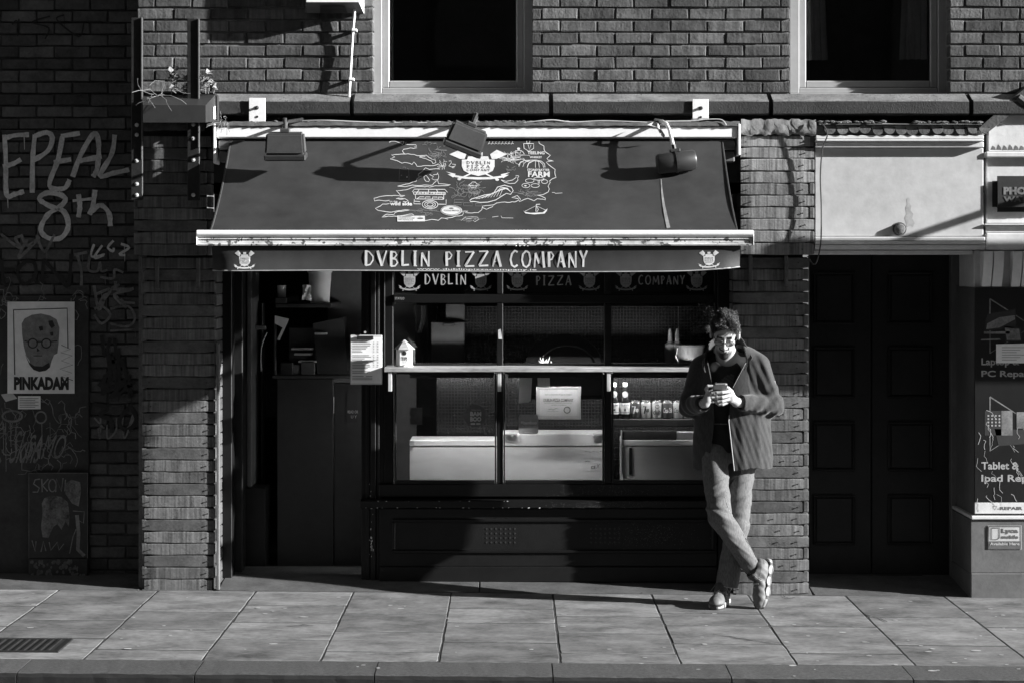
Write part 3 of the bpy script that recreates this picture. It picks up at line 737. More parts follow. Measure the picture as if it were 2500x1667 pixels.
blob([(1060,985),(1110,945),(1180,940),(1250,945),(1265,970),(1220,1000),(1200,985),(1240,965),(1190,960),(1120,965)], 1.1)
blob([(1420,945),(1490,935)], 1.0); blob([(1520,930),(1530,955),(1660,958)], 1.0); blob([(2105,660),(2135,662),(2145,672),(2225,668)], 1.0)
blob([(1150,140),(1155,175),(1170,165),(1165,135)], 1.4); box_text(pr, 'CASTLETOWN', 1130, 172, 1280, 182, .0)
pr.build('map_print', M['print'], can); fs_ = pf.build('faint_sketches', M['print_faint'], can); fs_['kind'] = 'stuff'; pi.build('crest_lettering', M['ink_grey'], can)
# worn pale streak down the canopy under the right lamp
st = Print(canopy_pt); st.line([(1614,440),(1616,470),(1620,500),(1627,535),(1632,558)], [2,4,6,8,9]); st.build('worn_streak', mat('worn', 0.2, 0.7, 0.2, 20), can)

# ================================================================== TIMBER CLADDING
rp = random.Random(21)
def plank_mesh(L, H, D, sd, m):
    r = random.Random(sd); n = 7; V = []; F = []; c = .0045
    wob0 = [r.uniform(-.002,.002) for _ in range(n+1)]; wob1 = [r.uniform(-.002,.002) for _ in range(n+1)]
    for i in range(n+1):
        x = -L/2 + L*i/n; e = .004 if i in (0, n) else 0
        zt, zl = H/2-e+wob1[i], -H/2+e+wob0[i]; yf = e + r.uniform(-.001,.001)
        for (y, z) in ((D, zl),(yf+c, zl),(yf, zl+c),(yf, zt-c),(yf+c, zt),(D, zt)): V.append((x, y, z))
    for i in range(n):
        for k in range(5): F.append((i*6+k,(i+1)*6+k,(i+1)*6+k+1,i*6+k+1))
    F += [(0,1,2,3,4,5), tuple(n*6+k for k in (5,4,3,2,1,0))]
    mb = MB().add(V, F); me = mb.mesh('plank'); me.materials.append(m); return me
PM = {}
def plank(parent, px0, px1, py0, py1, y, nails, sd, pale=0):
    L = xs(px1,y)-xs(px0,y); H = abs(zs(py1,y)-zs(py0,y))
    key = sd % 9 + 20*pale
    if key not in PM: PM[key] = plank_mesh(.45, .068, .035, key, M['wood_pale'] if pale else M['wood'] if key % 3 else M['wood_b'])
    o = bpy.data.objects.new('plank', PM[key]); COL.objects.link(o); o.parent = parent
    o.location = ((xs(px0,y)+xs(px1,y))/2, y+rp.uniform(-.002,.003), zs((py0+py1)/2,y)); o.scale = (L/.45, 1, H/.068)
    o.rotation_euler = (0, rp.uniform(-.004,.004), 0)
    for (nx, ny) in nails:
        q = bpy.data.objects.new('nail', NAIL); COL.objects.link(q); q.parent = o
        q.location = (((xs(nx,y))-o.location.x)/o.scale.x, 0, (zs(ny,y)-o.location.z)/o.scale.z)
        q.scale = (1/o.scale.x, 1, 1/o.scale.z)
nm = MB(); nm.tube([(0,.004,0),(0,-.007,.0005)], .0028, 6); nm.lathe([(.0045,-.0075),(.005,-.0065),(.005,-.0055),(.004,-.005)], (0,0,0), 8, 'y')
NAIL = nm.mesh('nail'); NAIL.materials.append(M['nail'])
YP = -.06
def side_boards(parent, x, y0, y1, z0, z1, pitch, sg):
    z = z0; k = 0
    while z < z1-.03:
        MB().cbox(x, x+sg*.03, y0+(.003 if k % 2 else .037), y1, z+.003, z+pitch-.003, .004).build('side_plank', M['wood_b'] if k % 2 else M['wood'], parent); z += pitch; k += 1
# right, upper box
cr = empty('upper_timber_cladding', 'sunlit plank box beside the white fascia, above the leaning man', 'cladding')
ed = [331,360,388,419,448.5,478,506,535,563,593,623.5]
for i in range(10):
    e = 1988 if i % 2 else 1980
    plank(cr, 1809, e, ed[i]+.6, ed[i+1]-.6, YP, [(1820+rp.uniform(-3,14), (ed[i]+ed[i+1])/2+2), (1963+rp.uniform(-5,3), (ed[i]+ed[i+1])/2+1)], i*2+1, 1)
side_boards(cr, xs(1981,YP)-.012, YP, .2, zs(623,0), zs(331,0), .073, 1)
MB().box(xs(1815,YP), xs(1972,YP), YP+.034, .3, zs(622,YP), zs(330,YP)).build('core', M['room_dark'], cr)
# right, lower
cl = empty('lower_right_cladding', 'timber plank pilaster the man leans against', 'cladding')
y0_ = 628; ed = [y0_ + (1450.5-y0_)*i/29 for i in range(30)]
for i in range(29):
    e = 1975 if i % 2 == 0 else 1965
    nl = [(1948+rp.uniform(-6,3), (ed[i]+ed[i+1])/2+rp.uniform(-1,2))]
    if i == 28: nl.append((1801, 1438))
    if i > 8: nl.append((1915+rp.uniform(-30,3), (ed[i]+ed[i+1])/2)) if rp.random() < .25 else None
    plank(cl, 1791, e, ed[i]+.6, ed[i+1]-.6, 0.0, nl, i+3)
side_boards(cl, xs(1966,0)-.010, 0, .5, gz(1.8)+.005, zs(628,0), .0709, 1); side_boards(cl, xs(1790,0)+.028, 0.037, .2, gz(1.8)+.005, zs(628,0), .0709, -1)
MB().box(xs(1797,0), xs(1962,0), .034, .5, gz(1.8), 2.32).build('core', M['room_dark'], cl)
for px in (1831, 1918): MB().cbox(xs(px-4,0), xs(px+5,0), -.02, -.001, zs(698,0), zs(624,-.03), .003).build('batten', M['wood_b'], cl)
# left
cw = empty('left_timber_cladding', 'timber plank pilaster between graffiti wall and shop doorway, lit below waist height', 'cladding')
y0_ = 628; ed = [y0_ + (1442-y0_)*i/28 for i in range(29)]
for i in range(28):
    a = 347 if i % 2 == 0 else 352; b = 524 - (i > 22)*rp.uniform(0,8)
    yc = (ed[i]+ed[i+1])/2
    plank(cw, a, b, ed[i]+.6, ed[i+1]-.6, 0.0, [(363+rp.uniform(-2,5), yc), (506+rp.uniform(-4,4), yc)] if i > 9 else [], i+5)
side_boards(cw, xs(524,0)-.026, 0.037, .3, gz(-2)+.005, zs(632,0), .0719, 1); side_boards(cw, xs(347,0)+.024, 0.004, .38, gz(-2)+.005, zs(636,0), .0719, -1)
MB().box(xs(356,0), xs(520,0), .034, .38, gz(-2), 2.32).build('core', M['room_dark'], cw)
for px in (384, 484): MB().cbox(xs(px-4,0), xs(px+5,0), -.02, -.001, zs(706,0), zs(630,0), .003).build('batten', M['wood_b'], cw)
cu = empty('upper_left_cladding', 'shaded plank box behind the two steel posts', 'cladding')
ed = [332+29.3*i for i in range(11)]
for i in range(10): plank(cu, 327, 503, ed[i]+.6, ed[i+1]-.6, YP, [], i+2)
side_boards(cu, xs(503,YP), YP, .06, zs(625,0), zs(332,0), .073, 1)
MB().box(xs(333,YP), xs(498,YP), YP+.034, .06, zs(624,YP), zs(331,YP)).build('core', M['room_dark'], cu)
# pale corner strip beside the doorway
cs = MB(); cs.cbox(xs(529,.0), xs(536,.0), -.012, .03, gz(-1.8)+.004, zs(838,0), .003); tag(cs.build('corner_strip', M['grey_paint']), 'thin pale metal strip up the doorway edge of the left plank pilaster', 'strip')

# felt and lead caps on top of the columns and roof edge
lead = MB(); n = 22; V = []; F = []; rl = random.Random(4)
for i in range(n+1):
    px = 1808 + (1992-1808)*i/n; wv = rl.uniform(-2,2)
    for (y, py) in ((.04, 292+wv), (YP-.02, 293+wv*1.5), (YP-.022+rl.uniform(-.006,.006), 303), (YP-.018+rl.uniform(-.006,.006), 316), (YP-.018+rl.uniform(-.008,.006), 326+wv), (YP-.012+rl.uniform(-.005,.005), 331+wv*1.6)):
        V.append(at(px + rl.uniform(-1.5,1.5), py, y))
for i in range(n):
    for k in range(5): F.append((i*6+k,(i+1)*6+k,(i+1)*6+k+1,i*6+k+1))
tag(MB().add(V, F).build('lead_flashing', M['lead'], sm=True, ang=60), 'crumpled lead flashing capping the sunlit plank box', 'flashing')
lf = MB(); V = []; F = []
for i in range(n+1):
    px = 348 + (500-348)*i/n; wv = rl.uniform(-1.5,1.5)
    for (y, py) in ((.04, 291+wv), (YP-.02, 292+wv), (YP-.03+rl.uniform(-.006,.006), 304), (YP-.02, 320+wv)): V.append(at(px, py, y))
for i in range(n):
    for k in range(3): F.append((i*4+k,(i+1)*4+k,(i+1)*4+k+1,i*4+k+1))
tag(lf.add(V, F).build('roofing_felt', M['felt'], sm=True, ang=60), 'dark roofing felt lapped over the plank box behind the steel posts', 'roofing felt')
# ragged felt edge along the top of the awning box
fe = MB(); V = []; F = []; n = 120
for i in range(n+1):
    px = 505 + (1806-505)*i/n; wv = rl.uniform(-1.8,1.8)
    for (y, py) in ((.06, 296), (YC+.04, 298+wv), (YC+.0, 301+wv), (YC-.012+rl.uniform(-.004,.004), 308+rl.uniform(-1,1.0))): V.append(at(px, py, y))
for i in range(n):
    for k in range(3): F.append((i*4+k,(i+1)*4+k,(i+1)*4+k+1,i*4+k+1))
tag(fe.add(V, F).build('felt_edging', M['felt'], sm=True, ang=60), 'ragged felt strip along the top of the white awning box', 'roofing felt')
mo = MB()
for i in range(90):
    px = rl.choice([rl.uniform(560,1780), rl.uniform(700,1400), rl.uniform(1150,1300)]); c = at(px, 298+rl.uniform(-1,2), YC+.05+rl.uniform(-.03,.03)); r = rl.uniform(.004,.012)
    mo.lathe([(0.001,-r*.5),(r*1.3,-r*.2),(r*1.4,r*.2),(r*.6,r*.6),(.001,r*.7)], c, 6)
mo = mo.build('moss', M['moss'], sm=True); mo['kind'] = 'stuff'; tag(mo, 'crumbs of moss and grit along the top of the awning box', 'moss')
def cable(name, pts, r, m, label, cat='cable', smooth_n=6):
    P = [Vector(p) for p in pts]; Q = []
    for i in range(len(P)-1):
        p0, p1, p2, p3 = P[max(i-1,0)], P[i], P[i+1], P[min(i+2,len(P)-1)]
        for k in range(smooth_n):
            t = k/smooth_n
            Q.append(.5*((2*p1)+(p2-p0)*t+(2*p0-5*p1+4*p2-p3)*t*t+(3*p1-p0-3*p2+p3)*t**3))
    Q.append(P[-1])
    o = MB().tube(Q, r, 6).build(name, m, sm=True); return tag(o, label, cat)
cable('cable', [at(735,296,-.1),at(800,295,-.12),at(900,299,-.11),at(1010,301,-.11),at(1075,299,-.12)], .004, M['cable_white'], 'pale cable lying on the awning box between the left and middle lamps')
cable('cable', [at(1270,302,-.11),at(1310,297,-.12),at(1350,294,-.12),at(1400,299,-.11),at(1475,296,-.11),at(1580,300,-.12)], .004, M['cable_white'], 'pale cable lying on the awning box between the middle and right lamps')
cable('cable', [at(1625,297,-.12),at(1690,296,-.12),at(1720,293,-.12),at(1760,293,-.13),at(1773,306,-.15)], .0042, M['cable_white'], 'pale cable curving over the right end of the white awning box')
cable('cable', [at(1990,296,-.1),at(2010,306,-.12),at(2020,330,-.12),at(2008,365,-.11),at(2003,430,-.1),at(2005,500,-.1),at(2005,560,-.11),at(2003,600,-.12),at(1994,640,-.13),at(1984,644,-.12),at(1972,626,-.1)], .0045, M['cable'], 'black cable hanging in a loop beside the white fascia')

# ================================================================== FLOODLIGHTS
def head_box(w, h, d, m):
    mb = MB(); t = .93
    v = [(-w/2,-d/2,-h/2),(w/2,-d/2,-h/2),(w/2,d/2,-h/2*1.0),(-w/2,d/2,-h/2),(-w/2*t,-d/2*.7,h/2),(w/2*t,-d/2*.7,h/2),(w/2*t,d/2*.7,h/2),(-w/2*t,d/2*.7,h/2)]
    bm = bmesh.new(); vs_ = [bm.verts.new(q) for q in v]
    for f in [(0,3,2,1),(4,5,6,7),(0,1,5,4),(1,2,6,5),(2,3,7,6),(3,0,4,7)]: bm.faces.new([vs_[i] for i in f])
    bmesh.ops.bevel(bm, geom=bm.edges[:], offset=.012, segments=2, affect='EDGES'); bm.verts.index_update()
    mb.add([q.co[:] for q in bm.verts], [[q.index for q in f.verts] for f in bm.faces]); bm.free(); return mb
def flood(name, label, px, py, y, rx, ry, rz, arm, w=.235, h=.125, d=.12, round_=False):
    root = empty(name, label, 'floodlight', 'floodlights over the awning'); c = at(px, py, y); root.location = c
    if not round_:
        hd = head_box(w, h, d, None).build('lamp_head', M['plastic_grey'], root, sm=True)
        fr = MB(); fr.cbox(-w/2-.004, w/2+.004, -d/2-.004, d/2+.004, -h/2-.034, -h/2-.001, .006)
        f = fr.build('lens_frame', M['plastic_black'], root); 
        g_ = MB(); g_.box(-w/2+.012, w/2-.012, -d/2+.01, d/2-.01, -h/2-.037, -h/2-.034); g_.build('lens', M['lamp_glass'], root)
        mb = MB(); mb.cbox(-.028,.028,-.02,.02,h/2+.001,h/2+.025,.004); mb.tube([(0,0,h/2+.02),(0,0,h/2+.085)], .011, 8); br = mb.build('bracket', M['plastic_grey'], root)
        parts = [hd, f, br]
    else:
        mb = MB(); mb.lathe([(.02,-w/2-.004),(.052,-w/2),(.06,-w/2+.012),(.06,w/2-.012),(.052,w/2),(.02,w/2+.004)], (0,0,0), 18, 'x'); hd = mb.build('lamp_head', M['plastic_black'], root, sm=True)
        mb = MB(); mb.lathe([(.066,-.006),(.066,.006)], (0,0,0), 18, 'x'); mb.build('band', M['plastic_black'], root)
        g_ = MB(); g_.cbox(-w/2+.02, w/2-.02, .02, .058, -.064, -.02, .004); g_.build('lens', M['lamp_glass'], root)
        mb = MB(); mb.cbox(-.03,.03,-.018,.018,.058,.078,.004); mb.tube([(0,0,.07),(-.004,0,.105)], .013, 8); mb.build('bracket', M['plastic_black'], root)
    rot = Matrix.Rotation(rz,4,'Z') @ Matrix.Rotation(ry,4,'Y') @ Matrix.Rotation(rx,4,'X')
    for ch in list(root.children): ch.matrix_local = rot @ ch.matrix_local
    am = MB(); am.tube([Vector(p)-c for p in arm[0]], arm[1], 8); am.build('arm', arm[2], root, sm=True)
    return root
flood('floodlight', 'black box floodlight hanging level at the left end of the awning', 697, 350, -.47, R(12), 0, 0,
      ([at(697,318,-.47),at(698,303,-.465),at(701,298,-.45),at(735,293,-.10),at(737,292,-.06)], .011, M['steel_dark']))
flood('floodlight', 'black box floodlight tilted sideways over the middle of the awning', 1141, 332, -.50, R(14), R(21), R(8),
      ([at(1156,305,-.48),at(1162,292,-.475),at(1163,287,-.46),at(1160,290,-.06)], .012, M['steel_dark']), w=.225, h=.12)
flood('floodlight', 'black drum floodlight on a bent white arm at the right of the awning', 1651, 396, -.405, 0, R(-7), R(4),
      ([at(1645,366,-.405),at(1641,345,-.34),at(1634,318,-.25),at(1627,303,-.19),at(1616,297,-.14),at(1600,294,-.06)], .011, M['bar']), round_=True, w=.23)
# rag caught on the bent lamp arm
rg_ = MB(); V = []; F = []; r0 = random.Random(8)
P = [(1580,306),(1596,298),(1606,301),(1612,312),(1618,322),(1624,331),(1621,338),(1612,330),(1606,318),(1596,309)]
V = [at(p[0], p[1], -.2+r0.uniform(-.03,.03)) for p in P] + [at(1606,312,-.23), at(1615,324,-.22)]
F = [(0,1,10),(1,2,10),(2,3,10),(3,4,11,10),(4,5,11),(5,6,11),(6,7,11),(7,8,10,11),(8,9,10),(9,0,10)]
tag(rg_.add(V, F).build('rag', M['print']), 'scrap of pale torn plastic caught on the bent lamp arm', 'rag')

# ================================================================== STEEL POSTS, TROUGH, PLATES, BOX
def post(label, px0, px1, py0, py1, y, bolts):
    r = empty('steel_post', label, 'post', 'steel sign posts')
    MB().cbox(xs(px0,y), xs(px1,y), y, y+.028, zs(py1,y), zs(py0,y), .003).build('flat_bar', M['steel_dark'], r)
    mb = MB(); mb.box(xs(px1,y)-.006, xs(px1,y)+.0, y-.012, y-.001, zs(py1-(130 if px0 > 400 else 100),y), zs(py0,y)+.0); mb.build('edge_flange', M['grey_paint'], r)  # pale strip painting the sunlit right edge of the post
    for b in bolts:
        c = at((px0+px1)/2, b, y); MB().lathe([(.012,0),(.0125,-.002),(.011,-.005),(.006,-.0055),(.006,-.012),(.004,-.013)], c, 10, 'y').build('bolt', M['zinc'], r, sm=True)
    return r
post('dark flat steel post at the very corner beside the graffiti wall', 320, 348, 44, 490, -.16, [306,330,393,450,477])
post('dark flat steel post standing in front of the black trough', 457, 487, 47, 491, -.16, [305,339,391,477])
# trough: dark rim against the wall, sloping sides narrowing towards the street
tr = empty('black_trough', 'black plastic trough with sloping sides behind the steel posts', 'trough')
yb, yf = -.07, -.30
b0 = [at(345,231,yb), at(527,231,yb), at(529,297,yb), at(345,297,yb)]; f0 = [at(349,257,yf), at(502,258,yf), at(502,300,yf), at(349,300,yf)]
MB().add(b0+f0, [(0,1,5,4),(1,2,6,5),(2,3,7,6),(3,0,4,7),(4,5,6,7),(0,3,2,1)]).build('shell', M['plastic_black'], tr)
MB().tube([at(343,228,yb),at(520,228,yb),at(530,236,yb),at(531,296,yb)], .011, 8).build('rim', M['plastic_black'], tr, sm=True)
pr = Print(lambda px, py: Vector((xs(px,yb-.03), yb-.05, zs(py,yb-.03)))); 
lp = [b0[1].lerp(f0[1],.12), b0[1].lerp(f0[1],.30), b0[2].lerp(f0[2],.30), b0[2].lerp(f0[2],.12)]
q = [lp[0].lerp(lp[3],.4), lp[1].lerp(lp[2],.4), lp[2].lerp(lp[1],.1), lp[3].lerp(lp[0],.1)]
MB().add([p+Vector((.003,-.002,0)) for p in q], [(0,1,2,3)]).build('sticker', M['paper'], tr)
# weeds on the trough
pl = empty('weed', 'leafy weed growing on top of the black trough', 'plant'); rw = random.Random(14)
lm = MB()
def leaf(mb, p, d, s, up):
    d = d.normalized(); side = d.cross(up).normalized()*s*.45; 
    pts = [p, p+d*s*.3+side, p+d*s*.55+side*.7+up*s*.05, p+d*s, p+d*s*.55-side*.7+up*s*.05, p+d*s*.3-side]
    mb.add(pts, [(0,1,2,3),(0,3,4,5)])
stems = MB()
for i in range(9):
    px = rw.choice([rw.uniform(415,455), rw.uniform(488,525), rw.uniform(488,515)]); b = at(px, 230, -.12+rw.uniform(-.03,.04)); h = rw.uniform(.04,.16)
    tip = b + Vector((rw.uniform(-.03,.03), rw.uniform(-.04,.02), h)); stems.tube([b, (b+tip)/2+Vector((rw.uniform(-.01,.01),0,0)), tip], .0022, 5)
    for k in range(16):
        t = rw.uniform(.3,1.05); p = b.lerp(tip, t); leaf(lm, p, Vector((rw.uniform(-1,1), rw.uniform(-1,.3), rw.uniform(-.5,.8))), rw.uniform(.022,.046), Vector((rw.uniform(-.4,.4),-.4,1)).normalized())
stems.build('stem', M['twig'], pl); lm.build('foliage', M['leaf'], pl)
for lab, c0, cnt, spread in (('dry wiry roots trailing over the left end of the trough', (385,236), 9, 40), ('tangle of dry stems at the right foot of the trough', (545,298), 12, 18)):
    t = MB()
    for i in range(cnt):
        p = at(c0[0]+rw.uniform(-spread,spread)*.5, c0[1]+rw.uniform(-6,2), -.2+rw.uniform(-.06,.05)); P = [p]; d = Vector((rw.uniform(-1,1), rw.uniform(-.5,.2), rw.uniform(-.6,1)))
        for k in range(6): d += Vector((rw.uniform(-.8,.8), rw.uniform(-.4,.3), rw.uniform(-1.0,.5))); P.append(P[-1]+d.normalized()*rw.uniform(.015,.03)*spread/26)
        t.tube(P, .0014, 4)
    tag(t.build('dry_weed', M['twig']), lab, 'plant')
def plate(label, px0, px1, py0, py1, bolts):
    r = empty('fixing_plate', label, 'plate', 'white fixing plates on the ledge'); y = YS-.014
    MB().cbox(xs(px0,y), xs(px1,y), y, y+.006, zs(py1,y), zs(py0,y), .001).build('plate', M['bar'], r)
    MB().cbox(xs(px0,y), xs(px1,y), y+.002, .05, zs(py1,y)-.006, zs(py1,y)-.0005, .001).build('foot', M['bar'], r)
    for i, (bx, by) in enumerate(bolts):
        c = at(bx, by, y); MB().lathe([(.012,0),(.012,-.003),(.008,-.004),(.008,-.02),(.006,-.022)] if i == 0 else [(.007,0),(.007,-.003)], c, 10, 'y').build('bolt', M['steel_dark'], r, sm=True)
plate('white metal fixing plate with bolt on the ledge left of the first window', 608, 648, 240, 298, [(627,264),(628,286)])
plate('white metal fixing plate with bolt on the ledge between the windows', 1691, 1730, 243, 290, [(1711,265),(1711,287)])
# white box (part in frame) with pipe
ab = empty('white_wall_box', 'white wall box with black open underside above the conduit', 'wall box'); y0, y1 = -.11, YU
pts_b = [at(747,0,y0)]
mb = MB(); x0, x1, z0 = xs(748,y0), xs(876,y0), zs(6,y0)
mb.add([(x0,y0,z0),(x1,y0,z0),(x1,y0,z0+1.1),(x0,y0,z0+1.1),(x0-.02,y1,z0-.05),(x1+.02,y1,z0-.05),(x1+.02,y1,z0+1.1),(x0-.02,y1,z0+1.1)], [(0,1,2,3),(1,5,6,2),(0,3,7,4),(3,2,6,7)])
mb.build('casing', M['bar'], ab)
MB().add([(x0+.004,y0+.003,z0+.001),(x1-.004,y0+.003,z0+.001),(x1+.016,y1-.002,z0-.047),(x0-.016,y1-.002,z0-.047)], [(0,1,2,3)]).build('underside', M['grey_paint'], ab)
MB().add([(x0+.08,y0+.04,z0-.016),(x1-.09,y0+.04,z0-.016),(x1-.08,y1-.02,z0-.047),(x0+.07,y1-.02,z0-.047)], [(0,1,2,3)]).build('opening', M['ink'], ab)
cp = empty('conduit', 'thin white conduit dropping from the wall box to the stone ledge', 'pipe')
MB().tube([at(866,24,-.0),at(862,70,.01),at(858,130,.015),at(852,238,.0)], .0085, 8).build('pipe', M['bar'], cp, sm=True)
for py, px in ((74,862),(194,855)): MB().cbox(xs(px-3,0), xs(px+9,0), -.012, .06, zs(py+3,0), zs(py-3,0), .002).build('clip', M['bar'], cp)
# ================================================================== SHOPFRONT
YF = .26; YG = .31
sf = empty('shopfront', 'black painted timber shopfront with three bays of windows under the awning', 'shopfront')
FD = M['frame_dark']
def fbox(name, px0, px1, py0, py1, y0, y1, m=None, parent=sf, c=.004):
    return MB().cbox(xs(px0,y0), xs(px1,y0), y0, y1, zs(py1,y0), zs(py0,y0), c).build(name, m or FD, parent)
# door post with mouldings
fbox('post', 882, 960, 560, 1416, YF+.03, YF+.13)
for a, b, dy in ((893,903,.012),(905,917,.022),(919,926,.010),(936,940,.006)): fbox('moulding', a, b, 600, 1416, YF+.03-dy, YF+.0295, c=.003)
fbox('post', 1752, 1790, 560, 1418, YF+.01, YF+.12)
fbox('moulding', 1744, 1751, 655, 1190, YF+.02, YF+.08)
# transoms and mullions
fbox('head_rail', 961, 1751, 560, 662, YF+.03, YF+.12)
fbox('transom', 961, 1743, 719, 740, YF+.012, YF+.10)
for a, b in ((1213,1228),(1476,1493)):
    fbox('mullion', a, b, 663, 718.5, YF+.010, YF+.10); fbox('mullion', a, b, 740.5, 1180, YF+.010, YF+.10)
fbox('bottom_rail', 925, 1751, 1181, 1212, YF+.0, YF+.12)
fbox('ledge', 878, 1751, 1221, 1240, YF-.05, YF+.12, c=.005)
fbox('apron', 931, 1751, 1212.5, 1220.5, YF+.02, YF+.12)
# lower window beads
for a, b in ((963,1212),(1229,1475),(1494,1743)):
    for q in ((a, a+4, 912, 1180), (b-4, b, 912, 1180), (a+4.5, b-4.5, 1172, 1180), (a+4.5, b-4.5, 908, 913)): fbox('bead', *q, YF+.004, YF+.05, c=.002)
# stall riser with raised moulding frame and perforated vents
fbox('stall_riser', 926, 1751, 1240.5, 1382, YF+.0, YF+.12, M['riser'])
fbox('plinth', 926, 1751, 1382.5, 1420, YF-.012, YF+.12, M['riser'])
for q in ((957,1748,1266,1274),(957,1748,1342,1350),(957,965,1274.5,1341.5),(1738,1746,1274.5,1341.5)): fbox('panel_moulding', *q, YF-.014, YF-.0005, c=.005)
for cx in (1188, 1443):
    v = MB()
    for i in range(7):
        for j in range(4):
            c = at(cx+i*11.5, 1290+j*11, YF-.002); v.lathe([(.0065,.0),(.0065,.0012)], c, 8, 'y')
    v.build('vent', M['ink'], sf)
# panes
for nm, (a, b, c_, d) in (('pane',(961,1212,663,718)),('pane',(1229,1475,663,718)),('pane',(1494,1743,663,718)),('pane',(961,1212,741,1172)),('pane',(1229,1475,741,1172)),('pane',(1494,1743,741,1172))):
    MB().box(xs(a,YG), xs(b,YG), YG, YG+.005, zs(d,YG), zs(c_,YG)).build(nm, M['glass'], sf)
# paint chips
rch = random.Random(6); ch = Print(flat(YF-.052))
for i in range(26):
    px, py = rch.uniform(880,1330), rch.choice([1222.5,1238.5,1238.8]); r = rch.uniform(.8,2.2); ch.poly([(px,py-r*.6),(px+r*1.4,py-r*.4),(px+r,py+r*.5),(px-r*.5,py+r*.4)])
o = ch.build('paint_chips', M['chip'], sf); o['kind'] = 'stuff'
ch = Print(flat(YF+.002))
for i in range(34):
    px, py = rch.choice([rch.uniform(900,912), rch.uniform(904,908)]), rch.choice([rch.uniform(1310,1350), rch.uniform(1180,1400)]); r = rch.uniform(.7,1.9); ch.poly([(px,py-r*1.5),(px+r*.7,py-r),(px+r*.5,py+r*1.6),(px-r*.5,py+r)])
o = ch.build('paint_chips', M['chip'], sf); o['kind'] = 'stuff'
# dusty bloom on the right of the stall riser
du = Print(flat(YF-.0155)); du2 = Print(flat(YF-.003)); du3 = Print(flat(YF-.052))
for i in range(900):
    t = rch.random()
    if t < .5: px, py, q = rch.gauss(1590,55), rch.gauss(1305,20), du2
    elif t < .75: px, py, q = rch.gauss(1500,90), rch.gauss(1198,9), du2
    else: px, py, q = rch.gauss(1490,70), rch.uniform(1223,1239), du3
    if not (1330 < px < 1735) or (q is du2 and not (1183 < py < 1211 or 1276 < py < 1340)): continue
    r = rch.uniform(.4,1.0); q.poly([(px,py-r),(px+r,py),(px,py+r),(px-r,py)])
for q in (du2, du3): o = q.build('dust', M['dust'], sf); o['kind'] = 'stuff'
# lettering on the fanlights
for wd, a, b, c_, d in (('DVBLIN',1038,1137,669,695),('PIZZA',1309,1394,673,697),('COMPANY',1559,1671,673,695)):
    pr = Print(flat(YG-.003)); hand_text(pr, wd, a, b, c_, d, 2.9); pr.build('fanlight_lettering', M['print_dim'], sf)
for cx in (1000, 1174, 1263, 1439, 1528, 1701):
    pr = Print(flat(YG-.003)); ik = Print(flat(YG-.006)); crest(pr, cx, 684, .074, ik, sy=.15); pr.build('crest', M['print_dim'], sf); ik.build('crest_lettering', M['ink_grey'], sf)
pr = Print(flat(YF+.010)); pr.text('STAYLO', 964, 726, 987, 732); pr.build('scratched_tag', M['print_dim'], sf)
bd = MB()
for a, b in ((964,1211),(1230,1474),(1495,1742)): bd.box(xs(a,YG), xs(b,YG), YG+.02, YG+.03, zs(714,YG), zs(640,YG))
bd.build('fanlight_backing', M['board_black'], sf)
# sticker remnant on the mullion
s1 = Print(flat(YF+.006)); s1.poly([(1216,806),(1222,803),(1225,818),(1226,828),(1217,828)]); tag(s1.build('sticker', M['spray']), 'torn pale sticker on the mullion left of the oven', 'sticker')

# serving shelf and its brackets
sh = empty('serving_shelf', 'narrow wooden serving shelf running across the shop windows', 'shelf')
MB().cbox(xs(937,.0), xs(1752,.0), .02, YF+.008, zs(908,.02), zs(897,.02), .003).build('board', M['shelf'], sh)
for px in (952, 1219, 1486): MB().cbox(xs(px-4.5,.03), xs(px+4.5,.03), .03, .055, zs(955,.03), zs(908.3,.03), .002).build('bracket', M['card'], sh)
# tips box: six sided bird house
th_ = empty('tips_box', 'pale wooden bird house tips box on the left end of the shelf', 'tips box'); c = at(987, 894, .14); c.z = zs(897,.02)+.001
def hexa(r0, r1, z0, z1, n=6, ph=0): 
    v = [(c.x+r0*math.cos(2*math.pi*(k+ph)/n), c.y+r0*math.sin(2*math.pi*(k+ph)/n), z0) for k in range(n)] + [(c.x+r1*math.cos(2*math.pi*(k+ph)/n), c.y+r1*math.sin(2*math.pi*(k+ph)/n), z1) for k in range(n)]
    return MB().add(v, [tuple(range(n-1,-1,-1)), tuple(range(n,2*n))]+[(k,(k+1)%n,n+(k+1)%n,n+k) for k in range(n)])
hexa(.056,.056,c.z,c.z+.008,12).build('base', M['card'], th_)
hexa(.050,.050,c.z+.0082,c.z+.105).build('body', M['paper'], th_)
hexa(.068,.006,c.z+.1052,c.z+.163).build('roof', M['shelf'], th_)
yf_ = c.y-.0433-.0015
pr = Print(flat(yf_)); pr.oval(987,862,5.2,5.2,12); pr.text('TIPS', 979, 871, 996, 880, .02); pr.line([(984,883),(984,886)],1); pr.line([(989,883),(989,886)],1); pr.line([(983,889),(987,892),(990,889)],1)
pr.build('tips_writing', M['ink'], th_)
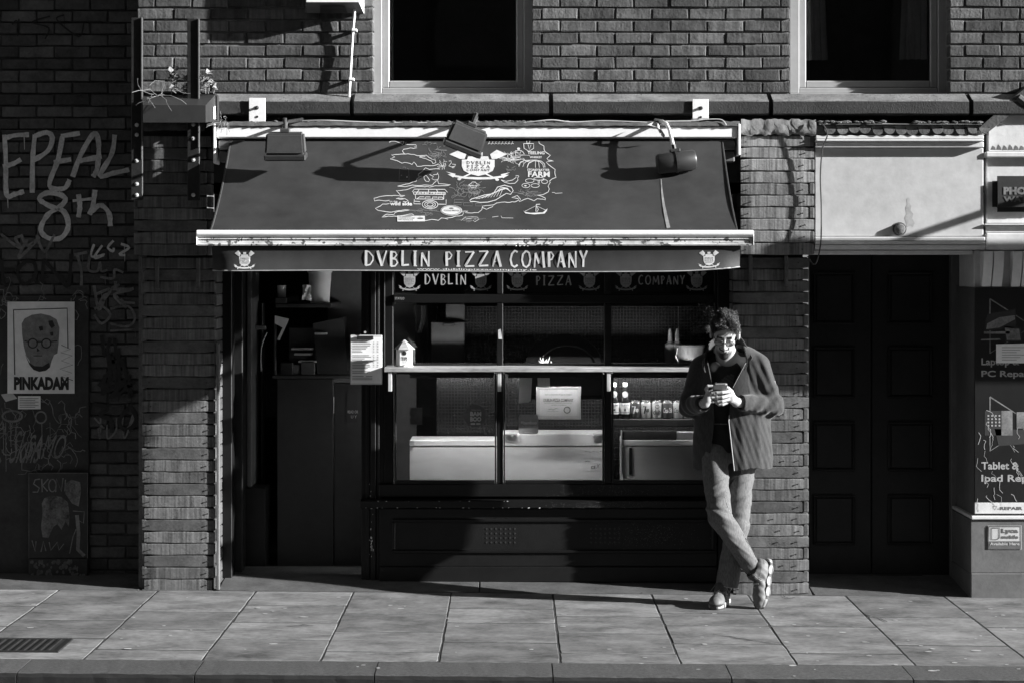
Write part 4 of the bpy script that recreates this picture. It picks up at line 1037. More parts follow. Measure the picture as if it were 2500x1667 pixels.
# clipboard menu
cb = empty('menu_clipboard', 'clipboard with printed price list hung on the door post', 'clipboard'); y = YF-.005
MB().cbox(xs(855,y), xs(933,y), y, y+.010, zs(938,y), zs(818,y), .003).build('board', M['card'], cb)
MB().box(xs(857,y), xs(931,y), y-.003, y-.0005, zs(935,y), zs(823,y)).build('sheet', M['paper'], cb)
MB().cbox(xs(872,y), xs(912,y), y-.016, y-.0035, zs(829,y), zs(820,y), .002).build('clip', M['steel_dark'], cb)
pr = Print(flat(y-.0035)); 
for i in range(24):
    py = 836+i*3.9
    if i in (7, 17, 20): continue
    pr.line([(860,py),(860+rch.uniform(22,46),py)], 1.3)
    if i < 16: pr.line([(911,py),(914,py)], 1.2); pr.line([(920,py),(924,py)], 1.2)
    if i > 19: pr.line([(893,py),(909,py)], 1.2)
pr.build('price_list', M['ink_grey'], cb)
tag(MB().lathe([(.006,0),(.006,-.02),(.008,-.022)], at(892,811,y+.01), 8, 'y').build('hook', M['zinc']), 'small hook above the menu clipboard', 'hook')

# things stuck in or behind the lower windows
def card(name, label, cat, P, y, m, prints=(), th=.002):
    r = empty(name, label, cat); n = len(P)
    v = [at(p[0],p[1],y) for p in P]; v2 = [p+Vector((0,th,0)) for p in v]
    MB().add(v+v2, [tuple(range(n)), tuple(range(2*n-1,n-1,-1))]+[(i,(i+1)%n,n+(i+1)%n,n+i) for i in range(n)]).build('sheet', m, r)
    for nm, pfn, mm in prints:
        q = Print(flat(y-.0012)); pfn(q); q.build(nm, mm, r)
    return r
def cert(q):
    q.line([(1316,949),(1411,949),(1411,1016),(1316,1016)], .8, True)
    q.text('BEST AUTHENTIC PIZZA IN DUBLIN', 1331, 961, 1396, 964); q.text('DUBLIN PIZZA COMPANY', 1327, 972, 1400, 980, .02); q.line([(1329,983),(1396,983)], .6); q.text('certificate of excellence', 1346, 986, 1382, 989)
    q.line([(1339,999),(1346,997),(1350,1000),(1357,996),(1362,997)], 1.1); q.line([(1336,1003),(1364,1003)], .5); q.ring(1384.5,1000,7.5,7.5,2.2,16)
def certb(q):
    for k in range(24):
        x = 1312+k*4.45; q.ring(x,946.5,1.6,1.6,.7,6); q.ring(x,1019.5,1.6,1.6,.7,6)
    for k in range(17):
        py = 948+k*4.3; q.ring(1312,py,1.6,1.6,.7,6); q.ring(1415,py,1.6,1.6,.7,6)
card('certificate', 'framed white certificate with patterned border in the middle window', 'certificate', [(1309,943),(1418,943),(1418,1023),(1309,1023)], .45, mat('certificate_paper', .16, .8, .04, 6), (('border', certb, M['ink_grey']), ('printing', cert, M['ink'])))
def bam(q):
    q.text('BAM', 1148, 1004, 1175, 1015, .05); q.text('BOO', 1148, 1017, 1175, 1028, .05); q.text('choose reuse', 1151, 998, 1173, 1001)
    q.poly([(1149,1032),(1160,1032),(1160,1036),(1149,1036)]); q.poly([(1163,1032),(1173,1032),(1173,1036),(1163,1036)])
P = [(1160+27*math.cos(a), 1015+27*math.sin(a)) for a in [k*math.pi/12 for k in range(24)]]
card('round_sticker', 'round grey sticker lettered BAM BOO on the left window', 'sticker', P, YG-.004, M['ink_grey'], (('lettering', bam, M['print']),))
def bam2(q): q.text('bamboo', 1278, 1027, 1310, 1035, .03); q.oval(1274,1030,2.4,3.2,8); q.text('Skip The Queue Here', 1274, 1038, 1308, 1042); q.text('bamboo.ie', 1281, 1053, 1298, 1056)
rr = lambda x0,x1,y0,y1,r: [(x+r*math.cos(a0+k*math.pi/8), y+r*math.sin(a0+k*math.pi/8)) for x,y,a0 in ((x1-r,y1-r,0),(x0+r,y1-r,math.pi/2),(x0+r,y0+r,math.pi),(x1-r,y0+r,1.5*math.pi)) for k in range(5)]
card('square_sticker', 'square grey sticker lettered bamboo below the certificate', 'sticker', rr(1266,1314,1011,1059,6), YG-.012, mat('sticker_grey', .26, .6), (('lettering', bam2, M['print']),))
card('hanging_receipt', 'long white paper strip hanging left of the certificate', 'paper', [(1269,922),(1299,922),(1296,978),(1290,982),(1266,984)], YG+.02, M['paper'])
card('hanging_receipt', 'short white paper strip tucked behind the top of the certificate', 'paper', [(1312,922),(1342,922),(1343,945),(1313,945)], YG+.02, M['paper'])
card('faded_notice', 'small faded grey notice low in the left window', 'notice', [(1001,994),(1031,994),(1031,1036),(1001,1036)], YG+.02, mat('faded', .12, .8))
def ce(q): q.text('CE', 1443, 1136, 1454, 1144, .02); q.text('UNITEGO', 1428, 1123, 1441, 1127, .01); q.line([(1458,1132),(1463,1142),(1456,1143),(1464,1131)], 1); [q.line([(1428+k*9,1101),(1434+k*9,1100+k%2*3)], .8) for k in range(5)]; q.line([(1425,1119),(1468,1119)], .4)
card('rating_label', 'white appliance rating label with CE mark on the steel counter', 'label', [(1423,1090),(1471,1090),(1471,1148),(1423,1148)], .548, M['paper'], (('printing', ce, M['ink']),))

# ================================================================== KITCHEN BEHIND THE GLASS
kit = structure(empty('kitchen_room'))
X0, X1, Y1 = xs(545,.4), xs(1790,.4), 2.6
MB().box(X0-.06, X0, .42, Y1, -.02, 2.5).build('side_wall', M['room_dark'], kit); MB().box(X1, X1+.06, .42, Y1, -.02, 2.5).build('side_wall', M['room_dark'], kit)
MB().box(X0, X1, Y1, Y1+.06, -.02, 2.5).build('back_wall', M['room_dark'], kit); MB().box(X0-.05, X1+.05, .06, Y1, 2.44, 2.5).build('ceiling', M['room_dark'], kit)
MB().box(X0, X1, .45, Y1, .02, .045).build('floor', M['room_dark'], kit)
MB().box(xs(800,1.3), xs(1016,1.3), 1.3, 1.34, .05, 2.44).build('partition', M['room'], kit)
# tiled oven front
def tiles():
    m = bpy.data.materials.new('mosaic'); m.use_nodes = True; t = m.node_tree; N = t.nodes; L = t.links; b = N['Principled BSDF']
    tc = N.new('ShaderNodeTexCoord'); br = N.new('ShaderNodeTexBrick'); br.offset = 0; mp = N.new('ShaderNodeMapping'); mp.inputs['Rotation'].default_value = (R(90),0,0)
    br.inputs['Scale'].default_value = 1.0; br.inputs['Brick Width'].default_value = .021; br.inputs['Row Height'].default_value = .021; br.inputs['Mortar Size'].default_value = .0018
    br.inputs['Color1'].default_value = (.003,)*3+(1,); br.inputs['Color2'].default_value = (.006,)*3+(1,); br.inputs['Mortar'].default_value = (.022,)*3+(1,)
    L.new(tc.outputs['Object'], mp.inputs[0]); L.new(mp.outputs[0], br.inputs[0]); L.new(br.outputs[0], b.inputs['Base Color']); b.inputs['Roughness'].default_value = .25
    return m
M['mosaic'] = tiles()
ov = empty('pizza_oven', 'black mosaic tiled pizza oven with arched mouth and fire inside', 'oven'); YO = .95
x0, x1, z0, z1 = xs(1066,YO), xs(1745,YO), .05, zs(748,YO); ax, az, ar = xs(1378,YO), zs(900,YO), .0
hw = xs(1478,YO)-xs(1284,YO); hw /= 2; hh = zs(815,YO)-az
arch = [(ax+hw*math.cos(math.pi*k/20), az+hh*math.sin(math.pi*k/20)) for k in range(21)]
left = [(x0,z0),(x0,z1),(ax,z1)]; 
outer = [(x1,z0),(x1,z1),(ax,z1)]
mb = MB()
pl_ = [(x1,az-.2),(x1,z1),(ax,z1)] + arch[10::-1]; mb.add([(p[0],YO,p[1]) for p in [(ax+hw,az-.2)]+[(x1,az-.2),(x1,z1),(ax,z1)]+arch[10::-1]], [tuple(range(4+11))])
mb.add([(p[0],YO,p[1]) for p in [(ax,z1),(x0,z1),(x0,az-.2),(ax-hw,az-.2)]+arch[20:9:-1]], [tuple(range(4+11))])
mb.add([(x0,YO,z1),(x1,YO,z1),(x1,YO+.5,z1),(x0,YO+.5,z1)], [(0,1,2,3)]); mb.box(x0,x1,YO+.001,YO+.4,z0,az-.2)
mb.build('tiled_front', M['mosaic'], ov)
mb = MB(); N_ = 20
mb.add([(p[0],YO,p[1]) for p in arch]+[(p[0],YO+.45,p[1]) for p in arch], [(k,k+1,22+k,21+k) for k in range(20)]); mb.add([(p[0],YO+.45,p[1]) for p in arch], [tuple(range(21))]); mb.box(ax-hw,ax+hw,YO,YO+.45,az-.03,az-.005)
mb.build('oven_chamber', M['ink'], ov)
in_ = MB(); h2 = .68
arch2 = [(ax+.02+hw*h2*math.cos(math.pi*k/16), az+hh*.62*math.sin(math.pi*k/16)) for k in range(17)]
in_.add([(p[0],YO+.10,p[1]) for p in arch2]+[(ax+.02+(p[0]-ax-.02)*1.07,YO+.02,az+(p[1]-az)*1.09) for p in arch2], [(k,k+1,18+k,17+k) for k in range(16)]); in_.build('mouth_rim', M['room_dark'], ov)
fl_ = MB(); rf = random.Random(3)
for i, (px, h) in enumerate(((1317,14),(1322,22),(1328,27),(1334,18),(1339,24),(1343,13))):
    y = YO+.06+rf.uniform(-.02,.02); b_ = 893; w_ = rf.uniform(2.5,4); V = []
    n = 6
    for k in range(n+1):
        t = k/n; c_ = px+3*math.sin(t*4+i); ww_ = w_*math.sin(math.pi*min(.999,(t*.85+.15)))*(1-t*.5)
        a_, d_ = at(c_-ww_, b_-h*t, y), at(c_+ww_, b_-h*t, y)
        V += [a_, d_, (a_+d_)/2+Vector((0,-.008*(1-t),0)), (a_+d_)/2+Vector((0,.008*(1-t),0))]
    F = []
    for k in range(n):
        o_ = k*4; p_ = o_+4; F += [(o_,o_+2,p_+2,p_),(o_+2,o_+1,p_+1,p_+2),(o_+1,o_+3,p_+3,p_+1),(o_+3,o_,p_,p_+3)]
    fl_.add(V, F)
M['flame'] = mat('flame', .8, 1, .3, 60, emit=1.0); fl_.build('flames', M['flame'], ov)
# cloth and boxes left of the oven
ap = empty('hanging_apron', 'dark apron with pale frill hanging left of the oven', 'apron')
V = []; F = []
for j in range(9):
    t = j/8
    for i in range(9):
        u = i/8; V.append(at(1010+u*32+(4*math.sin(t*3)), 745+t*150, 1.0+.02*math.sin(u*9+t*2)))
for j in range(8):
    for i in range(8): F.append((j*9+i,j*9+i+1,(j+1)*9+i+1,(j+1)*9+i))
MB().add(V,F).build('cloth', M['ink'], ap, sm=True)
V = []; F = []
for j in range(9):
    t = j/8
    for i in range(6): u = i/5; V.append(at(1027+u*(12-4*math.sin(t*3))-6*t*t+3*math.sin(t*4), 747+t*66, .96+.012*math.sin(u*14)))
for j in range(8):
    for i in range(5): F.append((j*6+i,j*6+i+1,(j+1)*6+i+1,(j+1)*6+i))
MB().add(V,F).build('frill', M['room'], ap, sm=True)
cbx = empty('catering_cabinet', 'grey cabinet with dark handle seen through the upper left window', 'cabinet')
fbox('body', 1052, 1134, 786, 905, .80, 1.1, mat('cab', .03, .5, .2), cbx); fbox('lid', 1088, 1134, 742, 782, .84, 1.1, mat('cab2', .04, .5, .2), cbx); fbox('handle', 1082, 1110, 789, 797, .78, .80, M['ink'], cbx)
# steel counters
M['counter_steel'] = mat('counter_steel', .88, .5, .06, 3, .05, 60, metal=.0, stretch=(.5,1,2))
def counter(label, px0, px1, pyt, pyl, pyb, y=.55):
    r = empty('steel_counter', label, 'counter', 'steel counters behind the lower windows')
    fbox('door', px0, px1, pyl+.8, pyb, y, y+.3, M['counter_steel'], r, .003); fbox('top_edge', px0, px1, pyt, pyl-.6, y-.004, y+.3, M['counter_steel'], r, .004)
    return r
c1 = counter('brushed steel counter front in the left lower window', 1000, 1216, 1074, 1089, 1215)
fbox('hinge', 1000, 1012, 1075, 1088, .535, .5455, M['zinc'], c1, .002)
counter('brushed steel counter front in the middle lower window', 1226, 1478, 1058, 1089, 1215)
c3 = counter('brushed steel counter front in the right lower window beside the man', 1519, 1755, 1073, 1089, 1215)
fbox('dark_panel', 1520, 1652, 1051, 1073, .552, .6, M['board_black'], c3)
fbox('edge_strip', 1516, 1519, 1049, 1160, .53, .56, M['steel'], c3); fbox('gap', 1536, 1543, 1092, 1158, .545, .549, M['ink'], c3)
fbox('back_panel', 1653, 1755, 1053, 1073, .552, .6, M['steel'], c3)
fbox('kick', 985, 1755, 1215.5, 1250, .6, .8, M['ink'], c3)
for px, a in ((1235,0),(1448,1)):
    r = empty('drawer_latch', ('small steel latch on the left' if not a else 'small steel latch on the right') + ' of the middle steel counter', 'latch')
    fbox('bar', px-5 if not a else px, px+28 if not a else px+22, 1057, 1061, .52, .54, M['zinc'], r, .002); MB().lathe([(.006,0),(.008,-.01),(.005,-.02)], at(px+16 if not a else px+2, 1063, .53), 8, 'y').build('knob', M['zinc'], r)
# drinks: shelf, bottles and cans
ds = empty('drinks_shelf', 'dark shelf carrying bottles and cans behind the right window', 'shelf'); yd = .42
fbox('board', 1494, 1750, 1022, 1040, yd-.035, yd+.05, M['board_black'], ds)
M['led'] = mat('led', .8, .6, .02, 5, emit=72.0)  # light source added to brighten the counters, cans and certificate
for a, b, lab in ((1000,1205,'slim strip light at the head of the left lower window'),(1240,1470,'slim strip light above the hanging receipts in the middle window'),(1496,1740,'slim strip light over the bottles and cans')):
    r = empty('strip_light', lab, 'light', 'strip lights inside the lower windows'); fbox('housing', a, b, 908, 922, .330, .338, M['board_black'], r, .002); fbox('tube', a+2, b-2, 912, 917, .339, .352, M['led'], r, .001)
def bottle(px, lab):
    r = empty('water_bottle', lab, 'bottle', 'mineral water bottles on the drinks shelf'); b = at(px, 1022, yd); s = (CAM_D+yd)/FPX; z = b.z+.001
    H = 88*s
    MB().lathe([(.028,0),(.031,.006),(.031,H*.42),(.029,H*.5),(.018,H*.66),(.013,H*.78),(.012,H*.90)], (b.x,b.y,z), 16).build('body', M['bottle_glass'], r, sm=True)
    MB().lathe([(.0135,H*.89),(.0145,H*.90),(.0145,H*.985),(.013,H)], (b.x,b.y,z), 14).build('cap', M['paper'], r, sm=True)
    MB().lathe([(.0318,H*.14),(.0320,H*.145),(.0320,H*.44),(.0318,H*.445)], (b.x,b.y,z), 18).build('label', M['paper'], r, sm=True)
    q = Print(flat(yd-.0335)); q.text('S.PELLEGRINO', px-11, 986, px+11, 990, .02); q.poly([(px,996),(px+1,998.5),(px+3.5,999),(px+1.5,1000.5),(px+2,1003),(px,1001.5),(px-2,1003),(px-1.5,1000.5),(px-3.5,999),(px-1,998.5)]); q.line([(px-11,1006),(px+11,1006)],.8); q.build('label_print', M['ink'], r)
    q = Print(flat(yd-.027)); q.oval(px, 962, 7, 8, 16); q.build('neck_label', M['card'], r)
M['bottle_glass'] = mat('bottle_glass', .02, .12, .05, 5)
bottle(1500, 'mineral water bottle at the far left of the drinks shelf'); bottle(1526, 'mineral water bottle next to the cans')
M['can_dark'] = mat('can_dark', .12, .3, .1, 8, metal=.4); M['can_pale'] = mat('can_pale', .55, .3, .08, 8, metal=.3); M['alu'] = mat('alu', .7, .25, .05, 8, metal=.9)
def can_(px, body, lab, prt, pm):
    r = empty('drink_can', lab, 'can', 'drink cans on the drinks shelf'); b = at(px, 1021, yd); s = (CAM_D+yd)/FPX; z = b.z+.001; H = 43*s
    MB().lathe([(.026,0),(.0305,.006),(.0315,.010),(.0315,H-.014),(.031,H-.012)], (b.x,b.y,z), 18).build('body', body, r, sm=True)
    MB().lathe([(.0305,H-.0118),(.027,H-.003),(.0275,H),(.026,H),(.0255,H-.002)], (b.x,b.y,z), 18).build('rim', M['alu'], r, sm=True)
    q = Print(lambda a, c_: Vector((xs(a,yd), yd-math.sqrt(max(.0328**2-(xs(a,yd)-b.x)**2,1e-8)), zs(c_,yd)))); prt(q, px); q.build('print', pm, r)
def p7(q, px): q.line([(px-8,991),(px-1,990),(px-5,1008)], 3); q.text('up', px-1, 996, px+7, 1006, .03)
can_(1551, M['can_dark'], 'dark can marked 7up beside the bottles', p7, M['paper'])
can_(1577, M['can_pale'], 'pale can marked 7up, second in the row of cans', p7, M['ink'])
can_(1603, M['can_pale'], 'pale can marked club, third in the row of cans', lambda q, px: (q.text('club', px-9, 998, px+9, 1010, .02), q.ring(px+1,991,5,4,1.2,12)), M['ink'])
can_(1629, M['can_dark'], 'dark can with white Coca-Cola script, fourth in the row', lambda q, px: q.text('Coca-Cola', px-11, 994, px+11, 1006, .01, slant=.2), M['paper'])
can_(1655, M['can_pale'], 'pale can half hidden behind the man\'s elbow', lambda q, px: q.text('Coca-Cola', px-11, 994, px+11, 1006, .01, slant=.2), M['ink'])
can_(1681, M['can_pale'], 'pale can almost wholly behind the man\'s sleeve', lambda q, px: q.line([(px-6,1000),(px+6,1000)], 3), M['ink'])
# bucket and bottles on the inner sill
bk = empty('white_bucket', 'off white bucket behind the window by the man\'s shoulder', 'bucket'); b = at(1684, 893, .62); s = 12.62/FPX
MB().lathe([(.075,0),(.092,.12),(.097,.121),(.097,.135),(.092,.136)], b, 20).build('body', mat('bucket', .08, .5, .1), bk, sm=True)
MB().tube([at(1655,850,.53),at(1650,868,.52),at(1655,882,.53)], .003, 5).build('handle', M['zinc'], bk)
for px, lab in ((1636,'pale squeeze bottle left of the window bucket'),(1653,'taller squeeze bottle behind the window bucket')):
    r = empty('squeeze_bottle', lab, 'bottle', 'squeeze bottles on the inner sill'); b = at(px, 893, .75)
    MB().lathe([(.035,0),(.037,.08),(.034,.14),(.015,.16),(.013,.2)], b, 14).build('body', mat('sq', .16, .5, .1), r, sm=True); MB().lathe([(.014,.2),(.006,.24)], b, 10).build('nozzle', mat('sq2', .2, .5, .1), r, sm=True)
fbox('inner_sill', 965, 1750, 894, 900, .45, .90, M['room_dark'], kit)
cable('pull_cord', [at(1656,748,.5),at(1657,800,.5),at(1657,870,.5),at(1656,890,.5)], .0015, M['cable'], 'thin cord hanging in front of the window bucket', 'cord')

# ================================================================== OPEN DOORWAY
dr = empty('open_door', 'door folded back into the dark doorway showing its pale edge', 'door')
fbox('edge_strip', 603, 614, 640, 1188, .62, 1.0, M['grey_paint'], dr); fbox('lower_panel', 594, 648, 1190, 1416, .64, .9, M['door_black'], dr); fbox('inner_stile', 637, 642, 740, 1400, .9, 1.0, M['door_black'], dr)
fbox('mid_rail', 615, 649, 795, 805, .8, .84, mat('rail', .1, .6), dr)
jm = empty('doorway_frame', 'black painted frame on the left of the open doorway', 'frame')
fbox('jamb', 541, 566, 560, 1424, .30, .42, FD, jm); fbox('jamb', 568, 592, 560, 1412, .45, .60, M['door_black'], jm); fbox('head', 567, 881, 560, 662, .33, .42, FD, jm)
ctr = empty('serving_counter', 'dark grey panelled counter just inside the doorway', 'counter'); m_ = mat('counter_front', .022, .5, .2, 3)
fbox('front', 676, 814, 924, 1405, .78, .84, m_, ctr); fbox('front', 816, 905, 934, 1405, .79, .84, m_, ctr); fbox('worktop', 664, 905, 916, 923.5, .74, 1.28, M['board_black'], ctr)
pr = Print(flat(.785)); pr.poly([(846,955),(872,955),(872,1030),(846,1030)]); pr.build('notice', M['ink'], ctr); pr = Print(flat(.782)); pr.text('READ OR', 849, 1001, 874, 1008); pr.text('U Y', 857, 1013, 871, 1020); pr.build('notice_lettering', M['print_dim'], ctr)
fbox('hinge_strip', 814, 815.6, 968, 1008, .775, .7795, M['zinc'], ctr, .0005)
ws = empty('wall_shelf', 'dark wall shelf above the doorway counter', 'shelf'); fbox('board', 672, 808, 741.5, 751, .55, 1.28, M['board_black'], ws); fbox('board', 672, 700, 726.5, 741, .55, 1.28, M['board_black'], ws)
wb = empty('white_tub', 'large white lidded plastic tub on the doorway wall shelf', 'tub'); b = at(781, 741, .64); s = 12.64/FPX
MB().lathe([(23*s,0),(27*s,54*s),(27.5*s,56*s),(27.5*s,58*s),(28*s,76*s)], b, 24).build('body', M['tub'], wb, sm=True); MB().lathe([(30*s,75*s),(30.5*s,77*s),(30.5*s,86*s),(28*s,88*s)], b, 24).build('lid', M['tub'], wb, sm=True)
cu_ = empty('paper_cup', 'small grey cup on the doorway wall shelf', 'cup'); b = at(688, 726, .62); MB().lathe([(10*s,0),(11*s,26*s),(11.5*s,29*s),(10*s,29*s)], b, 14).build('body', M['card'], cu_, sm=True)
tb = MB(); rt = random.Random(9); V = []; F = []
for j in range(7):
    for i in range(7): V.append(at(738+i*3.6+rt.uniform(-1.5,1.5), 697+j*6+rt.uniform(-1.5,1.5), .54+.02*math.sin(i*1.3+j)+rt.uniform(-.01,.01)))
for j in range(6):
    for i in range(6): F.append((j*7+i,j*7+i+1,(j+1)*7+i+1,(j+1)*7+i))
tag(tb.add(V,F).build('crumpled_cloth', M['paper'], sm=True), 'crumpled white cloth in front of the white tub', 'cloth')
tl = empty('card_reader', 'tilted white screen on a stand above the doorway counter', 'tablet'); 
MB().prism([(xs(671,.8),zs(771,.8)),(xs(705,.8),zs(779,.8)),(xs(682,.8),zs(831,.8)),(xs(676,.8),zs(829,.8)),(xs(690,.8),zs(800,.8)),(xs(671,.8),zs(790,.8))], .80, .82).build('screen', M['card'], tl); fbox('stand', 668, 674, 780, 916, .83, .86, M['plastic_black'], tl)
ms = empty('till_machine', 'black steel machine with bright trays on the doorway counter', 'machine')
MB().prism([(xs(775,.9),zs(916,.9)),(xs(764,.9),zs(790,.9)),(xs(838,.9),zs(775,.9)),(xs(850,.9),zs(916,.9))], .9, 1.2).build('hood', M['ink'], ms)
fbox('column', 705, 772, 800, 916, .95, 1.2, M['plastic_black'], ms)
for py, a, b_ in ((849,711,764),(862,718,760),(880,728,772),(812,768,798)): fbox('tray', a, b_, py, py+5, .86, .95, M['zinc'], ms, .002)
fbox('till_box', 734, 768, 880, 916, .86, 1.0, mat('tillbox', .08, .6), ms); fbox('napkin_holder', 684, 715, 885, 916, .86, .95, M['plastic_black'], ms); fbox('papers', 715, 735, 890, 912, .87, .94, M['room'], ms)
cable('flex', [at(652,812,.75),at(640,840,.75),at(637,870,.76),at(638,905,.78)], .004, M['cable_white'], 'pale flex hanging beside the open door edge')

# ================================================================== RIGHT DOORWAY AND FASCIA
fa = empty('white_fascia', 'blank white shop fascia with moulded cornice over the black double door', 'fascia')
YFA = -.03
fbox('panel', 1990, 2401, 362, 578, YFA, .3, M['fascia'], fa)
for a, b, dy in ((331,340,.05),(341,346,.07),(347,361,.045)): fbox('cornice_moulding', 1992, 2402, a, b, YFA-dy, YFA+.1, M['white_paint'], fa, .004)
for a, b, dy in ((579,589,.02),(590,597,.035),(598,610,.028)): fbox('bottom_moulding', 1990, 2405, a, b, YFA-dy, .3, M['white_paint'], fa, .004)
fbox('lintel', 1978, 2375, 612, 622, YFA+.03, .5, M['white_paint'], fa)
fbox('backing', 1985, 2405, 302, 330, YFA, .2, M['white_paint'], fa)
q = Print(flat(YFA-.0005)); q.poly([(2213,487),(2217,483),(2221,486),(2220,497),(2225,503),(2223,515),(2230,523),(2227,534),(2233,545),(2229,555),(2222,551),(2214,556),(2212,544),(2208,533),(2213,522),(2210,508),(2215,499)]); q.build('damp_stain', mat('stain', .36, .8, .15, 12), fa)
bl = empty('rusty_boss', 'rusty round pipe stub low on the white fascia', 'pipe stub'); MB().lathe([(.034,.0),(.034,-.012),(.028,-.03),(.012,-.036)], at(2196,560,YFA-.0), 14, 'y').build('cap', M['rust'], bl, sm=True); MB().lathe([(.042,-.0005),(.042,-.004)], at(2196,560,YFA), 14, 'y').build('flange', M['felt'], bl)
te = empty('eaves_tiles', 'row of rounded mossy eaves tiles above the white fascia', 'tiles')
tm = MB(); nn = 10; V = []; F = []
for j in range(5):
    y = -.01-.08*j/4
    for k in range(nn+1): a = math.pi*k/nn; V.append((.034*math.cos(a), y, -.028*math.sin(a)*(1+.18*j/4)-.006*j))
for j in range(4):
    for k in range(nn): F.append((j*(nn+1)+k, j*(nn+1)+k+1, (j+1)*(nn+1)+k+1, (j+1)*(nn+1)+k))
F.append(tuple(4*(nn+1)+k for k in range(nn+1)))
tme = tm.add(V,F).mesh('tile'); tme.materials.append(M['tile']); smooth(tme, 50)
for k in range(14):
    o = bpy.data.objects.new('tile', tme); COL.objects.link(o); o.parent = te; p = at(2026+k*28.8, 307, -.06); o.location = (p.x, .0, p.z+rp.uniform(-.004,.004)); o.rotation_euler = (rp.uniform(-.06,.06), rp.uniform(-.05,.05), rp.uniform(-.08,.08))
MB().cbox(xs(2000,-.1), xs(2400,-.1), -.075, .05, zs(306,-.1), zs(302,-.1), .003).build('tile_bed', M['felt'], te)
ms_ = MB()
for i in range(150):
    px = rl.choice([rl.uniform(2000,2075), rl.uniform(2090,2160), rl.uniform(2225,2410), rl.uniform(2225,2410)]); p = at(px, 300+rl.uniform(-2,2), -.03+rl.uniform(-.04,.05)); r = rl.uniform(.006,.016)
    ms_.lathe([(.001,-r*.4),(r*1.4,-r*.2),(r*1.5,r*.25),(r*.7,r*.6),(.001,r*.7)], p, 6)
o = ms_.build('moss', M['moss'], sm=True); o['kind'] = 'stuff'; tag(o, 'cushions of moss on the eaves tiles above the white fascia', 'moss')
# door
dd = empty('double_door', 'black panelled double door under the white fascia', 'door'); YD = .52
for a, b in ((1976,2127),(2129,2322)):
    leaf = empty('door_leaf'); leaf.parent = dd
    fbox('slab', a, b, 600, 1425, YD, YD+.05, M['door_black'], leaf)
    pa, pb = (1985,2088) if a < 2000 else (2168,2278)
    for p0, p1 in ((664,792),(846,972),(1028,1150),(1207,1330)):
        fbox('panel', pa+8, pb-8, p0+8, p1-8, YD-.008, YD-.001, M['door_black'], leaf, .004)
        for q in ((pa,pb,p0,p0+6),(pa,pb,p1-6,p1),(pa,pa+6,p0+6.5,p1-6.5),(pb-6,pb,p0+6.5,p1-6.5)): fbox('moulding', *q, YD-.018, YD-.0005, M['door_black'], leaf, .006)
    fbox('weather_bar', a+8, b-70 if a > 2000 else b+4, 1402, 1407, YD-.03, YD-.0005, M['steel_dark'], leaf, .003)
fbox('frame', 2322, 2344, 622, 1420, YD-.06, YD+.04, M['grey_paint'], dd); fbox('step', 1978, 2378, 1426, 1460, .30, YD+.1, M['concrete'], dd)
MB().box(xs(1985,.5), xs(2500,.5), .6, .7, -.05, 2.5).build('door_backing', M['ink'], dd)

# ================================================================== REPAIR SHOP AT THE RIGHT EDGE
rsx = empty('repair_shop', 'phone repair shopfront with stone pilaster at the right edge', 'building'); YR = -.02; XE = 9.0
WP = M['white_paint']
def rbox(name, px0, x1, py0, py1, y0, y1, m, c=.004, parent=rsx): return MB().cbox(xs(px0,y0), x1, y0, y1, zs(py1,y0), zs(py0,y0), c).build(name, m, parent)
rbox('pilaster', 2378, 3.42, 702, 1258, YR, .55, M['grey_paint'])
rbox('plinth', 2370, 3.48, 1268, 1398, YR-.03, .55, M['grey_paint']); rbox('plinth_cap', 2372, 3.47, 1259, 1267.5, YR-.045, .55, WP); rbox('base', 2370, 3.50, 1398.5, 1462, YR-.042, .55, M['grey_paint'], .006)
rbox('frieze', 2409, 3.42, 386, 546, .0, .4, WP); rbox('ledge', 2404, 3.5, 547, 551, -.05, .4, WP); rbox('soffit', 2407, 3.47, 551.5, 569, -.02, .4, WP); rbox('band', 2408, 3.46, 570, 611, -.04, .4, WP, .006)
rbox('console_back', 2378, 3.42, 612, 702, .0, .4, WP)
for px in (2404, 2448, 2474):
    w_ = 40 if px == 2404 else 22
for px, w_ in ((2402,22),(2427,24),(2474,22),(2499,24),(2546,22)):
    x0, x1 = xs(px,-.1), xs(px+w_,-.1); zt_, zb2 = zs(614,-.1), zs(700,-.02)
    prof = [(.05,zt_)] + [(-.03-.075*math.sin(math.pi*(.5+k/16*.9)) if k else -.105, zt_-(zt_-zb2)*k/8) for k in range(9)] + [(.05,zb2)]
    MB().prismx(prof, x0, x1).build('console', WP, rsx, sm=True)
rbox('cornice', 2408, 3.5, 371, 385, -.045, .3, WP, .006)
# gabled block with peeling paint
g0 = -.02
MB().prism([(xs(2415,g0),zs(370,g0)),(xs(2600,g0),zs(370,g0)),(xs(2600,g0),zs(330,g0)),(xs(2492,g0),zs(262,g0)),(xs(2480,g0),zs(262,g0)),(xs(2415,g0),zs(318,g0))], g0, .3).build('gable_block', WP, rsx)
q = Print(flat(g0-.0006))
for k in range(6): 
    px = 2418+k*14; q.poly([(px,366+rp.uniform(-2,2)),(px+5,356+rp.uniform(-4,2)),(px+11,360),(px+13,367)])
q.build('bare_patches', M['grey_paint'], rsx)
MB().prism([(xs(2396,-.12),zs(312,-.12)),(xs(2412,-.12),zs(327,-.12)),(xs(2520,-.12),zs(243,-.12)),(xs(2520,-.12),zs(205,-.12)),(xs(2480,-.12),zs(238,-.12))], -.06, .05).build('gable_coping', M['felt'], rsx)
MB().tube([at(2484,240,-.05),at(2530,275,-.05)], .03, 10).build('coping_tile', M['felt'], rsx)
